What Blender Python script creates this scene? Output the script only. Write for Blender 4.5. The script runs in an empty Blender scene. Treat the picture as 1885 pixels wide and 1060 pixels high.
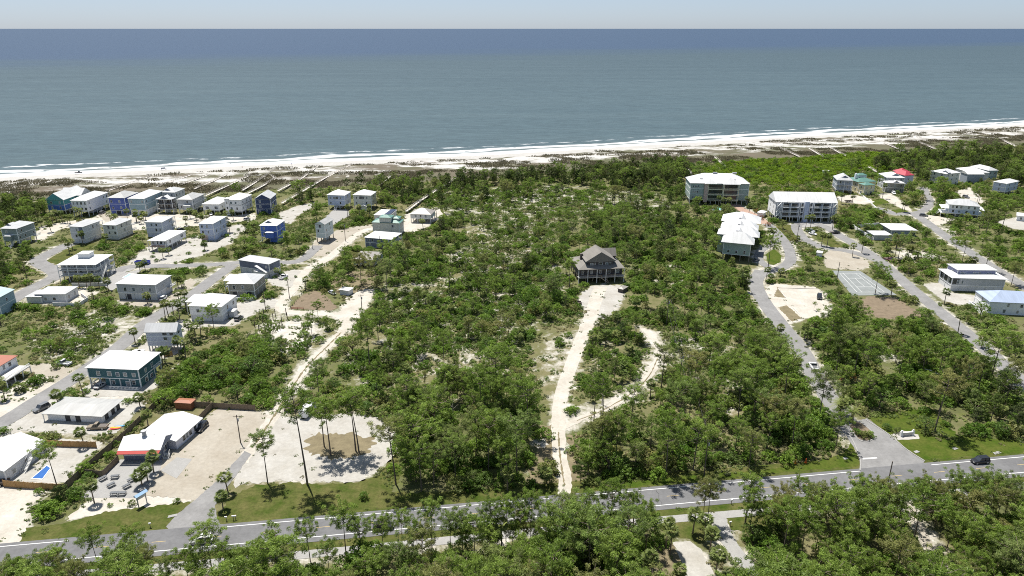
import bpy, bmesh, math, random
import numpy as np
from mathutils import Vector, Matrix
from mathutils.geometry import tessellate_polygon

random.seed(7)
rng = np.random.default_rng(11)
SC = bpy.context.scene
COL = SC.collection
R_ = math.radians

# ------------------------------------------------------------------ camera
CAM_H, FOC, PITCH = 110.0, 1297.0, R_(20.27)
cam_d = bpy.data.cameras.new('camera')
cam_d.sensor_width = 36.0
cam_d.lens = FOC / 1885.0 * 36.0
cam_d.clip_start = 1.0
cam_d.clip_end = 150000.0
cam = bpy.data.objects.new('camera', cam_d)
cam.location = (0, 0, CAM_H)
cam.rotation_euler = (math.pi / 2 - PITCH, 0, 0)
COL.objects.link(cam)
SC.camera = cam

# ------------------------------------------------------------------ sky and sun
SUN_EL, SUN_AZ = R_(68), R_(-33)          # azimuth from +Y, negative to the left
world = bpy.data.worlds.new('World')
SC.world = world
world.use_nodes = True
wn = world.node_tree
wn.nodes.clear()
w_out = wn.nodes.new('ShaderNodeOutputWorld')
w_bg = wn.nodes.new('ShaderNodeBackground')
w_sky = wn.nodes.new('ShaderNodeTexSky')
w_sky.sky_type = 'NISHITA'
w_sky.sun_disc = False
w_sky.sun_elevation = SUN_EL
w_sky.sun_rotation = SUN_AZ
w_sky.altitude = 100.0
w_sky.air_density = .6
w_sky.dust_density = .7
w_sky.ozone_density = 10.0
w_bg.inputs['Strength'].default_value = 0.122
w_gam = wn.nodes.new('ShaderNodeGamma')          # hazy summer sky: evens out zenith and horizon alike
w_gam.inputs['Gamma'].default_value = .5
wn.links.new(w_sky.outputs[0], w_gam.inputs[0])
wn.links.new(w_gam.outputs[0], w_bg.inputs[0])
wn.links.new(w_bg.outputs[0], w_out.inputs[0])

sun_d = bpy.data.lights.new('sun', 'SUN')
sun_d.energy = 3.4
sun_d.angle = R_(0.53)
sun_d.color = (1.0, 0.96, 0.89)
sun = bpy.data.objects.new('sun', sun_d)
_sd = Vector((math.sin(SUN_AZ) * math.cos(SUN_EL), math.cos(SUN_AZ) * math.cos(SUN_EL), math.sin(SUN_EL)))
sun.rotation_euler = _sd.to_track_quat('Z', 'Y').to_euler()
COL.objects.link(sun)

vs = SC.view_settings
vs.view_transform = 'Standard'
vs.look = 'None'
vs.exposure = 1.32
vs.gamma = 1.0
SC.cycles.max_bounces = 7
SC.cycles.diffuse_bounces = 4
SC.cycles.glossy_bounces = 2
SC.cycles.transmission_bounces = 4
SC.cycles.transparent_max_bounces = 4
SC.cycles.filter_width = 1.0
SC.cycles.use_denoising = False
SC.cycles.caustics_reflective = False
SC.cycles.caustics_refractive = False

# ------------------------------------------------------------------ survey: photo pixel -> point of the place
CP, SP = math.cos(PITCH), math.sin(PITCH)


def G(px, py, z=0.0):
    vx, vy = (px - 942.5) / FOC, (530.0 - py) / FOC
    d = Vector((vx, CP + SP * vy, -SP + CP * vy))
    t = (z - CAM_H) / d.z
    return Vector((d.x * t, d.y * t, z))


def proj(p):
    x, y, z = p[0], p[1], p[2] - CAM_H
    f = y * CP - z * SP
    u = y * SP + z * CP
    return 942.5 + FOC * x / f, 530.0 - FOC * u / f


def height_of(px, py, base_y):
    lo, hi = 0.2, 45.0
    for _ in range(40):
        m = (lo + hi) / 2
        g = G(px, py, m)
        if proj((g.x, g.y, 0))[1] > base_y:
            hi = m
        else:
            lo = m
    return (lo + hi) / 2


# ------------------------------------------------------------------ materials
MATS = {}
# colour scale for each family of surfaces, set to balance the exposure
COLOUR_SCALE = {'wall_': 1.0, 'trim_': 1.0, 'roof_': .58, 'track_sand': .57, 'sand': .50, 'asphalt': .56, 'concrete': .50, 'lawn': .44, 'paint': .75, 'court': .62, 'dry_grass': .72, 'brown_dirt': .85, 'boardwalk': .8, 'pile': .8, 'brick': .75}


def _nt(name):
    m = bpy.data.materials.new(name)
    m.use_nodes = True
    nt = m.node_tree
    nt.nodes.clear()
    out = nt.nodes.new('ShaderNodeOutputMaterial')
    return m, nt, out


def mat(name, col=(.5, .5, .5), rough=.7, var=.12, scale=.6, bump=0.0, bscale=6.0, metal=0.0, spec=.4, world_co=False,
        stretch=(1, 1, 1), col2=None, fine=.14):
    """plain surface: base colour with two sizes of blotchy wear, optional fine relief"""
    if name in MATS:
        return MATS[name]
    k_ = next((v for q, v in COLOUR_SCALE.items() if q in name), 1.0)
    col = tuple(c * k_ for c in col)
    col2 = None if col2 is None else tuple(c * k_ for c in col2)
    m, nt, out = _nt(name)
    N = nt.nodes
    b = N.new('ShaderNodeBsdfPrincipled')
    b.inputs['Roughness'].default_value = rough
    b.inputs['Metallic'].default_value = metal
    b.inputs['Specular IOR Level'].default_value = .08 if world_co else spec
    if world_co:
        geo = N.new('ShaderNodeNewGeometry')
        src = geo.outputs['Position']
    else:
        tc = N.new('ShaderNodeTexCoord')
        src = tc.outputs['Object']
    mp = N.new('ShaderNodeMapping')
    mp.inputs['Scale'].default_value = stretch
    nt.links.new(src, mp.inputs[0])
    n1 = N.new('ShaderNodeTexNoise')
    n1.inputs['Scale'].default_value = scale
    n1.inputs['Detail'].default_value = 6
    n1.inputs['Roughness'].default_value = .65
    nt.links.new(mp.outputs[0], n1.inputs['Vector'])
    mr = N.new('ShaderNodeMapRange')
    mr.inputs[1].default_value = .3
    mr.inputs[2].default_value = .7
    nt.links.new(n1.outputs[0], mr.inputs[0])
    mx = N.new('ShaderNodeMix')
    mx.data_type = 'RGBA'
    c = np.array(col)
    a_, b_ = (c * (1 - var), np.minimum(c * (1 + var), .95)) if col2 is None else (c, np.array(col2))
    mx.inputs[6].default_value = (*a_, 1)
    mx.inputs[7].default_value = (*b_, 1)
    nt.links.new(mr.outputs[0], mx.inputs[0])
    cfin = mx.outputs[2]
    if world_co:
        # fine scuffs and streaks over the broad blotches
        nf = N.new('ShaderNodeTexNoise')
        nf.inputs['Scale'].default_value = scale * 7
        nf.inputs['Detail'].default_value = 5
        nf.inputs['Roughness'].default_value = .7
        nt.links.new(mp.outputs[0], nf.inputs['Vector'])
        mf = N.new('ShaderNodeMapRange')
        mf.inputs[1].default_value = .3
        mf.inputs[2].default_value = .7
        mf.inputs[3].default_value = 1 - fine
        mf.inputs[4].default_value = 1 + fine * .6
        nt.links.new(nf.outputs[0], mf.inputs[0])
        vm = N.new('ShaderNodeVectorMath')
        vm.operation = 'SCALE'
        nt.links.new(cfin, vm.inputs[0])
        nt.links.new(mf.outputs[0], vm.inputs['Scale'])
        cfin = vm.outputs[0]
    nt.links.new(cfin, b.inputs['Base Color'])
    if bump:
        n2 = N.new('ShaderNodeTexNoise')
        n2.inputs['Scale'].default_value = bscale
        n2.inputs['Detail'].default_value = 3
        nt.links.new(src, n2.inputs['Vector'])
        bp = N.new('ShaderNodeBump')
        bp.inputs['Strength'].default_value = bump
        bp.inputs['Distance'].default_value = .1
        nt.links.new(n2.outputs[0], bp.inputs['Height'])
        nt.links.new(bp.outputs[0], b.inputs['Normal'])
    nt.links.new(b.outputs[0], out.inputs[0])
    MATS[name] = m
    return m


def leaf_mat(name, ca, cb, trans=.35, cc=None):
    """foliage: a tone for each plant, a tone for each clump, light passing through the leaves"""
    m, nt, out = _nt(name)
    N = nt.nodes
    oi = N.new('ShaderNodeObjectInfo')
    at = N.new('ShaderNodeAttribute')
    at.attribute_name = 'tone'
    cr = N.new('ShaderNodeValToRGB')
    cr.color_ramp.elements[0].color = (*ca, 1)
    cr.color_ramp.elements[1].color = (*cb, 1)
    if cc is not None:
        e = cr.color_ramp.elements.new(.62)
        e.color = (*cb, 1)
        e = cr.color_ramp.elements.new(.80)
        e.color = (ca[0] * 1.22, ca[1] * 1.1, ca[2] * 1.9, 1)
        cr.color_ramp.elements[-1].color = (*cc, 1)
    nt.links.new(oi.outputs['Random'], cr.inputs[0])
    mul = N.new('ShaderNodeMix')
    mul.data_type = 'RGBA'
    mul.blend_type = 'MULTIPLY'
    mul.inputs[0].default_value = 1.0
    nt.links.new(cr.outputs[0], mul.inputs[6])
    nt.links.new(at.outputs['Fac'], mul.inputs[7])
    d = N.new('ShaderNodeBsdfDiffuse')
    t = N.new('ShaderNodeBsdfTranslucent')
    g = N.new('ShaderNodeBsdfGlossy')
    g.inputs['Roughness'].default_value = .45
    g.inputs['Color'].default_value = (.8, .85, .8, 1)
    mix = N.new('ShaderNodeMixShader')
    mix.inputs[0].default_value = trans
    mix2 = N.new('ShaderNodeMixShader')
    mix2.inputs[0].default_value = .010
    nt.links.new(mul.outputs[2], d.inputs['Color'])
    nt.links.new(mul.outputs[2], t.inputs['Color'])
    nt.links.new(d.outputs[0], mix.inputs[1])
    nt.links.new(t.outputs[0], mix.inputs[2])
    nt.links.new(mix.outputs[0], mix2.inputs[1])
    nt.links.new(g.outputs[0], mix2.inputs[2])
    nt.links.new(mix2.outputs[0], out.inputs[0])
    MATS[name] = m
    return m


# ------------------------------------------------------------------ mesh helpers
class MB:
    """collects boxes, bars, tubes and sheets; build() links them as ONE mesh object"""

    def __init__(self):
        self.v, self.f = [], []

    def add(self, vs_, fs):
        o = len(self.v)
        self.v += [tuple(p) for p in vs_]
        self.f += [tuple(i + o for i in f) for f in fs]
        return self

    def box(self, x0, x1, y0, y1, z0, z1):
        return self.add([(x0, y0, z0), (x1, y0, z0), (x1, y1, z0), (x0, y1, z0),
                         (x0, y0, z1), (x1, y0, z1), (x1, y1, z1), (x0, y1, z1)],
                        [(3, 2, 1, 0), (4, 5, 6, 7), (0, 1, 5, 4), (1, 2, 6, 5), (2, 3, 7, 6), (3, 0, 4, 7)])

    def bar(self, a, b, w, h=None):
        """square bar between two points"""
        a, b = Vector(a), Vector(b)
        h = h or w
        d = (b - a)
        if d.length < 1e-6:
            return self
        d.normalize()
        s = d.cross(Vector((0, 0, 1)))
        if s.length < 1e-3:
            s = Vector((1, 0, 0))
        s.normalize()
        u = s.cross(d)
        s, u = s * w / 2, u * h / 2
        return self.add([a - s - u, a + s - u, a + s + u, a - s + u, b - s - u, b + s - u, b + s + u, b - s + u],
                        [(0, 1, 2, 3), (7, 6, 5, 4), (0, 4, 5, 1), (1, 5, 6, 2), (2, 6, 7, 3), (3, 7, 4, 0)])

    def tube(self, pts, rad, n=7):
        o = len(self.v)
        pts = [Vector(p) for p in pts]
        for i, p in enumerate(pts):
            d = (pts[min(i + 1, len(pts) - 1)] - pts[max(i - 1, 0)]).normalized()
            s = d.cross(Vector((.13, .97, .2))).normalized()
            u = s.cross(d)
            for k in range(n):
                a = 2 * math.pi * k / n
                self.v.append(tuple(p + (s * math.cos(a) + u * math.sin(a)) * rad[i]))
        for i in range(len(pts) - 1):
            for k in range(n):
                a, b = o + i * n + k, o + i * n + (k + 1) % n
                self.f.append((a, b, b + n, a + n))
        self.f.append(tuple(o + (len(pts) - 1) * n + k for k in range(n)))
        return self

    def cyl(self, x, y, z0, z1, r, n=10, r1=None):
        return self.tube([(x, y, z0), (x, y, z1)], [r, r if r1 is None else r1], n)

    def mesh(self, name, m=None):
        me = bpy.data.meshes.new(name)
        me.from_pydata(self.v, [], self.f)
        me.update()
        if m is not None:
            me.materials.append(MATS[m] if isinstance(m, str) else m)
        return me

    def build(self, name, m, parent=None, loc=(0, 0, 0), rz=0.0):
        return put(name, self.mesh(name, m), parent, loc, rz)


def put(name, me, parent=None, loc=(0, 0, 0), rz=0.0, scale=None):
    o = bpy.data.objects.new(name, me)
    o.location = loc
    o.rotation_euler = (0, 0, rz)
    if scale is not None:
        o.scale = scale
    if parent is not None:
        o.parent = parent
    COL.objects.link(o)
    return o


def tag(o, label=None, cat=None, group=None, kind=None):
    if label and len(label.split()) > 16:
        print('LONG', label)
    for k, v in (('label', label), ('category', cat), ('group', group), ('kind', kind)):
        if v is not None:
            o[k] = v
    return o


def empty(name, loc, rz=0.0):
    o = bpy.data.objects.new(name, None)
    o.empty_display_size = .5
    o.location = loc
    o.rotation_euler = (0, 0, rz)
    COL.objects.link(o)
    return o


def smooth_line(pts, n=8):
    """Catmull-Rom through 2-D points"""
    p = [np.array(q, float) for q in pts]
    if len(p) < 3:
        return [p[0] + (p[-1] - p[0]) * t for t in np.linspace(0, 1, n * 2)]
    p = [2 * p[0] - p[1]] + p + [2 * p[-1] - p[-2]]
    out = []
    for i in range(1, len(p) - 2):
        for t in np.linspace(0, 1, n, endpoint=False):
            a, b, c, d = p[i - 1], p[i], p[i + 1], p[i + 2]
            out.append(.5 * ((2 * b) + (-a + c) * t + (2 * a - 5 * b + 4 * c - d) * t * t + (-a + 3 * b - 3 * c + d) * t ** 3))
    out.append(p[-2])
    return out


def px_line(pts, n=8):
    return smooth_line([G(*p)[:2] for p in pts], n)


VISIBLE = []               # outlines of ground and buildings that no scattered plant may hide
ROADS, CLEAR = [], []      # (polyline, half width) and polygons that plants keep off
SANDY = []                 # polygons where the ground itself is bare pale sand (polygon, strength)


_zc = [0]
SAND_POLYS, SAND_LINES, YARDS, PAVED = [], [], [], []


def layer(z):
    _zc[0] += 1
    return z + (_zc[0] % 9) * .0005


def wob(x, y, s=1.0):
    return (math.sin(x * 1.7 * s + y * .9 * s) + math.sin(y * 2.3 * s - x * .6 * s + 1.3) + math.sin((x + y) * 3.9 * s + 4)) / 3


def ribbon(name, line, width, z, m, jitter=0.0, keep=True, kind='structure', w_end=None, parent=None, clear_view=True):
    """a road or track along a world polyline"""
    pts = [np.array(p[:2], float) for p in line]
    vsx, fs = [], []
    z = layer(z)
    if 'sand' in m:
        SAND_LINES.append((np.array(pts), width / 2))
    for i, p in enumerate(pts):
        d = pts[min(i + 1, len(pts) - 1)] - pts[max(i - 1, 0)]
        d = d / (np.linalg.norm(d) + 1e-9)
        nrm = np.array([-d[1], d[0]])
        w = width if w_end is None else width + (w_end - width) * i / (len(pts) - 1)
        a = w / 2 + jitter * wob(p[0], p[1])
        b = w / 2 + jitter * wob(p[0] + 31, p[1] - 17)
        vsx += [(*(p + nrm * a), z), (*(p + nrm * a * .33), z), (*(p - nrm * b * .33), z), (*(p - nrm * b), z)]
        if i:
            o = 4 * (i - 1)
            fs += [(o + k + 1, o + k, o + 4 + k, o + 5 + k) for k in range(3)]
    mb = MB().add(vsx, fs)
    o = mb.build(name, m, parent)
    if parent is None:
        tag(o, kind=kind)
    if keep:
        ROADS.append((np.array(pts), width / 2))
        for i in range(len(pts) - 1 if clear_view else 0):
            VISIBLE.append([vsx[4 * i], vsx[4 * i + 3], vsx[4 * i + 7], vsx[4 * i + 4]])
    return o


def sheet(name, poly, z, m, jitter=0.0, keep=True, step=.8, kind='structure', world=False):
    """a flat patch of ground with an uneven edge"""
    P = [np.array(p if world else G(*p)[:2], float)[:2] for p in poly]
    out = []
    z = layer(z)
    if name in ('road_apron', 'patio', 'driveway', 'tennis_court', 'pavement_island'):
        PAVED.append(np.array(P))
    if name == 'sand_yard':
        YARDS.append(np.array(P))
    if 'sand' in m:
        SAND_POLYS.append(np.array(P))
    for i in range(len(P)):
        a, b = P[i], P[(i + 1) % len(P)]
        n = max(1, int(np.linalg.norm(b - a) / step)) if jitter else 1
        d = (b - a) / (np.linalg.norm(b - a) + 1e-9)
        nr = np.array([-d[1], d[0]])
        for k in range(n):
            q = a + (b - a) * k / n
            out.append(q + nr * jitter * (wob(q[0] * .8, q[1] * .8) + .8 * wob(q[0] * 3.1 + 7, q[1] * 3.1) + random.uniform(-.45, .45)) * (1.0 if k else .3))
    tris = tessellate_polygon([[Vector((q[0], q[1], 0)) for q in out]])
    vsx = [(q[0], q[1], z) for q in out]
    fs = []
    for t in tris:
        a, b, c = (out[i] for i in t)
        cr = (b[0] - a[0]) * (c[1] - a[1]) - (b[1] - a[1]) * (c[0] - a[0])
        fs.append(tuple(t) if cr > 0 else tuple(reversed(t)))
    o = MB().add(vsx, fs).build(name, m)
    tag(o, kind=kind)
    if keep:
        CLEAR.append(np.array(P))
        VISIBLE.append([(q[0], q[1], 0) for q in P])
    return o


def in_poly(X, Y, poly):
    inside = np.zeros(np.shape(X), bool)
    P = np.asarray(poly)
    n = len(P)
    j = n - 1
    for i in range(n):
        xi, yi, xj, yj = P[i][0], P[i][1], P[j][0], P[j][1]
        if yi != yj:
            c = ((yi > Y) != (yj > Y)) & (X < (xj - xi) * (Y - yi) / (yj - yi) + xi)
            inside ^= c
        j = i
    return inside


def line_dist(X, Y, pts):
    best = np.full(np.shape(X), 1e9)
    for a, b in zip(pts[:-1], pts[1:]):
        dx, dy = b[0] - a[0], b[1] - a[1]
        L = dx * dx + dy * dy + 1e-9
        t = np.clip(((X - a[0]) * dx + (Y - a[1]) * dy) / L, 0, 1)
        best = np.minimum(best, np.hypot(X - a[0] - t * dx, Y - a[1] - t * dy))
    return best


def vnoise(X, Y, s, seed=0):
    """smooth value noise 0..1 on numpy arrays"""
    x, y = np.asarray(X) / s + 1000.0, np.asarray(Y) / s + 1000.0
    xi, yi = np.floor(x).astype(int), np.floor(y).astype(int)
    fx, fy = x - xi, y - yi
    fx, fy = fx * fx * (3 - 2 * fx), fy * fy * (3 - 2 * fy)

    def h(a, b):
        n = (a * 374761393 + b * 668265263 + seed * 1442695) & 0x7fffffff
        n = ((n ^ (n >> 13)) * 1274126177) & 0x7fffffff
        return ((n ^ (n >> 16)) & 0xffff) / 65535.0
    return (h(xi, yi) * (1 - fx) + h(xi + 1, yi) * fx) * (1 - fy) + (h(xi, yi + 1) * (1 - fx) + h(xi + 1, yi + 1) * fx) * fy

# ================================================================== SETTING
mat('asphalt', (.235, .235, .24), .85, .16, .14, .25, 9, world_co=True)
mat('asphalt_light', (.34, .335, .33), .85, .17, .16, .25, 9, world_co=True)
mat('asphalt_tar', (.09, .09, .09), .9, .1, .5, world_co=True)
mat('concrete', (.52, .51, .49), .8, .08, .4, .1, 8, world_co=True)
mat('brick_paving', (.42, .29, .23), .85, .15, .8, .1, 8, world_co=True)
mat('white_sand', (.56, .525, .46), .95, .10, .13, .5, 2.5, world_co=True, col2=(.73, .71, .66))
mat('beach_sand', (.70, .68, .64), .95, .07, .05, .2, 1.5, world_co=True)
mat('tan_sand', (.52, .46, .37), .95, .12, .12, .4, 3, world_co=True, col2=(.65, .60, .51))
mat('track_sand', (.58, .53, .45), .95, .13, .16, .5, 2.5, world_co=True, col2=(.76, .72, .64))
mat('brown_dirt', (.19, .15, .105), .95, .2, .5, .3, 4, world_co=True)
mat('dry_grass', (.22, .185, .115), .95, .25, .4, .4, 5, world_co=True)
mat('lawn', (.070, .130, .012), .95, .0, .20, .7, 6, world_co=True, col2=(.25, .23, .085), fine=.32)
mat('lawn_bright', (.075, .15, .010), .95, .0, .20, .7, 6, world_co=True, col2=(.19, .21, .045), fine=.3)
mat('road_paint', (.78, .78, .76), .6, .08, .8, world_co=True)
mat('yellow_paint', (.64, .48, .20), .6, .1, .8, world_co=True)
mat('court_green', (.27, .285, .28), .8, .10, .3, world_co=True)
mat('court_edge', (.31, .33, .325), .8, .12, .3, world_co=True)

# ---- shoreline
_sh = np.array([G(*p)[:2] for p in [(0, 325), (300, 310.5), (600, 296.5), (942, 281.5), (1200, 265), (1500, 248), (1885, 228)]])
_x = np.concatenate([[-9000], _sh[:, 0], [9000]])
_y = np.concatenate([[_sh[0, 1] - .30 * (9000 + _sh[0, 0])], _sh[:, 1], [_sh[-1, 1] + .32 * (9000 - _sh[-1, 0])]])
SHC = math.cos(math.atan(.325))


def shore_s(X, Y):
    """metres inland from the waterline"""
    return (np.interp(X, _x, _y) - Y) * SHC


# ---- sea
SEA_Z = -.6


def make_sea():
    ks = np.concatenate([[-30, -20, -14, -10, -6, -3], np.arange(0, 60, 3), np.arange(60, 400, 20), np.geomspace(400, 90000, 40)])
    xs = np.concatenate([np.linspace(-2600, -700, 12), np.arange(-680, 1000, 8.0), np.linspace(1020, 3000, 12)])
    K, X = np.meshgrid(ks, xs, indexing='ij')
    XX = X * (1 + np.maximum(K - 100, 0) / 900)
    YY = np.interp(X, _x, _y) + K
    V = np.stack([XX, YY, np.full_like(XX, SEA_Z)], -1).reshape(-1, 3)
    n, m_ = K.shape
    idx = np.arange(n * m_).reshape(n, m_)
    F = np.stack([idx[:-1, :-1], idx[:-1, 1:], idx[1:, 1:], idx[1:, :-1]], -1).reshape(-1, 4)
    me = bpy.data.meshes.new('sea')
    me.from_pydata(V.tolist(), [], F.tolist())
    a = me.attributes.new('offshore', 'FLOAT', 'POINT')
    a.data.foreach_set('value', (K * SHC).astype(np.float32).ravel())
    m, nt, out = _nt('sea_water')
    N, Lk = nt.nodes, nt.links
    geo = N.new('ShaderNodeNewGeometry')
    at = N.new('ShaderNodeAttribute')
    at.attribute_name = 'offshore'
    S = at.outputs['Fac']

    def math_(op, a, b=None, c=None):
        n_ = N.new('ShaderNodeMath')
        n_.operation = op
        for i, q in enumerate((a, b, c)):
            if q is None:
                continue
            if isinstance(q, (int, float)):
                n_.inputs[i].default_value = q
            else:
                Lk.new(q, n_.inputs[i])
        return n_.outputs[0]

    def noise_(scale, vec, det=4, ro=.55):
        n_ = N.new('ShaderNodeTexNoise')
        n_.inputs['Scale'].default_value = scale
        n_.inputs['Detail'].default_value = det
        n_.inputs['Roughness'].default_value = ro
        Lk.new(vec, n_.inputs['Vector'])
        return n_.outputs[0]

    def mapped(sc, rot=R_(-17)):
        mp = N.new('ShaderNodeMapping')
        mp.inputs['Rotation'].default_value = (0, 0, rot)
        mp.inputs['Scale'].default_value = sc
        Lk.new(geo.outputs['Position'], mp.inputs[0])
        return mp.outputs[0]

    def sstep(val, a, b):
        mr = N.new('ShaderNodeMapRange')
        mr.interpolation_type = 'SMOOTHSTEP'
        mr.inputs[1].default_value = a
        mr.inputs[2].default_value = b
        Lk.new(val, mr.inputs[0])
        return mr.outputs[0]

    def cmix(f, a, b):
        mx = N.new('ShaderNodeMix')
        mx.data_type = 'RGBA'
        Lk.new(f, mx.inputs[0])
        for k, q in ((6, a), (7, b)):
            if isinstance(q, tuple):
                mx.inputs[k].default_value = (*q, 1)
            else:
                Lk.new(q, mx.inputs[k])
        return mx.outputs[2]
    along = mapped((.12, 1, 1))
    big = noise_(.0016, mapped((.35, 1, 1), R_(-12)), 4)
    # depth colours: sandy shallows, grey green shelf, blue deep water
    c1 = cmix(sstep(S, 0, 45), (0.108, 0.124, 0.102), (0.0476, 0.0739, 0.0815))
    c2 = cmix(sstep(S, 120, 1500), c1, (0.0387, 0.0607, 0.0680))
    mott = noise_(.02, along, 5, .6)
    c2 = cmix(sstep(mott, .3, .75), c2, cmix(sstep(S, 0, 3000), (0.0565, 0.0840, 0.0906), (0.0427, 0.0648, 0.0726)))
    sx = N.new('ShaderNodeSeparateXYZ')
    Lk.new(geo.outputs['Position'], sx.inputs[0])
    far_ = math_('MULTIPLY_ADD', sx.outputs[0], -.55, sx.outputs[1])
    deep_edge = math_('ADD', far_, math_('MULTIPLY', math_('SUBTRACT', big, .5), 1500.0))
    c3 = cmix(sstep(deep_edge, 2500, 4300), c2, (.030, .052, .088))
    # surf: a white swash line, then broken breakers farther out
    f1 = noise_(.16, mapped((.30, 1, 1)), 6, .68)
    f2 = noise_(.030, mapped((.5, 1, 1)), 3)
    f3 = noise_(.021, mapped((.6, 1, 1), R_(-14)), 3)
    d1 = math_('MULTIPLY_ADD', math_('SUBTRACT', f2, .5), 26.0, S)
    d2 = math_('MULTIPLY_ADD', math_('SUBTRACT', f3, .5), 44.0, S)
    foam = math_('MULTIPLY', sstep(d1, 17, 8), sstep(f1, .28, .44))
    l2 = math_('MULTIPLY', sstep(math_('ABSOLUTE', math_('SUBTRACT', d2, 25.0)), 8.0, 1.5), sstep(f1, .36, .48))
    l3 = math_('MULTIPLY', sstep(math_('ABSOLUTE', math_('SUBTRACT', d1, 47.0)), 5.0, 1.0), math_('MULTIPLY', sstep(f1, .50, .60), .8))
    foam = math_('MAXIMUM', foam, math_('MAXIMUM', l2, l3))
    # scattered whitecaps
    caps = noise_(.03, mapped((.3, 1, 1)), 5, .75)
    foam = math_('MAXIMUM', foam, math_('MULTIPLY', sstep(caps, .735, .76), math_('MULTIPLY', sstep(S, 30, 60), sstep(S, 1500, 500))))
    rip = noise_(.16, mapped((.22, 1, 1), R_(-10)), 5, .7)
    rip2 = noise_(.45, mapped((.35, 1, 1), R_(-20)), 3, .6)
    sh_ = math_('MULTIPLY_ADD', sstep(math_('MULTIPLY_ADD', rip2, .45, rip), .50, .95), .42, .80)  # light and dark of the small waves painted into the water colour
    vm = N.new('ShaderNodeVectorMath')
    vm.operation = 'SCALE'
    Lk.new(c3, vm.inputs[0])
    Lk.new(sh_, vm.inputs['Scale'])
    col = cmix(foam, vm.outputs[0], (.66, .67, .67))
    b = N.new('ShaderNodeBsdfPrincipled')
    b.inputs['IOR'].default_value = 1.33
    b.inputs['Specular IOR Level'].default_value = .20
    b.inputs['Roughness'].default_value = .42
    Lk.new(col, b.inputs['Base Color'])
    # swell and chop
    h = math_('ADD', math_('MULTIPLY', noise_(.10, mapped((.30, 1, 1)), 4), 1.4), math_('MULTIPLY', noise_(.5, mapped((.5, 1, 1)), 3), .35))
    bp = N.new('ShaderNodeBump')
    bp.inputs['Strength'].default_value = .55
    bp.inputs['Distance'].default_value = 1.0
    Lk.new(h, bp.inputs['Height'])
    Lk.new(bp.outputs[0], b.inputs['Normal'])
    Lk.new(b.outputs[0], out.inputs[0])
    me.materials.append(m)
    tag(put('sea', me), kind='structure')


make_sea()


def strip_mesh(name, s_list, x_list, zfun, m):
    S, X = np.meshgrid(np.array(s_list, float), np.array(x_list, float), indexing='ij')
    Y = np.interp(X, _x, _y) - S / SHC
    Z = zfun(X, Y, S)
    V = np.stack([X, Y, Z], -1).reshape(-1, 3)
    n, k = S.shape
    idx = np.arange(n * k).reshape(n, k)
    F = np.stack([idx[1:, :-1], idx[1:, 1:], idx[:-1, 1:], idx[:-1, :-1]], -1).reshape(-1, 4)
    me = bpy.data.meshes.new(name)
    me.from_pydata(V.tolist(), [], F.tolist())
    me.materials.append(m)
    for p in me.polygons:
        p.use_smooth = True
    o = put(name, me)
    tag(o, kind='structure')
    return o


BEACH_IN = 24.0
strip_mesh('beach', [-16, -8, -3, 0, 4, 9, 15, 21, 26, 30], np.concatenate([[-4000, -1500], np.arange(-560, 860, 10.0), [1800, 4000]]),
           lambda X, Y, S: np.interp(S, [-16, 0, 9, 30], [-1.6, -.62, -.1, .25]), MATS['beach_sand'])


def dune_edge(X):
    """inner edge of the dunes, metres inland: wide on the left, with a wavering line"""
    return np.interp(X, [-500, -380, -120, -20, 150, 530, 900], [102, 100, 110, 108, 110, 122, 122])


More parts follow.
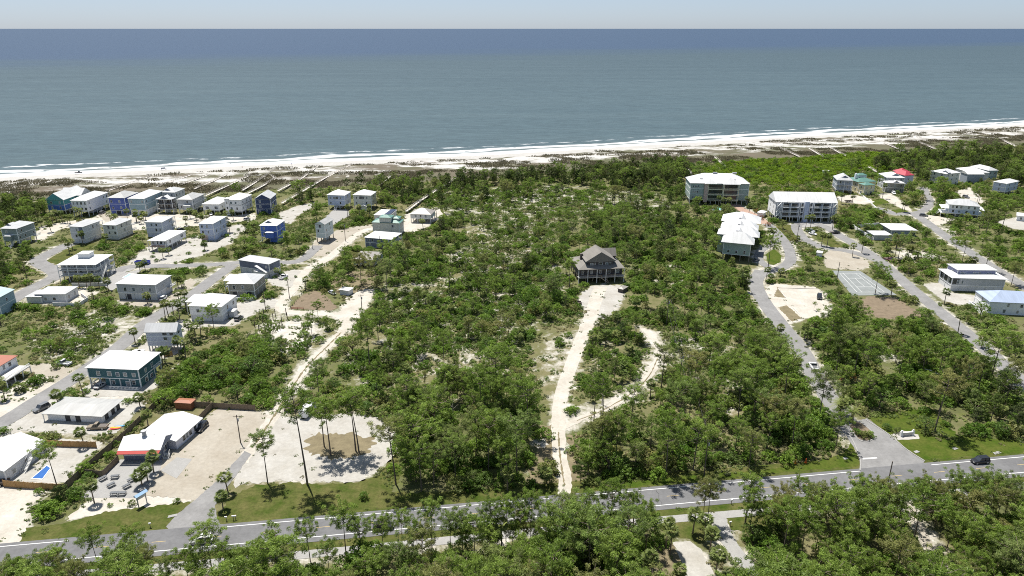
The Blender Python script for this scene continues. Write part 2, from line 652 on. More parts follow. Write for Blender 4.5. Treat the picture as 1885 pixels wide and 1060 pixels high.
def dune_mat():
    m, nt, out = _nt('dune_cover')
    N, Lk = nt.nodes, nt.links
    geo = N.new('ShaderNodeNewGeometry')
    at = N.new('ShaderNodeAttribute')
    at.attribute_name = 'inland'

    def noise_(scale, sc, det=5, ro=.62):
        mp = N.new('ShaderNodeMapping')
        mp.inputs['Rotation'].default_value = (0, 0, R_(-17))
        mp.inputs['Scale'].default_value = sc
        Lk.new(geo.outputs['Position'], mp.inputs[0])
        n_ = N.new('ShaderNodeTexNoise')
        n_.inputs['Scale'].default_value = scale
        n_.inputs['Detail'].default_value = det
        n_.inputs['Roughness'].default_value = ro
        Lk.new(mp.outputs[0], n_.inputs['Vector'])
        return n_.outputs[0]
    n1 = noise_(.16, (.45, 1.1, 1), 8, .78)
    n2 = noise_(.045, (.30, 1.3, 1), 5, .6)
    # cover rises inland: white crest, speckled slacks, then a dark rusty flat
    mr = N.new('ShaderNodeValToRGB')
    e = mr.color_ramp.elements
    e[0].position, e[0].color = 0.0, (.30, .30, .30, 1)
    e[1].position, e[1].color = 1.0, (.86, .86, .86, 1)
    for p, v in ((.05, .53), (.24, .48), (.44, .49), (.60, .55), (.74, .72)):
        q = e.new(p)
        q.color = (v, v, v, 1)
    Lk.new(at.outputs['Fac'], mr.inputs[0])
    ad = N.new('ShaderNodeMath')
    ad.operation = 'MULTIPLY_ADD'
    Lk.new(n1, ad.inputs[0])
    ad.inputs[1].default_value = .75
    Lk.new(mr.outputs[0], ad.inputs[2])
    ad2 = N.new('ShaderNodeMath')
    ad2.operation = 'MULTIPLY_ADD'
    Lk.new(n2, ad2.inputs[0])
    ad2.inputs[1].default_value = .85
    Lk.new(ad.outputs[0], ad2.inputs[2])
    st = N.new('ShaderNodeMapRange')
    st.inputs[1].default_value = 1.25
    st.inputs[2].default_value = 1.36
    Lk.new(ad2.outputs[0], st.inputs[0])
    n3 = noise_(.03, (.5, 1, 1), 4)
    gr = N.new('ShaderNodeMix')
    gr.data_type = 'RGBA'
    gr.inputs[6].default_value = (.085, .088, .050, 1)
    gr.inputs[7].default_value = (.115, .098, .074, 1)
    mrr = N.new('ShaderNodeMapRange')
    mrr.inputs[1].default_value = .38
    mrr.inputs[2].default_value = .62
    Lk.new(n3, mrr.inputs[0])
    Lk.new(mrr.outputs[0], gr.inputs[0])
    mx = N.new('ShaderNodeMix')
    mx.data_type = 'RGBA'
    mx.inputs[6].default_value = (.40, .39, .37, 1)
    Lk.new(st.outputs[0], mx.inputs[0])
    Lk.new(gr.outputs[2], mx.inputs[7])
    b = N.new('ShaderNodeBsdfPrincipled')
    b.inputs['Roughness'].default_value = .95
    b.inputs['Specular IOR Level'].default_value = .1
    Lk.new(mx.outputs[2], b.inputs['Base Color'])
    bp = N.new('ShaderNodeBump')
    bp.inputs['Strength'].default_value = .8
    bp.inputs['Distance'].default_value = .8
    Lk.new(n2, bp.inputs['Height'])
    Lk.new(bp.outputs[0], b.inputs['Normal'])
    Lk.new(b.outputs[0], out.inputs[0])
    MATS['dune_cover'] = m
    return m


def dune_z(X, Y, S):
    E = dune_edge(X)
    t = np.clip((S - BEACH_IN) / (E - BEACH_IN), 0, 1)
    n = vnoise(X * .45, Y * 1.1, 9, 1) * .6 + vnoise(X, Y, 4.5, 2) * .4
    env = np.clip(t / .10, 0, 1) * np.clip((1 - t) / .18, 0, 1)
    return -.1 + .2 * np.clip(t / .04, 0, 1) + env * (n * 2.4 * np.clip(1.25 - t, .25, 1) + .3) - .12 * (t > .985)


def make_dunes():
    ts = np.linspace(0, 1, 44)
    xs = np.arange(-560, 880, 2.6)
    T, X = np.meshgrid(ts, xs, indexing='ij')
    S = BEACH_IN + T * (dune_edge(X) + 6 * (vnoise(X, X * 0, 17, 5) - .5) - BEACH_IN)
    S = S - (1 - T) * 5 * (vnoise(X, X * 0 + 9, 12, 6) - .2)
    Y = np.interp(X, _x, _y) - S / SHC
    Z = dune_z(X, Y, S) + .03
    V = np.stack([X, Y, Z], -1).reshape(-1, 3)
    n, k = S.shape
    idx = np.arange(n * k).reshape(n, k)
    F = np.stack([idx[1:, :-1], idx[1:, 1:], idx[:-1, 1:], idx[:-1, :-1]], -1).reshape(-1, 4)
    me = bpy.data.meshes.new('dunes')
    me.from_pydata(V.tolist(), [], F.tolist())
    a = me.attributes.new('inland', 'FLOAT', 'POINT')
    a.data.foreach_set('value', T.astype(np.float32).ravel())
    for p in me.polygons:
        p.use_smooth = True
    me.materials.append(dune_mat())
    tag(put('dunes', me), kind='structure')


make_dunes()

# ---- main road: a straight highway with edge lines, dashed centre line, shoulders
_fa, _fb = np.array(G(0, 1006.6)[:2]), np.array(G(1885, 841)[:2])
_na, _nb = np.array(G(0, 1041)[:2]), np.array(G(1838, 874)[:2])
RD = (_fb - _fa) / np.linalg.norm(_fb - _fa)
RN = np.array([-RD[1], RD[0]])                      # away from the camera
R0 = (_fa + _na) / 2
R0 = R0 - RD * np.dot(R0, RD)
HALF = abs(np.dot(_fa - _na, RN)) / 2 * .5 + abs(np.dot(_fb - _nb, RN)) / 2 * .5
R0 = RN * (np.dot(_fa, RN) + np.dot(_fb, RN) + np.dot(_na, RN) + np.dot(_nb, RN)) / 4


def road_pt(t, off):
    return R0 + RD * t + RN * off


def road_t(px, py):
    return float(np.dot(np.array(G(px, py)[:2]) - R0, RD))


def strip(name, t0, t1, o0, o1, z, m, n=1):
    mb = MB()
    ts = np.linspace(t0, t1, n + 1)
    vsx = []
    for t in ts:
        vsx += [(*road_pt(t, o0), z), (*road_pt(t, o1), z)]
    return mb.add(vsx, [(2 * i, 2 * i + 2, 2 * i + 3, 2 * i + 1) for i in range(n)]).build(name, m)


tag(strip('highway', -900, 900, -HALF - 1.7, HALF + 1.1, .08, 'asphalt', 40), kind='structure')
ROADS.append((np.array([road_pt(-900, 0), road_pt(900, 0)]), HALF + 2.0))
for _t in range(-300, 300, 20):
    VISIBLE.append([(*road_pt(_t, -HALF - .6), 0), (*road_pt(_t + 20, -HALF - .6), 0), (*road_pt(_t + 20, HALF + 5), 0), (*road_pt(_t, HALF + 5), 0)])
tag(strip('verge', -900, 900, HALF + 1.0, HALF + 6.2, .03, 'lawn', 40), kind='structure')
tag(strip('verge', -900, 900, -HALF - 4.2, -HALF - 1.6, .03, 'lawn', 40), kind='structure')
lines = MB()
t_gap0, t_gap1 = road_t(1582, 866), road_t(1712, 854)
for a, b in ((-900, road_t(128, 991)), (road_t(418, 971), road_t(1010, 917)), (road_t(1062, 912), t_gap0), (t_gap1, 900)):
    vsx = [(*road_pt(a, HALF - .10), .087), (*road_pt(b, HALF - .10), .087), (*road_pt(b, HALF + .10), .087), (*road_pt(a, HALF + .10), .087)]
    lines.add(vsx, [(0, 1, 2, 3)])
lines.add([(*road_pt(-900, -HALF - .10), .087), (*road_pt(900, -HALF - .10), .087), (*road_pt(900, -HALF + .10), .087), (*road_pt(-900, -HALF + .10), .087)], [(0, 1, 2, 3)])
tag(lines.build('edge_lines', 'road_paint'), kind='structure')
dash = MB()
_t = road_t(1228, 914.5) - 12.2 * 60
while _t < 900:
    dash.add([(*road_pt(_t, -.06), .087), (*road_pt(_t + 3.05, -.06), .087), (*road_pt(_t + 3.05, .06), .087), (*road_pt(_t, .06), .087)], [(0, 1, 2, 3)])
    _t += 12.2
tag(dash.build('centre_line', 'yellow_paint'), kind='structure')
# tar lines over old cracks
_cr = MB()
for _t, _o0, _o1, _sk in ((road_t(1870, 850), -3.2, 3.3, 5), (road_t(1500, 880), -3.6, -.4, .6), (road_t(1330, 900), .3, 3.4, -.5), (road_t(1210, 915), -3.4, 3.4, .8), (road_t(760, 955), -3.4, 1.5, -.6), (road_t(640, 970), -1, 3.4, .5), (road_t(250, 1000), -3.4, 3.3, .7), (road_t(90, 1015), .2, 3.3, -.4)):
    _p = [road_pt(_t + _sk * k / 6 + .25 * math.sin(k * 2.1 + _t), _o0 + (_o1 - _o0) * k / 6) for k in range(7)]
    for _a, _b in zip(_p[:-1], _p[1:]):
        _cr.bar((*_a, .0835), (*_b, .0835), .10, .004)
tag(_cr.build('crack_seal', 'asphalt_tar'), kind='structure')
# multi-use trail on the near side
trail = [road_pt(t, -HALF - 5.4 + .25 * math.sin(t * .05)) for t in np.arange(-300, 300, 6)]
ribbon('footpath', trail, 2.6, .06, 'concrete', clear_view=False)

# ---- side roads (pixel way points of their middle lines)
ribbon('street_surface', px_line([(-170, 880), (0, 781), (70, 737), (140, 693), (222, 636), (262, 600), (305, 572), (350, 545), (390, 515), (428, 488)]), 6.6, .07, 'asphalt_light', .12)
ribbon('street_surface', px_line([(216, 500), (240, 491), (331, 489), (407, 486), (470, 481), (530, 483), (556, 478), (572, 466), (586, 452)]), 5.6, .074, 'asphalt_light', .15)
ribbon('street_surface', px_line([(-120, 640), (0, 566), (60, 530), (105, 505), (70, 482), (88, 468), (128, 449)]), 7.5, .07, 'asphalt_light', .15)
ribbon('driveway', px_line([(205, 505), (225, 497), (240, 491)]), 9, .066, 'concrete', .2)
ribbon('street_surface', px_line([(1620, 862), (1592, 822), (1556, 773), (1528, 735), (1500, 690), (1472, 640), (1432, 590), (1404, 552), (1391, 520), (1402, 498)]), 6.4, .07, 'asphalt_light', .12)
ribbon('driveway', px_line([(1392, 511), (1412, 500), (1436, 494), (1455, 479), (1449, 452), (1430, 428), (1412, 412)]), 5.6, .074, 'asphalt_light', .12)
ribbon('driveway', px_line([(1414, 492), (1397, 477), (1400, 462), (1416, 452), (1430, 440), (1426, 428)]), 4.2, .072, 'asphalt_light', .12)
ribbon('driveway', px_line([(1408, 412), (1390, 398), (1362, 384), (1352, 376)]), 7.0, .07, 'brick_paving', .1)
ribbon('street_surface', px_line([(2010, 822), (1885, 708), (1812, 640), (1762, 599), (1686, 538), (1622, 482), (1584, 456), (1546, 434), (1524, 420), (1503, 412)]), 6.2, .07, 'asphalt_light', .12)
ribbon('driveway', px_line([(1622, 482), (1590, 470), (1555, 461), (1519, 456), (1488, 444), (1470, 428), (1466, 415), (1476, 410)]), 6.0, .074, 'asphalt_light', .12)
ribbon('street_surface', px_line([(2020, 610), (1885, 527), (1812, 482), (1737, 432), (1690, 398), (1672, 392), (1650, 394), (1625, 386), (1612, 382)]), 6.2, .07, 'asphalt_light', .12)
ribbon('driveway', px_line([(1684, 393), (1702, 386), (1712, 372), (1706, 358), (1700, 345)]), 5.0, .072, 'asphalt_light', .12)
sheet('driveway', [(1462, 408), (1534, 408), (1536, 424), (1520, 421), (1500, 417), (1478, 419)], .066, 'concrete')

# entrance apron, restaurant road apron
sheet('road_apron', [(1560, 780), (1596, 770), (1637, 800), (1668, 828), (1702, 848), (1698, 856), (1584, 868), (1583, 850), (1574, 815)], .076, 'asphalt_light', .1)
sheet('road_apron', [(328, 945), (366, 915), (405, 880), (432, 850), (450, 830), (462, 836), (440, 868), (412, 905), (396, 930), (400, 954), (408, 967), (312, 977), (306, 970)], .076, 'asphalt_light', .15)
sheet('pavement_island', [(1563, 783), (1574, 776), (1586, 780), (1606, 796), (1608, 806), (1596, 812), (1580, 808)], .13, 'brown_dirt')
mb = MB()
mb.add([(*G(1588, 843.5)[:2], .09), (*G(1614, 842)[:2], .09), (*G(1615, 844)[:2], .09), (*G(1588, 846)[:2], .09)], [(3, 2, 1, 0)])
tag(mb.build('stop_line', 'road_paint'), kind='structure')

# ---- sandy tracks
ribbon('sand_track', px_line([(1038, 912), (1040, 880), (1031, 840), (1028, 790), (1030, 745), (1040, 705), (1058, 655), (1074, 615), (1088, 580), (1098, 548), (1106, 528)]), 3.2, .05, 'track_sand', .25, w_end=6.0)
_loop = px_line([(1034, 788), (1070, 770), (1110, 755), (1165, 722), (1195, 692), (1212, 658), (1207, 628), (1182, 604)])
ribbon('sand_track', _loop, 2.5, .045, 'track_sand', .35)
ROADS.append((np.array(_loop), 2.4))
for _a, _b in zip(_loop[:-1], _loop[1:]):
    VISIBLE.append([(_a[0] - 2, _a[1], 0), (_a[0] + 2, _a[1], 0), (_b[0] + 2, _b[1], 0), (_b[0] - 2, _b[1], 0)])
ribbon('sand_track', px_line([(444, 852), (478, 805), (507, 762), (532, 722), (565, 675), (600, 640), (632, 608), (643, 590)]), 3.6, .05, 'track_sand', .4)
ribbon('sand_track', px_line([(643, 592), (620, 580), (580, 577), (536, 575), (516, 568), (522, 552), (545, 528), (556, 507), (574, 490)]), 4.2, .052, 'track_sand', .4)
ribbon('sand_track', px_line([(574, 490), (600, 478), (632, 452), (660, 430), (690, 420), (745, 424), (780, 412), (808, 398), (800, 382)]), 4.6, .052, 'track_sand', .4)
ribbon('sand_track', px_line([(643, 590), (640, 572), (662, 552), (672, 535)]), 6, .054, 'track_sand', .6)
ribbon('sand_track', px_line([(640, 329), (641, 317), (648, 306)]), 2.6, 1.2, 'white_sand', .3, keep=False)
ribbon('sand_track', px_line([(856, 320), (865, 317), (852, 304), (848, 298)]), 2.4, 1.2, 'white_sand', .3, keep=False)
ribbon('sand_track', px_line([(1668, 915), (1680, 950), (1700, 985), (1720, 1030), (1745, 1070)]), 2.4, .045, 'tan_sand', .5)

# grassy ridge between the wheel ruts
ribbon('track_ridge', px_line([(1039, 893), (1034, 862), (1030, 830), (1028, 795)], 14), .45, .056, 'dry_grass', .22, keep=False)
ribbon('track_ridge', px_line([(470, 817), (507, 762), (532, 722), (565, 675), (600, 640), (628, 612)], 14), .55, .056, 'dry_grass', .3, keep=False)
ribbon('track_ridge', px_line([(1062, 774), (1110, 755), (1165, 722), (1195, 692), (1210, 660)], 12), .4, .052, 'dry_grass', .22, keep=False)

# ---- clearings, yards and lots (pixel outlines)
sheet('parking_lot', [(283, 846), (312, 832), (340, 815), (372, 775), (400, 752), (470, 756), (498, 765), (478, 800), (448, 832), (410, 880), (362, 922), (340, 918), (262, 912), (272, 880)], .045, 'tan_sand', .3)
sheet('patio', [(148, 917), (178, 882), (222, 846), (300, 846), (296, 862), (262, 917)], .06, 'concrete', .05)
sheet('patio', [(295, 866), (325, 842), (354, 845), (325, 881)], .064, 'concrete')
sheet('sand_lot', [(446, 852), (480, 810), (512, 768), (560, 766), (640, 762), (690, 768), (735, 800), (722, 842), (690, 872), (660, 886), (600, 888), (540, 884), (470, 890), (430, 892), (432, 870)], .035, 'white_sand', .8)
sheet('dry_grass', [(570, 800), (640, 796), (690, 806), (680, 836), (610, 848), (568, 830)], .041, 'dry_grass', 1.2)
sheet('lawn', [(398, 960), (420, 918), (470, 892), (540, 888), (600, 892), (660, 888), (700, 872), (728, 832), (742, 870), (720, 905), (880, 908), (960, 890), (985, 905), (900, 926), (640, 951), (404, 972)], .034, 'lawn', .5, keep=False)
CLEAR.append(np.array([G(*p)[:2] for p in [(398, 960), (420, 918), (470, 892), (540, 888), (600, 892), (690, 880), (720, 907), (880, 915), (960, 908), (900, 926), (640, 951), (404, 972)]]))
sheet('lawn', [(30, 995), (56, 972), (120, 962), (200, 940), (290, 925), (350, 922), (352, 930), (318, 950), (290, 968), (140, 990), (30, 1003)], .034, 'lawn', .35)
sheet('flower_bed', [(120, 960), (168, 914), (340, 918), (352, 924), (290, 930), (200, 942)], .038, 'track_sand', .5)
sheet('sand_yard', [(-60, 1020), (-60, 893), (8, 890), (100, 890), (60, 930), (52, 968), (36, 1003)], .035, 'track_sand', .5)
sheet('sand_yard', [(8, 886), (100, 806), (192, 814), (150, 850), (120, 888)], .045, 'white_sand', .3)
sheet('sand_yard', [(-20, 800), (50, 765), (85, 735), (180, 735), (230, 733), (275, 738), (250, 760), (215, 797), (180, 800), (100, 797), (40, 792), (0, 808)], .035, 'white_sand', .4)
sheet('sand_yard', [(150, 715), (180, 700), (300, 690), (330, 668), (310, 690), (285, 715), (240, 730), (160, 730)], .035, 'white_sand', .5)
sheet('sand_yard', [(76, 668), (120, 676), (150, 690), (124, 700), (60, 688), (40, 680)], .035, 'tan_sand', .4)
sheet('sand_yard', [(0, 700), (60, 700), (110, 705), (40, 748), (-30, 790), (-60, 760)], .033, 'track_sand', .8, keep=False)
sheet('sand_yard', [(255, 640), (310, 600), (330, 588), (345, 592), (330, 650), (300, 660), (262, 660)], .035, 'white_sand', .4)
sheet('sand_yard', [(345, 592), (420, 560), (500, 548), (520, 562), (470, 575), (430, 600), (350, 602)], .035, 'white_sand', .5)
sheet('sand_yard', [(490, 512), (540, 496), (558, 500), (540, 530), (500, 525)], .035, 'white_sand', .5)
sheet('sand_yard', [(215, 552), (300, 548), (330, 528), (350, 512), (362, 520), (330, 545), (290, 565), (215, 562)], .036, 'tan_sand', .4)
sheet('sand_yard', [(240, 480), (270, 455), (345, 440), (372, 430), (400, 425), (440, 412), (452, 420), (420, 450), (370, 470), (330, 482), (300, 486), (245, 488)], .035, 'white_sand', .5)
sheet('sand_yard', [(65, 445), (68, 425), (110, 410), (128, 412), (100, 428), (72, 446)], .035, 'track_sand', .3)
sheet('sand_yard', [(70, 418), (120, 408), (180, 400), (250, 392), (330, 395), (420, 398), (470, 392), (470, 405), (380, 414), (320, 420), (240, 424), (235, 415), (180, 412), (120, 420), (75, 425)], .033, 'track_sand', .5)
sheet('sand_yard', [(178, 395), (200, 390), (215, 395), (240, 398), (225, 408), (195, 408)], .037, 'tan_sand', .3)
sheet('sand_yard', [(515, 392), (545, 380), (580, 372), (570, 384), (545, 398), (535, 412), (518, 410)], .035, 'white_sand', .4)
sheet('driveway', [(598, 400), (615, 385), (640, 386), (645, 396), (628, 405), (612, 415)], .045, 'concrete', .2)
sheet('sand_yard', [(560, 470), (590, 432), (640, 420), (690, 412), (672, 428), (640, 450), (600, 472)], .033, 'tan_sand', .5)
sheet('sand_yard', [(742, 420), (745, 395), (770, 388), (806, 398), (790, 415), (760, 428)], .037, 'track_sand', .4)
sheet('lawn', [(740, 392), (812, 378), (822, 400), (790, 420), (795, 410)], .032, 'lawn', .5, keep=False)
sheet('lawn', [(82, 482), (105, 468), (150, 446), (178, 448), (128, 490)], .036, 'lawn', .2)
sheet('sand_yard', [(176, 515), (240, 500), (262, 495), (235, 520), (205, 535)], .04, 'concrete', .1)
sheet('sand_yard', [(40, 556), (80, 558), (110, 565), (160, 550), (180, 540), (160, 525), (120, 545)], .036, 'track_sand', .4)
sheet('dirt_lot', [(533, 568), (556, 543), (580, 535), (600, 545), (622, 566), (610, 572)], .046, 'brown_dirt', .5)
sheet('dirt_lot', [(600, 520), (640, 500), (700, 498), (690, 525), (640, 545), (620, 540)], .03, 'dry_grass', .8, keep=False)
sheet('sand_lot', [(625, 590), (640, 545), (690, 530), (680, 560), (655, 592)], .042, 'track_sand', .8)
sheet('sand_lot', [(1066, 560), (1070, 542), (1086, 527), (1146, 524), (1150, 545), (1138, 566), (1112, 588), (1088, 582)], .035, 'white_sand', .9)
sheet('dry_grass', [(960, 900), (990, 840), (985, 790), (1020, 780), (1024, 850), (1030, 905), (1000, 915)], .028, 'dry_grass', 1.0, keep=False)
sheet('dry_grass', [(1048, 905), (1042, 840), (1048, 800), (1066, 800), (1075, 850), (1092, 885), (1070, 905)], .028, 'dry_grass', 1.0, keep=False)
sheet('sand_lot', [(980, 812), (1000, 806), (1010, 818), (990, 826)], .036, 'white_sand', .5)
sheet('lawn_strip', [(1060, 905), (1140, 890), (1300, 872), (1440, 862), (1552, 835), (1568, 812), (1582, 850), (1578, 858), (1420, 872), (1062, 906)], .034, 'lawn_bright', .4)
sheet('lawn', [(1600, 770), (1660, 752), (1720, 755), (1760, 800), (1885, 812), (1885, 832), (1712, 846), (1680, 832), (1640, 805)], .034, 'lawn_bright', .5, keep=False)
CLEAR.append(np.array([G(*p)[:2] for p in [(1610, 775), (1660, 770), (1700, 800), (1760, 815), (1885, 815), (1885, 840), (1712, 850), (1640, 810)]]))
sheet('dry_lot', [(1440, 600), (1420, 560), (1408, 535), (1420, 522), (1500, 528), (1520, 540), (1530, 570), (1525, 585), (1505, 582), (1475, 588)], .032, 'track_sand', .6)
sheet('dry_grass', [(1432, 566), (1448, 562), (1460, 572), (1476, 586), (1458, 592)], .037, 'dry_grass', .3)
sheet('dry_grass', [(1424, 546), (1432, 528), (1445, 548)], .037, 'dry_grass', .3)
sheet('dry_lot', [(1565, 562), (1600, 545), (1650, 548), (1700, 580), (1650, 588), (1600, 582)], .032, 'brown_dirt', .6)
sheet('dry_lot', [(1520, 492), (1518, 470), (1530, 458), (1560, 462), (1595, 478), (1602, 490), (1580, 497), (1535, 495)], .032, 'tan_sand', .5)
sheet('lawn', [(1497, 424), (1520, 428), (1552, 455), (1530, 455), (1505, 440)], .078, 'lawn', .1)
sheet('lawn', [(1414, 486), (1410, 468), (1425, 458), (1438, 470), (1437, 482), (1424, 488)], .078, 'lawn_bright', .1)
sheet('lawn', [(1424, 428), (1432, 412), (1455, 414), (1475, 440), (1450, 444)], .032, 'lawn', .3, keep=False)
sheet('lawn', [(1598, 368), (1640, 364), (1640, 372), (1612, 379)], .033, 'lawn_bright', .3)
sheet('lawn', [(1640, 387), (1660, 384), (1672, 390), (1650, 392)], .078, 'lawn_bright', .1)
sheet('sand_yard', [(1540, 362), (1570, 358), (1600, 365), (1610, 372), (1590, 376), (1550, 372)], .033, 'track_sand', .4)
sheet('sand_yard', [(1612, 356), (1640, 356), (1668, 375), (1680, 390), (1660, 384), (1630, 368)], .033, 'track_sand', .4)
sheet('sand_yard', [(1758, 352), (1785, 345), (1800, 358), (1812, 375), (1790, 372), (1768, 362)], .033, 'track_sand', .4)
sheet('sand_yard', [(1690, 402), (1710, 396), (1760, 402), (1730, 415), (1705, 412)], .033, 'track_sand', .4)
sheet('sand_yard', [(1835, 408), (1870, 400), (1900, 404), (1900, 425), (1860, 420)], .033, 'white_sand', .4)
sheet('sand_yard', [(1700, 525), (1730, 520), (1755, 540), (1800, 545), (1800, 560), (1760, 560), (1735, 552)], .033, 'white_sand', .5)
sheet('sand_lot', [(1640, 800), (1660, 792), (1690, 800), (1692, 808), (1650, 810)], .04, 'white_sand', .3)
sheet('driveway', [(1238, 998), (1270, 996), (1290, 1010), (1312, 1050), (1330, 1120), (1260, 1120), (1258, 1040)], .05, 'white_sand', .2)
sheet('lawn', [(1180, 962), (1280, 952), (1310, 962), (1320, 990), (1290, 1000), (1240, 985)], .034, 'lawn', .4)
sheet('dirt_lot', [(1185, 1060), (1200, 1015), (1240, 1000), (1258, 1040), (1262, 1120), (1180, 1120)], .03, 'dry_grass', .6)
ribbon('footpath', px_line([(1322, 948), (1330, 975), (1350, 1010), (1395, 1060), (1440, 1100)]), 3.4, .055, 'concrete', .1)
sheet('lawn', [(1335, 948), (1420, 935), (1450, 960), (1380, 980), (1345, 975)], .034, 'lawn', .4, keep=False)
sheet('lawn', [(1660, 915), (1740, 900), (1800, 892), (1760, 925), (1700, 940)], .034, 'lawn', .4, keep=False)

# pale concrete kerbs at the entrance
def kerb(pts):
    L = px_line(pts, 5)
    mb = MB()
    for a, b in zip(L[:-1], L[1:]):
        mb.bar((a[0], a[1], .11), (b[0], b[1], .11), .32, .16)
    tag(mb.build('kerb', 'concrete'), kind='structure')


kerb([(1556, 790), (1570, 812), (1581, 838), (1584, 852), (1583, 866)])
kerb([(1592, 772), (1636, 800), (1668, 827), (1702, 849)])
kerb([(1562, 784), (1574, 776), (1587, 780), (1607, 797), (1609, 806), (1596, 813), (1580, 809), (1564, 788)])

# tennis court with painted lines
court = sheet('tennis_court', [(1532, 498), (1584, 499), (1651, 543), (1568, 544)], .05, 'court_edge')
_c = [np.array(G(*p)[:2]) for p in [(1532, 498), (1584, 499), (1651, 543), (1568, 544)]]


def bil(u, v):
    return (_c[0] * (1 - u) + _c[1] * u) * (1 - v) + (_c[3] * (1 - u) + _c[2] * u) * v


cl = MB()
for (u0, v0, u1, v1) in ((.18, .12, .82, .12), (.18, .88, .82, .88), (.18, .12, .18, .88), (.82, .12, .82, .88), (.29, .12, .29, .88), (.71, .12, .71, .88),
                         (.29, .33, .71, .33), (.29, .67, .71, .67), (.5, .33, .5, .67)):
    a, b = bil(u0, v0), bil(u1, v1)
    cl.bar((*a, .062), (*b, .062), .14, .006)
cl.build('court_lines', 'road_paint', court)

# ================================================================== GROUND
GX0, GX1, GY0, GY1, GS = -470.0, 660.0, 78.0, 700.0, 2.0
_gx = np.arange(GX0, GX1, GS)
_gy = np.arange(GY0, GY1, GS)


def blur(a, r, n=2):
    for _ in range(n):
        for ax in (0, 1):
            k = np.zeros_like(a)
            for d in range(-r, r + 1):
                k += np.roll(a, d, ax)
            a = k / (2 * r + 1)
    return a


# extra bare-sand and grassy stretches of the open ground (pixel outlines, strength)
OPEN_SAND = [
    ([(700, 520), (860, 440), (1000, 420), (1060, 470), (1040, 560), (980, 620), (960, 720), (760, 730), (690, 640)], .33),
    ([(760, 350), (1060, 342), (1200, 352), (1260, 380), (1180, 420), (1060, 400), (900, 480), (830, 420)], .32),
    ([(1150, 600), (1350, 600), (1440, 660), (1300, 720), (1180, 690)], .25),
    ([(978, 692), (988, 655), (1010, 612), (1030, 603), (1064, 606), (1078, 622), (1060, 655), (1040, 700), (1020, 728), (983, 718)], .55),
    ([(1068, 695), (1082, 650), (1100, 618), (1135, 622), (1155, 640), (1122, 652), (1102, 682), (1085, 705)], .6),
    ([(1640, 464), (1680, 457), (1745, 474), (1722, 484), (1660, 478)], .95),
    ([(1548, 640), (1575, 632), (1602, 648), (1645, 660), (1652, 672), (1600, 668), (1562, 657)], .95),
    ([(965, 905), (985, 830), (985, 760), (1020, 740), (1024, 850), (1030, 908)], .45),
    ([(1045, 905), (1040, 840), (1050, 790), (1075, 850), (1090, 890)], .45),
    ([(95, 600), (190, 555), (240, 575), (280, 570), (255, 600), (200, 640), (130, 680), (80, 660), (60, 640)], .45),
    ([(480, 620), (470, 585), (540, 580), (610, 600), (560, 650), (500, 660), (460, 640)], .75),
    ([(640, 640), (690, 640), (700, 700), (690, 750), (640, 740)], .55),
    ([(690, 590), (790, 575), (900, 590), (880, 660), (740, 690), (680, 640)], .32),
    ([(880, 640), (960, 600), (1000, 620), (970, 700), (900, 700)], .25),
    ([(860, 440), (1000, 380), (1040, 440), (960, 500), (860, 520)], .20),
    ([(890, 345), (1040, 340), (1090, 370), (960, 385), (880, 375)], .40),
    ([(1220, 610), (1290, 620), (1330, 640), (1290, 660), (1240, 640)], .6),
    ([(1150, 480), (1260, 480), (1300, 520), (1200, 540)], .3),
    ([(1240, 700), (1400, 680), (1480, 760), (1330, 790)], .3),
    ([(0, 690), (60, 690), (120, 700), (60, 745), (0, 785)], .5),
    ([(1560, 620), (1680, 650), (1660, 690), (1560, 660)], .5),
    ([(1660, 400), (1760, 420), (1800, 470), (1700, 420)], .55),
    ([(330, 690), (400, 640), (440, 650), (350, 700)], .5),
    ([(1130, 850), (1300, 830), (1300, 850), (1130, 868)], .15),
    ([(0, 335), (110, 345), (110, 400), (0, 400)], .15),
]


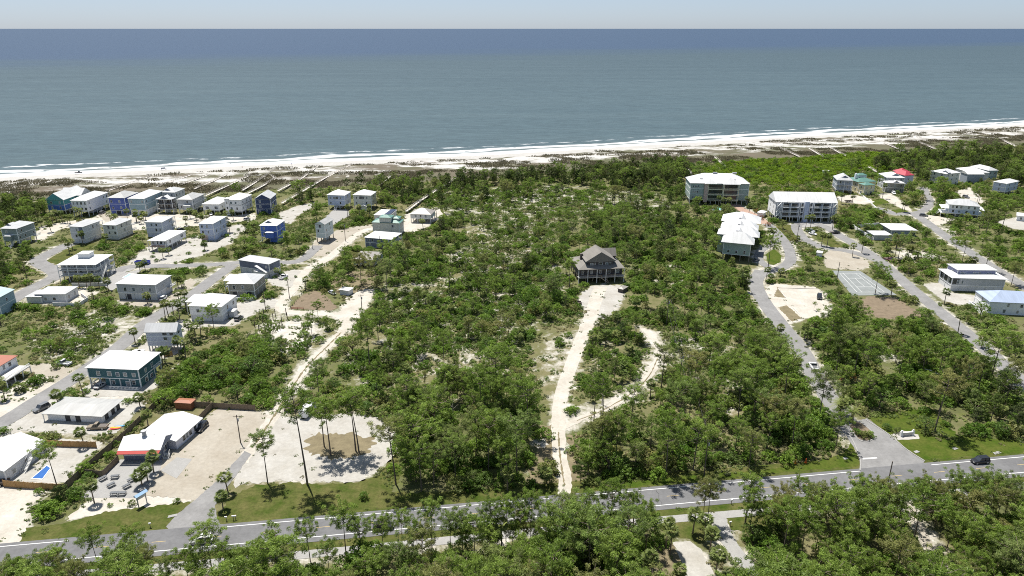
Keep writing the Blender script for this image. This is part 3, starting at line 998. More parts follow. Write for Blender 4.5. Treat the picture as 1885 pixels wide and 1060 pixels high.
def make_ground():
    X, Y = np.meshgrid(_gx, _gy, indexing='ij')
    sand = np.zeros(X.shape)
    for P in SAND_POLYS:
        sand[in_poly(X, Y, P)] = 1
    for L, hw in SAND_LINES:
        sand[line_dist(X, Y, L) < hw + .3] = 1
    sand = blur(sand, 1, 1) * .85
    for P, s in OPEN_SAND:
        w = np.zeros(X.shape)
        w[in_poly(X, Y, np.array([G(*p)[:2] for p in P]))] = s
        sand = np.maximum(sand, blur(w, 3, 2))
    rd = np.zeros(X.shape)
    for L, hw in ROADS:
        rd = np.maximum(rd, line_dist(X, Y, L) < hw + 2.2)
    sand = np.maximum(sand, blur(rd.astype(float), 1, 2) * .55)
    dry = blur((vnoise(X, Y, 30, 21) > .55).astype(float), 3, 2)
    S = shore_s(X, Y)
    sand = np.maximum(sand, np.clip(1 - (S - 20) / 12, 0, 1))
    ox = np.concatenate([[-9000, -2500, -800], _gx, [1000, 2500, 9000]])
    oy = np.concatenate([[-4000, -900, -100], _gy, [1000, 2000, 5000]])
    XX, YY = np.meshgrid(ox, oy, indexing='ij')
    Z = np.interp(shore_s(XX, YY), [-60, -20, 10, 22], [-8, -2.5, -.8, 0])
    sa = np.pad(sand, 3, mode='edge').astype(np.float32)
    dr = np.pad(dry, 3, mode='edge').astype(np.float32)
    V = np.stack([XX, YY, Z], -1).reshape(-1, 3)
    n, k = XX.shape
    idx = np.arange(n * k).reshape(n, k)
    F = np.stack([idx[:-1, :-1], idx[1:, :-1], idx[1:, 1:], idx[:-1, 1:]], -1).reshape(-1, 4)
    me = bpy.data.meshes.new('ground')
    me.vertices.add(len(V))
    me.vertices.foreach_set('co', V.astype(np.float32).ravel())
    me.loops.add(F.size)
    me.loops.foreach_set('vertex_index', F.astype(np.int32).ravel())
    me.polygons.add(len(F))
    me.polygons.foreach_set('loop_start', np.arange(0, F.size, 4, dtype=np.int32))
    me.update(calc_edges=True)
    for nm, arr in (('bare', sa), ('dry', dr)):
        a = me.attributes.new(nm, 'FLOAT', 'POINT')
        a.data.foreach_set('value', arr.ravel())
    m, nt, out = _nt('scrub_floor')
    N, Lk = nt.nodes, nt.links
    geo = N.new('ShaderNodeNewGeometry')

    def noise_(scale, det=5, ro=.65):
        n_ = N.new('ShaderNodeTexNoise')
        n_.inputs['Scale'].default_value = scale
        n_.inputs['Detail'].default_value = det
        n_.inputs['Roughness'].default_value = ro
        Lk.new(geo.outputs['Position'], n_.inputs['Vector'])
        return n_.outputs[0]

    def rng_(v, a, b):
        mr = N.new('ShaderNodeMapRange')
        mr.inputs[1].default_value = a
        mr.inputs[2].default_value = b
        Lk.new(v, mr.inputs[0])
        return mr.outputs[0]

    def mixc(f, a, b):
        mx = N.new('ShaderNodeMix')
        mx.data_type = 'RGBA'
        Lk.new(f, mx.inputs[0])
        for q, w in ((6, a), (7, b)):
            if isinstance(w, tuple):
                mx.inputs[q].default_value = (*w, 1)
            else:
                Lk.new(w, mx.inputs[q])
        return mx.outputs[2]

    def attr(nm):
        a_ = N.new('ShaderNodeAttribute')
        a_.attribute_name = nm
        return a_.outputs['Fac']
    base = mixc(rng_(noise_(.09, 6), .35, .65), (.062, .075, .026), (.125, .118, .062))
    base = mixc(rng_(noise_(.5, 4), .45, .7), base, (.10, .115, .032))
    base = mixc(attr('dry'), base, mixc(rng_(noise_(.3), .3, .7), (.09, .095, .036), (.165, .145, .08)))
    ad = N.new('ShaderNodeMath')
    ad.operation = 'MULTIPLY_ADD'
    Lk.new(attr('bare'), ad.inputs[0])
    ad.inputs[1].default_value = .55
    n4 = N.new('ShaderNodeMath')
    n4.operation = 'MULTIPLY_ADD'
    Lk.new(noise_(.16, 7, .72), n4.inputs[0])
    n4.inputs[1].default_value = 1.0
    n4.inputs[2].default_value = -.02
    Lk.new(n4.outputs[0], ad.inputs[2])
    col = mixc(rng_(ad.outputs[0], .62, .80), base, mixc(rng_(noise_(.35), .3, .7), (.46, .44, .405), (.33, .305, .26)))
    b = N.new('ShaderNodeBsdfPrincipled')
    b.inputs['Roughness'].default_value = .95
    b.inputs['Specular IOR Level'].default_value = .1
    Lk.new(col, b.inputs['Base Color'])
    bp = N.new('ShaderNodeBump')
    bp.inputs['Strength'].default_value = .7
    bp.inputs['Distance'].default_value = .35
    Lk.new(noise_(1.4, 3), bp.inputs['Height'])
    Lk.new(bp.outputs[0], b.inputs['Normal'])
    Lk.new(b.outputs[0], out.inputs[0])
    me.materials.append(m)
    tag(put('ground', me), kind='structure')


make_ground()

# ================================================================== BUILDINGS
def paint(name, c, var=.06, rough=.7):
    mat(name, c, rough, var, .35)


for nm, c in dict(wall_white=(.74, .74, .74), wall_lavender=(.56, .57, .66), wall_grey=(.42, .43, .44), wall_light=(.60, .60, .60), wall_green_grey=(.25, .29, .28),
                  wall_cream=(.66, .63, .55), wall_blue=(.075, .16, .44), wall_royal=(.10, .14, .40), wall_teal=(.09, .31, .32), wall_sky=(.40, .47, .58),
                  wall_aqua=(.30, .40, .44), wall_brown=(.10, .085, .075), wall_navy=(.05, .07, .15), wall_bright_blue=(.12, .20, .58), wall_mint=(.50, .57, .56),
                  wall_pale_blue=(.45, .50, .62), wall_taupe=(.28, .265, .23), wall_deep_teal=(.045, .12, .14), wall_slate=(.16, .18, .24), wall_steel=(.30, .33, .38),
                  wall_sage=(.30, .37, .34), wall_yellow=(.68, .62, .40), wall_pink=(.50, .38, .33), wall_dark_wood=(.075, .065, .065), wall_violet=(.25, .26, .38),
                  trim_white=(.80, .80, .79), trim_cream=(.68, .64, .46), pile_wood=(.33, .27, .21), pile_white=(.70, .70, .68), deck_wood=(.38, .29, .20),
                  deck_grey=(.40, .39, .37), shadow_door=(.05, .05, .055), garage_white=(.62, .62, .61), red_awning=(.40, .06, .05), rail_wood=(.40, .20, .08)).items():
    paint(nm, c)
for nm, c in dict(roof_white=(.82, .82, .81), roof_grey=(.55, .55, .53), roof_silver=(.66, .67, .67), roof_tan=(.40, .37, .33), roof_green=(.14, .30, .25), roof_red=(.55, .06, .09),
                  roof_coral=(.55, .20, .13), roof_blue=(.48, .57, .74), roof_pale_aqua=(.50, .64, .66), roof_shingle=(.29, .27, .24), roof_terracotta=(.44, .17, .09)).items():
    mat(nm, c, .45, .15, .5, stretch=(1.6, .22, .22))
mat('glass_dark', (.03, .036, .045), .12, .2, .5, spec=.6)
mat('glass_sky', (.10, .13, .16), .1, .3, .5, spec=.7)
mat('glass_blind', (.26, .26, .25), .3, .2, .5, spec=.5)
mat('solar_panel', (.02, .025, .05), .2, .2, .5, spec=.6)
mat('metal_grey', (.35, .35, .36), .4, .1, 1.0)

FOOT = []          # building footprints that plants keep off
_wm = {}


def window_mesh(w, h):
    k = (round(w, 2), round(h, 2))
    if k not in _wm:
        f = MB().box(-w / 2 - .11, w / 2 + .11, -.05, .05, -.11, h + .11)
        g = MB().box(-w / 2, w / 2, -.075, .0, 0, h / 2 - .03).box(-w / 2, w / 2, -.075, .0, h / 2 + .03, h)
        _wm[k] = (f.mesh('window', 'trim_white'), [g.mesh('pane', q) for q in ('glass_dark', 'glass_dark', 'glass_sky', 'glass_blind')])
    return _wm[k]


def put_window(root, p, rz, w=.95, h=1.5):
    a, b = window_mesh(w, h)
    o = put('window', a, root, p, rz)
    put('pane', b[random.randrange(4)], o)
    return o


def hip_roof(mb, x0, x1, y0, y1, z, rise, kind, th=.16):
    """roof solid over a rectangle; kind: hip, gable_u (ridge along x), gable_v (ridge along y), shed"""
    w, d = x1 - x0, y1 - y0
    cx, cy = (x0 + x1) / 2, (y0 + y1) / 2
    lo = [(x0, y0, z), (x1, y0, z), (x1, y1, z), (x0, y1, z)]
    hi = [(p[0], p[1], z + th) for p in lo]
    base = [(3, 2, 1, 0), (0, 1, 5, 4), (1, 2, 6, 5), (2, 3, 7, 6), (3, 0, 4, 7)]
    zt = z + th + rise
    if kind == 'hip':
        e = min(w, d) / 2
        r = [(x0 + e, cy, zt), (x1 - e, cy, zt)] if w >= d else [(cx, y0 + e, zt), (cx, y1 - e, zt)]
        if abs(w - d) < .3:
            mb.add(lo + hi + [(cx, cy, zt)], base + [(4, 5, 8), (5, 6, 8), (6, 7, 8), (7, 4, 8)])
        elif w >= d:
            mb.add(lo + hi + r, base + [(4, 5, 9, 8), (5, 6, 9), (6, 7, 8, 9), (7, 4, 8)])
        else:
            mb.add(lo + hi + r, base + [(4, 5, 8), (5, 6, 9, 8), (6, 7, 9), (7, 4, 8, 9)])
    elif kind == 'gable_u':
        mb.add(lo + hi + [(x0, cy, zt), (x1, cy, zt)], base + [(4, 5, 9, 8), (5, 6, 9), (6, 7, 8, 9), (7, 4, 8)])
    elif kind == 'gable_v':
        mb.add(lo + hi + [(cx, y0, zt), (cx, y1, zt)], base + [(4, 5, 8), (5, 6, 9, 8), (6, 7, 9), (7, 4, 8, 9)])
    elif kind == 'shed':
        hi = [hi[0], hi[1], (x1, y1, zt), (x0, y1, zt)]
        mb.add(lo + hi, base + [(4, 5, 6, 7)])
    return mb


def gable_walls(h, x0, x1, y0, y1, z, rise, kind, m, inset=.35):
    """one wall triangle under each end of a gable roof"""
    cx, cy = (x0 + x1) / 2, (y0 + y1) / 2
    if kind == 'gable_v':
        ends = [[(x0 + inset, yy, z), (x1 - inset, yy, z), (cx, yy, z + rise * .93)] for yy in (y0 - .02, y1 + .02)]
        offs = [(0, .2), (0, -.2)]
    else:
        ends = [[(xx, y0 + inset, z), (xx, y1 - inset, z), (xx, cy, z + rise * .93)] for xx in (x0 - .02, x1 + .02)]
        offs = [(.2, 0), (-.2, 0)]
    for a, o in zip(ends, offs):
        b = [(p[0] + o[0], p[1] + o[1], p[2]) for p in a]
        h.part('gable_wall', MB().add(a + b, [(0, 1, 2), (5, 4, 3), (0, 3, 4, 1), (1, 4, 5, 2), (2, 5, 3, 0)]), m)


def railing(a, b, z, h=1.0):
    mb = MB()
    a, b = Vector((*a, z)), Vector((*b, z))
    L = (b - a).length
    mb.bar(a + Vector((0, 0, h)), b + Vector((0, 0, h)), .09, .09)
    mb.bar(a + Vector((0, 0, .12)), b + Vector((0, 0, .12)), .07, .09)
    n = max(2, int(L / .45))
    for i in range(n + 1):
        p = a.lerp(b, i / n)
        mb.bar(p + Vector((0, 0, .12)), p + Vector((0, 0, h)), .07)
    return mb


class House:
    def __init__(self, name, label, cat='house', group=None):
        self.name, self.label, self.cat, self.group = name, label, cat, group
        self.root = None

    def frame(self, L, N, R=None, d=None, base=None, H=None, turn=None):
        """footprint from roof-edge corners (left, near, right pixel), height from the pixel row where the near corner meets the ground"""
        if H is None:
            H = height_of(N[0], N[1], base)
        l, n = np.array(G(*L, H)[:2]), np.array(G(*N, H)[:2])
        u = n - l
        a1 = math.atan2(u[1], u[0])
        w = np.linalg.norm(u)
        if R is not None:
            r = np.array(G(*R, H)[:2])
            v = r - n
            a2 = math.atan2(v[1], v[0]) - math.pi / 2
            lv = np.linalg.norm(v)
            da = (a2 - a1 + math.pi) % (2 * math.pi) - math.pi
            th = a1 + da * lv / (lv + w) if abs(da) < .7 else a1
            d = max(abs(v @ np.array([-math.sin(th), math.cos(th)])), 3.0)
            w = max(abs(u @ np.array([math.cos(th), math.sin(th)])), 3.0)
        else:
            th = a1 if turn is None else R_(turn)
        ux, uy = np.array([math.cos(th), math.sin(th)]), np.array([-math.sin(th), math.cos(th)])
        c = n - ux * w / 2 + uy * d / 2
        FOOT.append(np.array([c + ux * a * (w / 2 + .6) + uy * b * (d / 2 + .6) for a, b in ((-1, -1), (1, -1), (1, 1), (-1, 1))]))
        q4 = FOOT[-1]
        VISIBLE.append([(*q4[0], .3 * H), (*q4[1], .3 * H), (*q4[1], H), (*q4[0], H)])
        VISIBLE.append([(*q4[1], .3 * H), (*q4[2], .3 * H), (*q4[2], H), (*q4[1], H)])
        VISIBLE.append([(*q_, H + .5) for q_ in q4])
        if self.root is None:
            self.root = empty(self.name, (c[0], c[1], 0))
            tag(self.root, self.label, self.cat, self.group)
        self.loc = (c[0] - self.root.location.x, c[1] - self.root.location.y, 0)
        self.th, self.w, self.d, self.H = th, w, d, H
        return self

    def part(self, name, mb, m):
        return mb.build(name, m, self.root, self.loc, self.th)

    def at(self, x, y, z):
        c, s = math.cos(self.th), math.sin(self.th)
        return (self.loc[0] + c * x - s * y, self.loc[1] + s * x + c * y, z)

    def win(self, face, t, z, w=.95, h=1.5, box=None):
        """window on a face of the last wall box; t from 0 (left) to 1 (right) as seen from outside"""
        x0, x1, y0, y1 = box or self.box
        if face == 'f':
            p, rz = (x0 + (x1 - x0) * t, y0 - .03), 0
        elif face == 'r':
            p, rz = (x1 + .03, y0 + (y1 - y0) * t), math.pi / 2
        elif face == 'l':
            p, rz = (x0 - .03, y1 + (y0 - y1) * t), -math.pi / 2
        w = round(w * random.choice((.85, 1.0, 1.0, 1.2)), 2)
        h = round(h * random.choice((.85, 1.0, 1.0)), 2)
        return put_window(self.root, self.at(*p, z), self.th + rz, w, h)

    def vol(self, L, N, R=None, d=None, base=None, H=None, turn=None, wall='wall_white', roof='hip', rise=None, rm='roof_white', over=.55, stilt=0.0,
            low=None, floors=2, wf=3, wr=3, wl=0, gal='', gd=2.2, z0=None, door=0, band=True, upper=None, railm='trim_white', piles='pile_white', winh=1.5, winw=.95,
            gable_m=None, lowwin=0, corner=True):
        self.frame(L, N, R, d, base, H, turn)
        w, d, H = self.w, self.d, self.H
        if rise is None:
            rise = min(w, d) * (.22 if roof == 'hip' else .28)
        X0, X1, Y0, Y1 = -w / 2, w / 2, -d / 2, d / 2
        ov = min(over, w * .1, d * .1)
        x0, x1, y0, y1 = X0 + ov, X1 - ov, Y0 + ov, Y1 - ov
        if 'f' in gal:
            y0 = Y0 + gd
        if 'r' in gal:
            x1 = X1 - gd
        if 'l' in gal:
            x0 = X0 + gd
        self.box = (x0, x1, y0, y1)
        zb = stilt if z0 is None else z0
        body = MB().box(x0, x1, y0, y1, zb, H + .02)
        self.part('wall', body, wall)
        if upper:
            zf = zb + (H - zb) * .55
            self.part('upper_wall', MB().box(x0 - .03, x1 + .03, y0 - .03, y1 + .03, zf, H + .01), upper)
        rf = MB()
        hip_roof(rf, X0, X1, Y0, Y1, H, rise, roof)
        self.roof_o = self.part('roof', rf, rm)
        if roof.startswith('gable'):
            gable_walls(self, X0, X1, Y0, Y1, H + .16, rise, roof, gable_m or wall)
        # ground storey
        if stilt > .3 and z0 is None:
            if low:
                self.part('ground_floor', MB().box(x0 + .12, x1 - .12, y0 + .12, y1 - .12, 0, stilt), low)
            else:
                self.part('stair_core', MB().box(x0 + (x1 - x0) * .3, x0 + (x1 - x0) * .62, y0 + (y1 - y0) * .42, y1 - .4, 0, stilt), 'wall_light' if piles == 'pile_white' else wall)
            nx, ny = max(2, int((x1 - x0) / 3.4)), max(2, int((y1 - y0) / 3.8))
            pm = MB().box(-.17, .17, -.17, .17, 0, stilt).mesh('pile', piles)
            for i in range(nx + 1):
                for j in range(ny + 1):
                    if j in (0, ny) or i in (0, nx):
                        put('pile', pm, self.root, self.at(x0 + .14 + (x1 - x0 - .28) * i / nx, y0 + .14 + (y1 - y0 - .28) * j / ny, 0), self.th)
        # trim: corner boards and floor bands
        fh = (H - zb) / floors
        tr = MB()
        e = .045
        if corner:
            for (cx, cy) in ((x0, y0), (x1, y0), (x1, y1), (x0, y1)):
                tr.box(cx - .13, cx + .13, cy - .13, cy + .13, zb, H)
        if band:
            for k in range(floors):
                zz = zb + fh * k
                tr.box(x0 - e, x1 + e, y0 - e, y1 + e, zz - .09, zz + .14)
        if tr.v:
            self.part('trim', tr, 'trim_white')
        # windows
        for k in range(floors):
            zz = zb + fh * k + min(.95, fh * .3)
            for face, n in (('f', wf), ('r', wr), ('l', wl)):
                lst = n[min(k, len(n) - 1)] if isinstance(n, list) and n and isinstance(n[0], (list, int)) else n
                if isinstance(lst, int):
                    lst = [(i + .5) / lst for i in range(lst)] if lst else []
                for t in lst:
                    self.win(face, t, zz, winw, min(winh, fh * .55))
        if lowwin and stilt:
            for i in range(lowwin):
                o = put('garage_bay', MB().box(-1.25, 1.25, -.08, .02, 0, min(2.3, stilt - .3)).mesh('garage_bay', 'shadow_door' if door else 'garage_white'), self.root,  # dark panel standing in for the shade inside an open garage
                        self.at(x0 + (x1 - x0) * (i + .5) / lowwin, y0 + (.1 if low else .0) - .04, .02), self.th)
        # galleries: deck, railing and posts on each storey
        for g in gal:
            if g == 'f':
                a, b, dk = (X0 + .25, Y0 + .25), (X1 - .25, Y0 + .25), (X0 + .15, X1 - .15, Y0 + .12, y0)
            elif g == 'r':
                a, b, dk = (X1 - .25, Y0 + .25), (X1 - .25, Y1 - .25), (x1, X1 - .12, Y0 + .14, Y1 - .14)
            else:
                a, b, dk = (X0 + .25, Y1 - .25), (X0 + .25, Y0 + .25), (X0 + .12, x0, Y0 + .16, Y1 - .16)
            for k in range(floors):
                zz = zb + fh * k
                if zz > .5:
                    self.part('deck', MB().box(dk[0], dk[1], dk[2], dk[3], zz - .22 + (.012 if g == 'f' else 0), zz + .015 + (.012 if g == 'f' else 0)), 'deck_grey')
                    self.part('railing', railing(a, b, zz), railm)
            L_ = math.hypot(b[0] - a[0], b[1] - a[1])
            n = max(2, int(L_ / 3.6))
            pm = MB().box(-.11, .11, -.11, .11, 0, H).mesh('post', 'trim_white' if railm != 'rail_wood' else 'pile_white')
            for i in range(n + 1):
                t = i / n
                put('post', pm, self.root, self.at(a[0] + (b[0] - a[0]) * t, a[1] + (b[1] - a[1]) * t, 0), self.th)
        return self

    def rear_porch(self, depth=2.3, stilt=2.5, floors=2, cars=False):
        """open sea side porches: decks, posts and railings across the back"""
        x0, x1, y0, y1 = self.box
        fh = (self.H - stilt) / floors
        for k in range(floors):
            z = stilt + fh * k
            self.part('deck', MB().box(x0, x1 + .5, y1 + .01, y1 + depth, z - .2, z), 'deck_grey')
            self.part('railing', railing((x1 + .45, y1 + .1), (x1 + .45, y1 + depth - .1), z), 'trim_white')
        for x, y in ((x1 + .42, y1 + depth - .12), (x0 + .1, y1 + depth - .12), (x1 + .42, y1 + .2)):
            self.part('post', MB().box(x - .1, x + .1, y - .1, y + .1, 0, self.H), 'trim_white')
        rf = MB()
        rf.add([(x0 - .3, y1 + .4, self.H + .3), (x1 + .8, y1 + .4, self.H + .3), (x1 + .8, y1 + depth + .4, self.H - .1), (x0 - .3, y1 + depth + .4, self.H - .1),
                (x0 - .3, y1 + .4, self.H + .2), (x1 + .8, y1 + .4, self.H + .2), (x1 + .8, y1 + depth + .4, self.H - .2), (x0 - .3, y1 + depth + .4, self.H - .2)],
               [(0, 1, 2, 3), (7, 6, 5, 4), (0, 4, 5, 1), (1, 5, 6, 2), (2, 6, 7, 3), (3, 7, 4, 0)])
        self.part('porch_roof', rf, 'roof_silver')
        self.part('heat_pump', MB().box(x1 + .1, x1 + .9, y0 + (y1 - y0) * .5, y0 + (y1 - y0) * .5 + .9, .3, 1.2), 'metal_grey')
        return self

    def dormer(self, t=.35, s=1.0, up=.3, m='wall_slate', rm='roof_white'):
        """small gable on the front roof slope"""
        wdt = 2.3 * s
        x = -self.w / 2 + self.w * t
        y = -self.d / 2 + self.d * up * .5
        rise = min(self.w, self.d) * .22
        z = self.H + .16 + rise * up
        mb = MB()
        mb.add([(x - wdt, y, z - .1), (x + wdt, y, z - .1), (x, y, z + wdt * .5), (x - wdt, y + 2.2 * s, z), (x + wdt, y + 2.2 * s, z), (x, y + 3.4 * s, z + wdt * .5)],
               [(0, 1, 2), (0, 3, 4, 1), (3, 5, 4)])
        self.part('dormer_wall', mb, m)
        mr = MB()
        mr.add([(x - wdt - .3, y - .35, z - .2), (x, y - .35, z + wdt * .5 + .08), (x + wdt + .3, y - .35, z - .2),
                (x - wdt - .3, y + 2.4 * s, z - .12), (x, y + 3.8 * s, z + wdt * .5 + .08), (x + wdt + .3, y + 2.4 * s, z - .12)],
               [(0, 1, 4, 3), (1, 2, 5, 4)])
        mr.build('dormer_roof', rm, self.roof_o)
        return self

    def box_part(self, name, m, x0, x1, y0, y1, z0, z1, roof=None, rise=.6, rm='roof_white'):
        """bay, cupola, porch or tower in local metres"""
        self.part(name, MB().box(x0, x1, y0, y1, z0, z1), m)
        if roof:
            rf = MB()
            hip_roof(rf, x0 - .35, x1 + .35, y0 - .35, y1 + .35, z1, rise, roof, .12)
            self.part('roof', rf, rm)
        return self

    def stairs(self, x, y, z, dirx=0, diry=-1, width=1.2, m='pile_white'):
        mb = MB()
        n = max(3, int(z / .2))
        for i in range(n):
            zz = z * (1 - (i + 1) / n)
            p = Vector((x + dirx * .28 * i, y + diry * .28 * i, zz))
            hx, hy = (width / 2, .15) if diry else (.15, width / 2)
            mb.box(p.x - hx, p.x + hx, p.y - hy, p.y + hy, zz, zz + .06)
        e = Vector((x + dirx * .28 * n, y + diry * .28 * n, 0))
        s = Vector((x, y, z))
        o = Vector((abs(diry), abs(dirx), 0)) * width / 2
        for k in (-1, 1):
            mb.bar(s + o * k, e + o * k, .07, .25)
            mb.bar(s + o * k + Vector((0, 0, 1)), e + o * k + Vector((0, 0, 1)), .07, .09)
            mb.bar(e + o * k, e + o * k + Vector((0, 0, 1)), .09)
            mb.bar(s + o * k, s + o * k + Vector((0, 0, 1)), .09)
        self.part('stairs', mb, m)
        return self


GL = 'beach houses on stilts'
# ---- front row by the dunes, left to right
h = House('beach_house', 'big gabled house, cobalt blue below and teal above, leftmost of the row facing the dunes', group=GL)
h.vol((83, 368), (117, 368.5), (160, 353), base=396, wall='wall_blue', upper='wall_teal', roof='gable_v', stilt=3.0, wf=2, wr=[2, 1], gable_m='wall_teal', rise=4.2)
_d = h.d
rf = MB()
hip_roof(rf, -h.w / 2 + 1, h.w / 2 + 3.2, h.d * .02, h.d * .48, h.H + .03, 3.9, 'gable_u')
h.part('cross_roof', rf, 'roof_white')
gable_walls(h, -h.w / 2 + 1, h.w / 2 + 3.1, h.d * .02, h.d * .48, h.H + .1, 3.9, 'gable_u', 'wall_teal')
h.part('wing_wall', MB().box(h.w / 2 - .6, h.w / 2 + 2.7, h.d * .05, h.d * .45, 3, h.H + .05), 'wall_teal')

h = House('beach_house', 'white house with dark window shutters and white roof right of the cobalt and teal house', group=GL)
h.vol((129.4, 369), (159.4, 369.7), (197, 354.4), base=399, wall='wall_white', stilt=3.2, wf=4, wr=[[.1, .9], [.1, .8, .95]])
h.rear_porch()
h = House('beach_house', 'royal blue house with pale grey hip roof and white square windows', group=GL)
h.vol((197.6, 364), (229.4, 364.8), (253.6, 354.4), base=395, wall='wall_royal', rm='roof_grey', stilt=2.6, low='wall_royal', wf=[[.2, .7], [.15, .65]], wr=2, lowwin=1, door=1)
h.rear_porch()
h = House('beach_house', 'aqua grey house with white columned ground storey beside the royal blue house', group=GL)
h.vol((235, 365.2), (265.7, 366.1), (298, 351.8), base=397, wall='wall_aqua', stilt=3.4, low='wall_white', wf=[[], [.15, .85]], wr=[[.08], [.1, .6, .8, .92]], lowwin=2, door=1)
h.rear_porch()
h = House('beach_house', 'dark brown house with stacked front porches and two gabled roofs', group=GL)
h.vol((296.6, 353.8), (322, 354.6), (339.6, 347), base=383, wall='wall_light', stilt=3, wf=2, wr=3, rm='roof_silver')
h.dormer(.35, 1.2, .35, 'wall_slate')
h.vol((286.4, 366.5), (316, 367.4), (323, 363.8), base=393.5, wall='wall_brown', stilt=2.8, gal='f', wf=3, wr=1, railm='wall_brown', rm='roof_silver', piles='pile_white', corner=False)
h.dormer(.5, 1.2, .35, 'wall_slate')
h = House('beach_house', 'plain grey house with pale grey hip roof and a small pent roofed entry bay', group=GL)
h.vol((324.6, 367.4), (353.9, 367.9), (376, 357.3), base=393.5, wall='wall_grey', rm='roof_grey', stilt=2.6, wf=[[.2, .85], [.65]], wr=[[.1, .9], [.1, .85]])
h.box_part('entry_bay', 'wall_grey', -h.w * .05, h.w * .38, -h.d / 2 - 1.3, -h.d / 2 + .6, 2.6, 5.4, 'hip', .6, 'roof_grey')
h.rear_porch()
h = House('beach_house', 'low white one storey house over an open carport beside the black banded white house', group=GL)
h.vol((371, 375.8), (403.6, 376.4), (424, 365.5), base=395, wall='wall_white', stilt=2.6, floors=1, wf=[.2, .3, .75, .85], wr=2)
h = House('beach_house', 'white three storey house with a thin black band between floors and a corner turret', group=GL)
h.vol((413, 367), (443.7, 368.2), (462.8, 358.2), base=397, wall='wall_white', stilt=2.6, wf=[[.35, .7], [.35, .65]], wr=3)
h.part('dark_band', MB().box(h.box[0] - .06, h.box[1] + .06, h.box[2] - .06, h.box[3] + .06, 2.6 + (h.H - 2.6) * .5 + .16, 2.6 + (h.H - 2.6) * .5 + .4), 'wall_brown')
h.box_part('turret', 'wall_white', h.box[0] - .4, h.box[0] + 2.3, h.box[2] - .5, h.box[2] + 2.2, 0, h.H + .4, 'hip', .9)
for k in range(3):
    h.win('f', .5, 1 + 3.1 * k, .9, 1.5, (h.box[0] - .4, h.box[0] + 2.3, h.box[2] - .5, h.box[2]))
h = House('beach_house', 'navy gabled house with pale roof half hidden by a tree, rightmost in the dune row', group=GL)
h.vol((466, 368), (498, 366.5), (514, 357), base=394, wall='wall_navy', roof='gable_v', rm='roof_silver', stilt=0, wf=[[.2, .7], [.3]], wr=3, floors=3)

# ---- second row
h = House('beach_house', 'green grey house with small entry gable and outside stairs, leftmost in second row', group=GL)
h.vol((-1, 421), (30.2, 421.7), (64, 409.2), base=453.8, wall='wall_green_grey', stilt=3.2, wf=[[.2], [.3]], wr=[[.1, .4, .9], [.1, .25]], rm='roof_silver', gal='', piles='pile_white')
h.box_part('entry_bay', 'wall_green_grey', -h.w * .2, h.w * .15, -h.d / 2 - 1.4, -h.d / 2 + .6, 3.2, 6.0, 'hip', .7, 'roof_silver')
h.stairs(h.w * .2, -h.d / 2, 3.2)
h.part('deck', MB().box(h.w / 2 - .3, h.w / 2 + 1.8, h.d * .25, h.d / 2, 3.0, 3.2), 'deck_grey')
h.part('railing', railing((h.w / 2 + 1.8, h.d * .25), (h.w / 2 + 1.8, h.d / 2), 3.2), 'trim_white')
h.dormer(.35, 1.0, .4, 'wall_slate', 'roof_silver')
h = House('beach_house', 'pale grey house with slate blue corner bay and hip roof behind the small lawn', group=GL)
h.vol((127.4, 416.2), (151.6, 418.4), (181.5, 406.7), base=448.7, wall='wall_light', stilt=2.4, low='wall_light', wf=[[.4], [.5]], wr=[[], [.6, .85]], rm='roof_silver', gal='')
h.box_part('bay', 'wall_slate', h.box[1] - 2.0, h.box[1] - .2, h.box[2] - .5, h.box[2] + .5, 2.6, h.H - .3)
h.rear_porch()
h = House('beach_house', 'cream grey house with small square windows and a back porch at its right end', group=GL)
h.vol((188.7, 413.6), (213.5, 415.3), (240.3, 403.4), base=441.7, wall='wall_cream', stilt=2.4, low='wall_cream', wf=[[.4, .85], [.4, .75]], wr=[[.5], [.35, .7]], rm='roof_silver', gal='')
for zz in (2.4, 2.4 + (h.H - 2.4) * .5):
    h.part('deck', MB().box(-h.w / 2 + .5, h.w / 2 + .7, h.d / 2 - .5, h.d / 2 + 1.6, zz - .2, zz), 'deck_grey')
    h.part('railing', railing((h.w / 2 + .7, h.d / 2 - 2.5), (h.w / 2 + .7, h.d / 2 + 1.6), zz), 'trim_white')
h = House('beach_house', 'tall pale lavender house with white low roof and rear balconies behind the wooden railed house', group=GL)
h.vol((265, 409.2), (298, 409.6), (319, 399), base=437, wall='wall_lavender', stilt=2.6, low='wall_lavender', wf=[[.6, .85], [.35, .65]], wr=[[.9], [.7, .85]], rise=1.2, gal='')
h.part('railing', railing((h.w / 2 + .5, h.d / 2 - 3), (h.w / 2 + .5, h.d / 2 + .5), 5.4), 'trim_white')
h.rear_porch()
h = House('beach_house', 'white one storey stilt house with brown wooden porch railing and wide white roof', group=GL)
h.vol((270.7, 443), (303.8, 444.2), (342.7, 424.5), base=463.5, wall='wall_white', stilt=2.5, floors=1, wf=4, wr=[.15, .75, .82], rise=.9, gal='f', gd=2.4, railm='rail_wood', piles='pile_white')
h = House('beach_house', 'pale blue grey three level house with red brown corner at its foot', group=GL)
h.vol((363.7, 411.8), (392.4, 412.4), (416.6, 399), base=443, wall='wall_pale_blue', stilt=3.0, low='wall_pale_blue', wf=[[.2, .6], [.18, .55]], wr=[[.2, .5, .8], [.6]], rise=1.3)
h.part('brick_corner', MB().box(h.box[0] + .05, h.box[0] + 3.6, h.box[2] - .06, h.box[2] + .5, 0, 2.8), 'wall_pink')
h.rear_porch()
h = House('beach_house', 'bright cornflower blue house with white trimmed entry bay, right end of second row', group=GL)
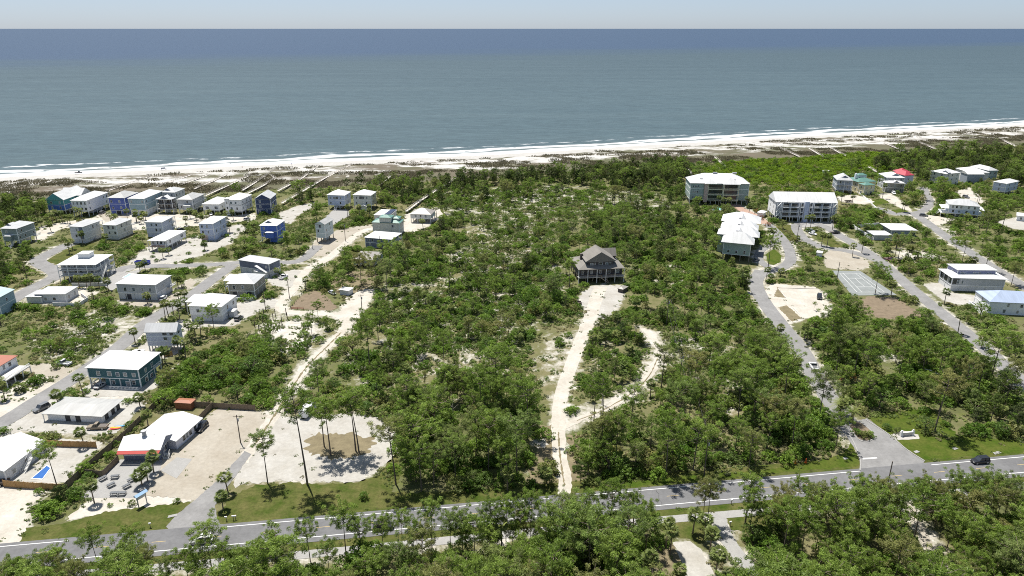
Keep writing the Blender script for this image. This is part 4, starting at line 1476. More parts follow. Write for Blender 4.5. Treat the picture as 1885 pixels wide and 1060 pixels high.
h.vol((477, 415), (510.3, 416), (524, 405.2), base=446.6, wall='wall_bright_blue', stilt=3.0, wf=[[.2], [.2]], wr=[[.5], [.4, .9]])
h.box_part('entry_bay', 'wall_bright_blue', -h.w * .12, h.w * .28, -h.d / 2 - 1.5, -h.d / 2 + .6, 2.8, 5.9, 'hip', .7)
h.box_part('stair_tower', 'wall_bright_blue', h.w * .02, h.w / 2 - .6, -h.d / 2 + .8, h.d * .1, 0, 3.0)
h.stairs(-h.w * .2, -h.d / 2, 3.0, -1, 0)
h.dormer(.45, 1.0, .4, 'wall_slate')
h = House('beach_house', 'narrow tall mint white gabled house on dark stilts beside the sandy drive', group=GL)
h.vol((578.4, 412.8), (598, 414), (613.5, 404.5), base=447, wall='wall_mint', stilt=2.6, roof='gable_v', rm='roof_grey', floors=3, wf=[[], [.25], [.4, .5]], wr=[[.2], [.2, .7], [.6]], piles='pile_wood')
h = House('beach_house', 'pale blue twin house with pyramid white roof, left of the near identical cream one', group=GL)
h.vol((601.5, 358.7), (635.2, 360), (645.4, 353), base=386, wall='wall_pale_blue', stilt=2.6, wf=[[.15, .72], [.15, .35, .45, .55, .75]], wr=1)
h.stairs(0, -h.d / 2, 2.6)
h = House('beach_house', 'cream twin house with pyramid white roof, right of the near identical pale blue one', group=GL)
h.vol((649.2, 358.7), (683.6, 360), (692.5, 353), base=386, wall='wall_cream', stilt=2.6, wf=[[.15, .72], [.15, .35, .45, .55, .75]], wr=1)
h.box_part('entry_porch', 'wall_cream', -h.w * .02, h.w * .25, -h.d / 2 - 2.4, -h.d / 2 + .5, 0, 2.5, 'gable_v', 1.0)
h = House('beach_house', 'light grey house with tan hip roof over an open white posted ground level', group=GL)
h.vol((754.3, 393.5), (793.8, 395.5), (800, 387), base=411.5, wall='wall_light', rm='roof_tan', stilt=2.7, floors=1, wf=[.25, .5, .75], wr=2, roof='hip', rise=2.6)
h = House('beach_house', 'long white roofed house with dark solar panels behind the green roofed house', group=GL)
h.vol((687.5, 396), (717.4, 397.2), (731, 386.5), base=414, wall='wall_light', floors=1, stilt=2.2, rise=.7, wf=2, wr=2)
pz = h.H + .55
h.part('solar_array', MB().box(h.w / 2 - 3.6, h.w / 2 - .3, -h.d / 2 + 1, h.d / 2 - 1, pz, pz + .1), 'solar_panel')
h = House('beach_house', 'cream house with dark green stepped roofs and a square lookout tower', group=GL)
h.vol((684.3, 409), (735.9, 411.5), (742.2, 404), base=433, wall='wall_cream', rm='roof_green', floors=2, wf=[[], [.3, .75]], wr=2, rise=1.6)
h.box_part('tower', 'wall_cream', -h.w * .22, h.w * .18, -h.d / 2 + .4, h.d * .2, 0, h.H + 3.0, 'hip', 1.0, 'roof_green')
h.box_part('tower', 'wall_cream', h.w * .2, h.w * .40, -h.d * .1, h.d / 2 - .6, h.H - .5, h.H + 1.9, 'hip', .8, 'roof_green')
h = House('beach_house', 'slate blue house with plain white roof right in front of the green roofed house', group=GL)
h.vol((672.2, 435.7), (721.2, 441.5), (735.2, 428.7), base=459, wall='wall_slate', floors=2, wf=[[.2, .5], [.15, .3]], wr=1, rise=.9, gal='r', gd=2)
h = House('beach_house', 'weathered grey roofed house half hidden by pines near the brown dirt lot', group=GL)
h.vol((648, 476), (690, 479), (703, 464), base=494, wall='wall_steel', rm='roof_tan', floors=1, wf=3, wr=2, rise=1.6, stilt=1.4)

# ---- inland left
h = House('gallery_house', 'large white house with two tiers of white railed galleries and a rooftop cupola', group=GL)
h.vol((104.5, 487.9), (176.4, 487.9), (206.4, 468.4), base=518, wall='wall_grey', stilt=2.8, gal='fr', gd=2.6, wf=6, wr=3, rise=1.4, floors=2)
h.box_part('cupola', 'wall_white', -h.w * .13, h.w * .14, -h.d * .08, h.d * .22, h.H + .6, h.H + 3.2, 'hip', .35)
h.stairs(h.w / 2 + .8, -h.d * .1, 5.6, 0, -1, 1.3)
h.stairs(h.w / 2 + .8, h.d * .25, 2.8, 0, -1, 1.3)
h = House('bungalow', 'low white L shaped bungalow with walled yard by the left street', 'house')
h.vol((62, 542.5), (120.4, 542), (145.2, 527.1), base=557, wall='wall_light', floors=1, wf=[.3, .6], wr=2, rise=1.6, rm='roof_silver')
h.vol((46.5, 546.2), (75.8, 547.2), (97, 534), base=558.5, wall='wall_light', floors=1, wf=0, wr=1, rise=1.5, rm='roof_silver')
h = House('beach_house', 'grey two storey house with wide white roof, pale ground floor and open right corner', group=GL)
h.vol((211, 522.7), (286.2, 525.2), (316, 506.8), base=553.5, wall='wall_grey', stilt=3.0, low='wall_light', floors=1, wf=[.2, .42, .65, .85], wr=1, rise=1.0, gal='', lowwin=2, door=1)
h.part('deck', MB().box(h.w / 2 - .4, h.w / 2 + 1.2, h.d * .15, h.d / 2, 2.9, 3.1), 'deck_grey')
h.part('railing', railing((h.w / 2 + 1.2, h.d * .15), (h.w / 2 + 1.2, h.d / 2), 3.1), 'trim_white')
h = House('beach_house', 'white two storey house with steep hip roof and side carport by the palm lined street', group=GL)
h.vol((344.6, 563.6), (407.7, 565.9), (437, 543.8), base=593.5, wall='wall_white', stilt=2.8, low='wall_light', floors=1, wf=[.25, .6, .9], wr=[.4, .8], rise=3.2)
rf = MB()
hip_roof(rf, -h.w / 2 - 4.2, -h.w / 2 + .3, -h.d * .1, h.d * .48, h.H - .6, .5, 'shed')
h.part('carport_roof', rf, 'roof_white')
for yy in (-.06, .2, .45):
    h.part('post', MB().box(-h.w / 2 - 4.0, -h.w / 2 - 3.8, h.d * yy, h.d * yy + .2, 0, h.H - .6), 'trim_white')
h.box_part('entry_porch', 'wall_light', h.w / 2 - .4, h.w / 2 + 1.8, -h.d * .1, h.d * .12, 0, 2.6, 'hip', .5)
h = House('beach_house', 'taupe two storey house with hip roof and white railed front deck', group=GL)
h.vol((416.6, 522.2), (468.2, 523.4), (488.6, 505), base=548, wall='wall_taupe', stilt=2.8, low='wall_taupe', floors=1, wf=[.22, .55], wr=[.3, .7], rise=2.6, rm='roof_silver', lowwin=2, door=1)
h.part('deck', MB().box(-h.w * .3, h.w / 2, -h.d / 2 - 3.4, -h.d / 2 + .5, 0, .5), 'deck_grey')
h.part('parapet', MB().box(-h.w * .3, h.w / 2, -h.d / 2 - 3.5, -h.d / 2 - 3.35, 0, 1.4).box(h.w / 2, h.w / 2 + .15, -h.d / 2 - 3.5, -h.d / 2, 0, 1.4), 'trim_white')
h.part('balcony', MB().box(-h.w / 2 - 3.2, -h.w / 2 + .4, -h.d * .1, h.d * .3, 2.6, 2.8), 'deck_grey')
h.part('railing', railing((-h.w / 2 - 3.2, -h.d * .1), (-h.w / 2 + .4, -h.d * .1), 2.8), 'trim_white')
rf = MB()
hip_roof(rf, -h.w / 2 - 3.6, -h.w / 2 + .3, -h.d * .14, h.d * .4, h.H - .4, .5, 'shed')
h.part('porch_roof', rf, 'roof_white')
for xx in (-3.3, -.2):
    h.part('post', MB().box(-h.w / 2 + xx, -h.w / 2 + xx + .2, -h.d * .1, -h.d * .1 + .2, 0, h.H - .4), 'trim_white')
h = House('beach_house', 'navy sided house with pale low roof and white lower wall beside the side street', group=GL)
h.vol((440, 477.5), (495, 487.1), (514, 477), base=511, wall='wall_slate', stilt=3.0, low='wall_light', floors=1, wf=[.9], wr=[], rise=.9, rm='roof_silver')
h.part('stair_roof', MB().bar((h.w * .12, -h.d / 2 - 1.0, 5.4), (h.w * .46, -h.d / 2 - 1.0, 2.8), 1.8, .2), 'roof_white')
h.part('entry_wall', MB().box(h.w * .05, h.w * .44, -h.d / 2 - 1.5, -h.d / 2 + .5, 0, 2.7), 'wall_light')
h = House('beach_house', 'white lavender gabled house with two stacked windows behind the teal house', group=GL)
h.vol((263.4, 613.5), (324.6, 612.2), (338.5, 601), base=648, wall='wall_lavender', floors=3, wf=[[], [.62], [.62, .85]], wr=[[], [], [.5]], rise=2.6, roof='gable_u', stilt=2.4, winw=1.3)
h = House('beach_house', 'deep teal two storey house with big white roof and open carport corner', group=GL)
h.vol((155.4, 677.3), (254.8, 681.6), (296.8, 648.5), base=714.7, wall='wall_deep_teal', stilt=2.9, floors=1, wf=[.2, .42, .58, .73, .9], wr=[.3, .6], rise=1.0, winw=1.05, piles='pile_white')
b = h.box
h.part('ground_floor', MB().box(b[0] + (b[1] - b[0]) * .30, b[1] - .02, b[2] + .25, b[3] - 3.0, 0, 2.92), 'wall_deep_teal')
for t in (.46, .86):
    h.win('f', t, .8, 1.05, 1.5, (b[0], b[1], b[2] + .25, b[3]))
o = h.win('f', .74, .05, 1.0, 2.1, (b[0], b[1], b[2] + .25, b[3]))
o.name = 'door'
h.win('r', .25, .6, 1.05, 1.5, (b[0], b[1] - .02, b[2] + .25, b[3]))
h.win('r', .5, .6, 1.05, 1.5, (b[0], b[1] - .02, b[2] + .25, b[3]))
h.part('deck', MB().box(b[1], b[1] + .4, b[3] - 5, b[3], 2.75, 2.95).box(b[0] + (b[1] - b[0]) * .3, b[1] + .3, b[2] - 2.2, b[2] + .2, 0, .14), 'deck_grey')
h.part('railing', railing((b[1] + .3, b[3] - 5), (b[1] + .3, b[3]), 2.95), 'trim_white')
h.part('railing', railing((b[0] + (b[1] - b[0]) * .45, b[2] - 2.1), (b[1] + .2, b[2] - 2.1), .14), 'trim_white')
h.part('corner_post', MB().box(b[1] - .15, b[1] + .15, b[2] - .12, b[2] + .18, 0, h.H), 'trim_white')
h.stairs(b[0] + (b[1] - b[0]) * .18, b[2] + 1.5, 2.9, -1, 0, 1.2)
h = House('ranch_house', 'long low white ranch house under a broad pale grey roof', 'house')
h.vol((74, 763.2), (188, 768), (229.4, 735.9), base=782, wall='wall_white', floors=1, rise=1.0, rm='roof_grey', wf=[], wr=[], over=1.1, corner=False, band=False)
b = h.box
for t in (.37, .56):
    o = put('door', MB().box(-.75, .75, -.06, .06, 0, 2.1).mesh('door', 'shadow_door'), h.root, h.at(b[0] + (b[1] - b[0]) * t, b[2] - .03, .05), h.th)
for t in (.25, .62, .92):
    o = put('door', MB().box(-.06, .06, -.75, .75, 0, 2.0).mesh('door', 'shadow_door'), h.root, h.at(b[1] + .03, b[2] + (b[3] - b[2]) * t, .05), h.th)
h.part('post', MB().box(-h.w / 2 + .2, -h.w / 2 + .4, -h.d / 2 + .2, -h.d / 2 + .4, 0, h.H), 'trim_white')
h = House('restaurant', 'white roofed roadside restaurant with a red awning strip along its shaded front', 'restaurant')
h.vol((219.1, 827.6), (295.5, 829.3), (313.4, 799), base=849.5, wall='wall_slate', floors=1, rise=1.9, wf=[], wr=[.55], roof='gable_u', over=.9, corner=False, band=False)
b = h.box
h.part('front_wall', MB().box(b[0] + .2, b[1] - 3.5, b[2] - .15, b[2] + .1, h.H * .45, h.H * .8), 'wall_light')
h.part('awning', MB().add([(-h.w / 2, -h.d / 2 - .1, h.H + .12), (h.w / 2, -h.d / 2 - .1, h.H + .12), (h.w / 2 - .3, -h.d / 2 - .9, h.H - .38), (-h.w / 2 + .1, -h.d / 2 - .9, h.H - .38),
                          (-h.w / 2, -h.d / 2 - .1, h.H + .02), (h.w / 2, -h.d / 2 - .1, h.H + .02), (h.w / 2 - .3, -h.d / 2 - .9, h.H - .46), (-h.w / 2 + .1, -h.d / 2 - .9, h.H - .46)],
                         [(3, 2, 1, 0), (4, 5, 6, 7), (0, 1, 5, 4), (1, 2, 6, 5), (2, 3, 7, 6), (3, 0, 4, 7)]), 'red_awning')
h.part('vent_pipe', MB().cyl(-h.w * .02, h.d * .05, h.H + 1.4, h.H + 3.2, .55, 12).cyl(-h.w * .02, h.d * .05, h.H + 3.2, h.H + 3.5, .75, 12), 'metal_grey')
h.stairs(h.w / 2 + .4, -h.d * .2, 1.2, 0, -1, 1.4)
h.vol((256, 800), (324.2, 813.6), (365.6, 769), base=830, wall='wall_lavender', floors=1, rise=1.6, wf=[], wr=[.3, .42, .55, .75, .9], roof='gable_v', over=.6, corner=False, band=False, winw=.9)
h = House('beach_house', 'white gabled house with outside white stairs beside the small blue pool', group=GL)
h.vol((-85, 866), (7.6, 869), (87.9, 811.7), base=889, wall='wall_light', floors=1, rise=2.2, wf=[], wr=[.5, .75, .2], roof='gable_v', over=.3)
h.stairs(h.w / 2 + .8, h.d * .05, 2.6, 0, -1, 1.2)
h = House('beach_house', 'white house with coral roof and long white railed deck at the left edge', group=GL)
h.vol((-85, 678), (-14, 683), (28.7, 654.8), base=712, wall='wall_white', floors=2, rise=2.6, rm='roof_coral', wf=2, wr=[.2, .45, .7], gal='', stilt=0)
b = h.box
h.part('deck', MB().box(b[1], b[1] + 5.2, b[2] - 1.5, b[2] + 9.5, 2.6, 2.85), 'deck_grey')
h.part('railing', railing((b[1] + 5.1, b[2] - 1.4), (b[1] + 5.1, b[2] + 9.4), 2.85), 'trim_white')
h.part('railing', railing((b[1], b[2] - 1.4), (b[1] + 5.1, b[2] - 1.4), 2.85), 'trim_white')
for i in range(4):
    h.part('post', MB().box(b[1] + 4.9, b[1] + 5.15, b[2] - 1.4 + 3.55 * i, b[2] - 1.15 + 3.55 * i, 0, 2.6), 'trim_white')
h = House('beach_house', 'pale house with light aqua metal roof cut by the left edge beside pines', group=GL)
h.vol((-78, 546), (-4, 550), (16, 533), base=582, wall='wall_aqua', floors=2, rise=2.0, rm='roof_pale_aqua', wf=2, wr=[[], [.5]], roof='gable_v')
h = House('storage_shed', 'terracotta painted shed with orange roof in the restaurant yard corner', 'shed')
h.vol((319, 742.3), (351.6, 743.6), (359.9, 737.2), base=755, wall='roof_terracotta', floors=1, rise=.25, rm='roof_terracotta', wf=[], wr=[], over=.15, corner=False, band=False)
h = House('camp_shed', 'small white roofed open shed by the brown dirt lot', 'shed')
h.vol((625, 532), (642, 536), (648, 529.5), base=545, wall='wall_light', floors=1, rise=.4, wf=[], wr=[], corner=False, band=False, over=.4)

# ---- centre
h = House('lodge', 'dark shingled lodge with broad tan roof, front gable and wraparound porch among the trees', 'house')
h.vol((1065, 497.5), (1150.6, 494), d=19, base=519, wall='wall_dark_wood', rm='roof_shingle', stilt=2.8, floors=1, gal='f', gd=2.6, wf=5, wr=0, rise=4.2, piles='pile_wood', railm='pile_wood', corner=False, band=False)
MATS['roof_shingle'].node_tree.nodes['Principled BSDF'].inputs['Roughness'].default_value = .9
w, d, H = h.w, h.d, h.H
h.part('gable_wall', MB().box(-w * .27, w * .27, -d / 2 + 2.6, d * .1, H - .2, H + 3.1), 'wall_dark_wood')
for t in (-.20, -.13, .13, .2):
    put_window(h.root, h.at(w * t, -d / 2 + 2.56, H + 1.0), h.th, .9, 1.3)
put_window(h.root, h.at(0, -d / 2 + 2.56, H + .5), h.th, 1.6, 2.1)
rf = MB()
hip_roof(rf, -w * .33, w * .33, -d / 2 + 2.0, d * .25, H + 3.0, 4.4, 'gable_v', .2)
h.part('roof', rf, 'roof_shingle')
gable_walls(h, -w * .31, w * .31, -d / 2 + 2.5, d * .24, H + 3.1, 4.2, 'gable_v', 'wall_dark_wood')
rf = MB()
hip_roof(rf, -w * .2, w * .46, d * .12, d * .42, H + 2.2, 3.2, 'gable_u', .2)
h.part('roof', rf, 'roof_shingle')
h.part('wing_wall', MB().box(-w * .1, w * .44, d * .15, d * .39, H, H + 2.3), 'wall_dark_wood')
h.part('chimney', MB().box(-w * .36, -w * .30, d * .05, d * .12, H + 1, H + 4.4), 'wall_brown')
h.stairs(-w * .02, -d / 2 + .1, 2.8, 1, 0, 1.4, 'pile_wood')

# ---- right: condominiums
h = House('condo_block', 'green four level condo with white hip roofs and cream framed balconies near the beach', 'apartments')
h.vol((1270.6, 337.4), (1381.4, 339), d=20, base=377, wall='wall_sage', stilt=3.0, floors=3, wf=[[.05, .09, .13], [.05, .09, .13], [.05, .09, .13]], wr=0, rise=5.0, piles='pile_white')
w, d, H = h.w, h.d, h.H
fh = (H - 3) / 3
b = h.box
for (a0, a1, yo) in ((.30, .56, 1.0), (.56, .82, 2.4)):
    xa, xb = b[0] + (b[1] - b[0]) * a0, b[0] + (b[1] - b[0]) * a1
    for k in range(3):
        zz = 3 + fh * k
        h.part('balcony', MB().box(xa, xb, b[2] - yo, b[2] + .02, zz - .25, zz).box(xa, xa + .3, b[2] - yo + .01, b[2] - yo + .3, zz, zz + fh - .26).box(xb - .3, xb, b[2] - yo + .01, b[2] - yo + .3, zz, zz + fh - .26), 'trim_cream')
        h.part('railing', railing((xa, b[2] - yo + .1), (xb, b[2] - yo + .1), zz), 'trim_cream')
        h.part('glass_door', MB().box(xa + .5, xb - .5, b[2] - .06, b[2] - .02, zz + .05, zz + fh * .8), 'glass_dark')
h.part('stair_tower', MB().box(b[0] + (b[1] - b[0]) * .235, b[0] + (b[1] - b[0]) * .295, b[2] - 1.0, b[2] + .5, 1.5, H - .1), 'wall_pink')
rf = MB()
for (a0, a1, dp, rs) in ((.24, .44, 2.0, 2.6), (.54, .84, 3.2, 3.4)):
    hip_roof(rf, b[0] + (b[1] - b[0]) * a0, b[0] + (b[1] - b[0]) * a1, b[2] - dp, b[2] + 7, H + .03, rs, 'hip', .15)
h.part('bay_roof', rf, 'roof_white')
for t, yy in ((.2, -.25), (.74, -.34)):
    h.part('roof_vent', MB().box(-w / 2 + w * t - .9, -w / 2 + w * t + .9, d * yy - 1, d * yy + .6, H + 1.2, H + 2.6), 'metal_grey')
for t in (.45, .78):
    h.part('roof_vent', MB().box(-w / 2 + w * t - 1.4, -w / 2 + w * t + 1.4, -.6, .6, H + 5.0, H + 5.7), 'metal_grey')
h = House('condo_block', 'long green building under a cascade of white hip roofs beside the brick drive', 'apartments')
h.vol((1331, 437), (1386, 451), (1362, 398), base=484, wall='wall_sage', stilt=3.2, floors=1, rise=.5, wf=[.2, .5, .8], wr=5, piles='pile_wood', over=1.0)
w, d, H = h.w, h.d, h.H
rf = MB()
for i, (t0, t1) in enumerate(((-.02, .17), (.23, .41), (.47, .66), (.73, .99))):
    hip_roof(rf, -w / 2 - (.2, 3.4, 2.8, 3.6)[i], w / 2 + (.6, 2.6, 1.6, 2.4)[i], -d / 2 + d * t0, -d / 2 + d * t1, H + .3 + .02 * i, 4.6 - .25 * i, 'hip', .15)
hip_roof(rf, -w * .2, w * .2, -d / 2 + 2, d / 2 - 2, H + .6, 3.4, 'hip', .15)
for q0, q1, e in ((.25, .39, 2.8), (.49, .64, 2.2), (.75, .97, 3.0)):
    h.part('wing_wall', MB().box(-w / 2 - e, -w / 2 + 1, -d / 2 + d * q0, -d / 2 + d * q1, 0, H + .3), 'wall_sage')
    h.part('glass_door', MB().box(-w / 2 - e - .05, -w / 2 - e + .02, -d / 2 + d * (q0 + .03), -d / 2 + d * (q1 - .03), 3.4, H - .5), 'glass_dark')
h.part('wing_roof', rf, 'roof_white')
for i in range(4):
    h.part('roof_vent', MB().box(-w * .1, w * .0, -d / 2 + d * (.16 + .24 * i), -d / 2 + d * (.16 + .24 * i) + 1.1, H + 2.6, H + 4.2), 'metal_grey')
h = House('condo_block', 'long white condo with three tiers of balconies, stair towers and a white gable roof', 'apartments')
h.vol((1428.2, 372.2), (1542.9, 374.1), d=17, base=408.5, wall='wall_steel', stilt=3.0, floors=3, wf=0, wr=0, wl=[[.3, .7]] * 3, rise=4.6, roof='gable_u', gable_m='wall_white', over=.5, piles='pile_white', corner=False)
w, d, H = h.w, h.d, h.H
b = h.box
fh = (H - 3) / 3
h.part('end_wall', MB().box(b[0] - .08, b[0] + .1, b[2], b[3], 3, H), 'wall_white')
h.part('stair_tower', MB().box(-w * .035, w * .035, b[2] - 1.8, b[2] + .4, 0, H + .8), 'wall_pale_blue')
for (a0, a1) in ((.10, .38), (.40, .455), (.545, .60), (.62, .90)):
    xa, xb = b[0] + (b[1] - b[0]) * a0, b[0] + (b[1] - b[0]) * a1
    for k in range(3):
        zz = 3 + fh * k
        h.part('balcony', MB().box(xa, xb, b[2] - 1.6, b[2] + .02, zz - .2, zz), 'trim_white')
        h.part('railing', railing((xa, b[2] - 1.55), (xb, b[2] - 1.55), zz), 'trim_white')
        n = 1 if a1 - a0 < .1 else 2
        for q in range(n):
            h.part('glass_door', MB().box(xa + (xb - xa) * (q + .15) / n, xa + (xb - xa) * (q + .85) / n, b[2] - .06, b[2] - .02, zz + .05, zz + fh * .75), 'glass_dark')
    for q in range(3 if a1 - a0 > .1 else 2):
        xx = xa + (xb - xa - .24) * q / (2 if a1 - a0 > .1 else 1)
        h.part('post', MB().box(xx, xx + .24, b[2] - 1.6, b[2] - 1.36, 0, H), 'trim_white')
for xx in (b[0] + .3, b[1] - 2.6):
    mb = MB()
    for k in range(4):
        zz = 3 * k if k < 2 else 3 + fh * (k - 1)
        z2 = 3 if k == 0 else 3 + fh * k
        mb.bar((xx, b[2] - 1.2, zz), (xx + 2.4, b[2] - 1.2, z2), .5, .18)
        mb.bar((xx + 2.4, b[2] - 2.0, zz), (xx, b[2] - 2.0, z2), .12, .12)
    for q in (0, 2.4):
        mb.bar((xx + q, b[2] - 2.0, 0), (xx + q, b[2] - 2.0, H), .22)
    h.part('stairs', mb, 'trim_white')
rf = MB()
for a0, a1 in ((.18, .30), (.68, .82)):
    hip_roof(rf, b[0] + (b[1] - b[0]) * a0, b[0] + (b[1] - b[0]) * a1, b[2] - 2.0, b[2] + 3, H + .25, .5, 'shed', .15)
h.part('bay_roof', rf, 'roof_grey')

# ---- right: houses towards the beach
h = House('beach_house', 'grey gabled house with white balconies behind the right end of the long white condo', group=GL)
h.vol((1540.6, 331.6), (1571, 332.9), d=15, base=357, wall='wall_steel', stilt=2.6, roof='hip', wf=2, wl=2, wr=0, rise=3.6, rm='roof_silver', gal='f', gd=1.6)
h.dormer(.5, 1.7, .35, 'wall_slate', 'roof_silver')
h = House('beach_house', 'yellow house with dark green hip roofs and a small rooftop cupola', group=GL)
h.vol((1580, 335.5), (1614, 334), d=15, base=352, wall='wall_yellow', floors=2, rm='roof_green', wf=2, wl=3, wr=0, rise=2.4)
h.box_part('cupola', 'wall_white', -h.w * .2, h.w * .25, -h.d * .05, h.d * .25, h.H + .8, h.H + 3.4, 'hip', 1.2, 'roof_green')
h.part('chimney', MB().box(-h.w * .35, -h.w * .27, -.5, .5, h.H, h.H + 5), 'trim_white')
h.vol((1592, 341.5), (1611.5, 340.5), d=7, base=358, wall='wall_yellow', floors=2, rm='roof_green', wf=2, wl=1, wr=0, rise=1.4)
h = House('beach_house', 'large stone grey house with two tiers of white roofs beside the yellow house', group=GL)
h.vol((1632.3, 327.1), (1666.7, 327.8), d=16, base=350, wall='wall_grey', floors=3, wf=[3, 3, 3], wl=3, wr=0, rise=2.6)
h.dormer(.55, 1.3, .35, 'wall_steel')
h.vol((1630.4, 337), (1667.3, 338), d=6, base=355, wall='wall_taupe', floors=2, wf=3, wl=1, wr=0, rise=1.3, stilt=0)
h.dormer(.55, .9, .35, 'wall_taupe')
h = House('beach_house', 'house with two parallel bright red roofs', group=GL)
h.vol((1666, 323.5), (1684, 322.5), d=13, base=343, wall='wall_lavender', floors=2, rm='roof_red', wf=1, wl=0, wr=1, roof='hip', rise=2.4)
h.vol((1659, 318), (1677, 317), d=9, base=338, wall='wall_lavender', floors=2, rm='roof_red', wf=0, wl=0, wr=0, roof='hip', rise=2.4)
h = House('beach_house', 'cream house with broad white hip roof right of the red roofs', group=GL)
h.vol((1714, 314.6), (1742, 320.6), (1767, 317.5), base=343, wall='wall_cream', floors=3, wf=2, wr=3, rise=2.4)
h.dormer(.8, 1.0, .3, 'wall_steel')
h = House('beach_house', 'white roofed house with small front gable between cream house and silver roof', group=GL)
h.vol((1758.4, 309.5), (1785, 318), (1800, 311.2), base=336, wall='wall_light', floors=2, wf=2, wr=2, rise=2.6)
h.box_part('porch', 'wall_steel', h.w * .2, h.w / 2 + 3, -h.d / 2 - 3, h.d * .1, 0, h.H - .6, 'gable_v', 1.6)
h = House('beach_house', 'house with big silver hip roof, farthest of the right hand beach houses', group=GL)
h.vol((1790, 306), (1820, 314.5), (1835, 313), base=331, wall='wall_aqua', floors=2, rm='roof_silver', wf=2, wr=2, rise=2.2)
h = House('beach_house', 'small pale blue house with white hip roof among dark pines near the right edge', group=GL)
h.vol((1831.6, 333.5), (1853.9, 338.6), (1868.5, 332.2), base=360, wall='wall_pale_blue', floors=2, wf=1, wr=2, rise=1.6, stilt=2.4)
h = House('beach_house', 'white and blue grey three level house with porches at both ends and dark garage bays', group=GL)
h.vol((1746.9, 376.5), (1806, 381), d=13, base=405, wall='wall_pale_blue', upper='wall_white', stilt=2.8, wf=[[.15, .35, .6, .85], [.12, .25, .4, .65, .85]], wr=2, rise=2.8, rm='roof_silver', piles='pile_white')
b = h.box
h.part('trellis', MB().box(b[0] - 4, b[0] + .05, b[2], b[3] - 2, 2.5, 2.8).box(b[1] - .05, b[1] + 3.4, b[2] + 1, b[3], 2.5, 2.8).box(b[0] - 4, b[0] - .1, b[2] - .2, b[3] - 2, 5.6, 5.8).box(b[1] + .1, b[1] + 3.4, b[2] + 1, b[3], 5.6, 5.8), 'trim_white')
for xx in (b[0] - 3.8, b[1] + 3.1):
    h.part('post', MB().box(xx, xx + .25, b[2] + 1.1, b[2] + 1.35, 0, 5.6), 'trim_white')
h.part('railing', railing((b[0] - 4, b[2]), (b[0], b[2]), 2.8), 'trim_white')
h.stairs(b[0] - 4, b[2] + 3, 2.8, -1, 0, 1.4)
h = House('bungalow', 'flat white roofed bungalow with matching garage and white yard wall on the right hand street', 'house')
h.vol((1640.6, 424), (1689.7, 424.6), d=15, base=435.5, wall='wall_steel', floors=1, wf=3, wl=3, wr=0, rise=.6, over=.8, band=False)
h.vol((1608.8, 433.2), (1643.8, 433.5), d=9.5, base=442.5, wall='wall_grey', floors=1, wf=0, wl=0, wr=0, rise=.5, over=.3, band=False)
h = House('beach_house', 'blue grey house with stacked white roofs, dormer windows and screened porch on the right', group=GL)
h.vol((1752, 512), (1857, 515.2), d=13, base=539.5, wall='wall_grey', stilt=2.6, low='wall_light', floors=1, wf=[.12, .2], wl=2, wr=1, rise=1.1, over=.9)
b = h.box
h.part('porch_screen', MB().box(b[0] - .04, b[0] + 3.0, b[2] - .05, b[2] + .1, 3.2, h.H - .4).box(b[0] - .06, b[0] + .1, b[2], b[3] - .4, 3.2, h.H - .4), 'glass_dark')
for q in range(4):
    h.part('post', MB().box(b[0] - .16, b[0] + .1, b[2] + (b[3] - b[2]) * q / 3.2, b[2] + (b[3] - b[2]) * q / 3.2 + .25, 2.6, h.H), 'trim_white')
h.vol((1762.8, 497.4), (1837.4, 498.2), d=9.0, base=532, wall='wall_violet', z0=5.2, floors=1, wf=[.12, .19, .45, .52, .59, .8, .87], wl=1, wr=0, rise=.8, over=.6, winw=1.0)
h = House('beach_house', 'white stucco house with light blue metal roof at the right edge', group=GL)
h.vol((1822, 556), (1925, 561), d=13, base=583, wall='wall_white', floors=2, rm='roof_blue', wf=[[.3, .55], [.35, .6]], wl=1, wr=0, rise=3.0, over=.4)
h.vol((1816, 552), (1840, 553), d=6, base=570, wall='wall_white', floors=1, rm='roof_blue', wf=0, wl=1, wr=0, rise=1.0, over=.3)
h = House('beach_house', 'white flat roofed carport house at the right edge above the sandy yard', group=GL)
h.vol((1871, 397), (1905, 401), d=10, base=410, wall='wall_white', floors=1, wf=2, wl=1, wr=0, rise=.4)

# ================================================================== VEGETATION
leaf_mat('pine_needles', (.148, .222, .038), (.222, .304, .060), .52, (.25, .25, .085))
leaf_mat('sand_pine_needles', (.062, .098, .020), (.115, .155, .034), .35, (.14, .16, .05))
leaf_mat('oak_leaves', (.088, .165, .022), (.205, .308, .050), .52, (.25, .25, .085))
leaf_mat('maritime_leaves', (.12, .20, .014), (.22, .32, .026), .42)
leaf_mat('shrub_leaves', (.115, .165, .036), (.20, .25, .07), .42, (.27, .24, .12))
leaf_mat('palm_fronds', (.12, .165, .045), (.21, .24, .075), .38)
leaf_mat('dune_grass', (.16, .15, .085), (.26, .23, .15), .3)
leaf_mat('rust_leaves', (.20, .09, .03), (.26, .13, .045), .25)
mat('pine_bark', (.15, .118, .095), .95, .35, 1.5, .5, 5)
mat('palm_bark', (.21, .17, .125), .95, .3, 2.0, .5, 6)
mat('dead_wood', (.42, .39, .35), .9, .2, 1.0, .3, 5)


def unit(v):
    return v / (np.linalg.norm(v, axis=-1, keepdims=True) + 1e-9)


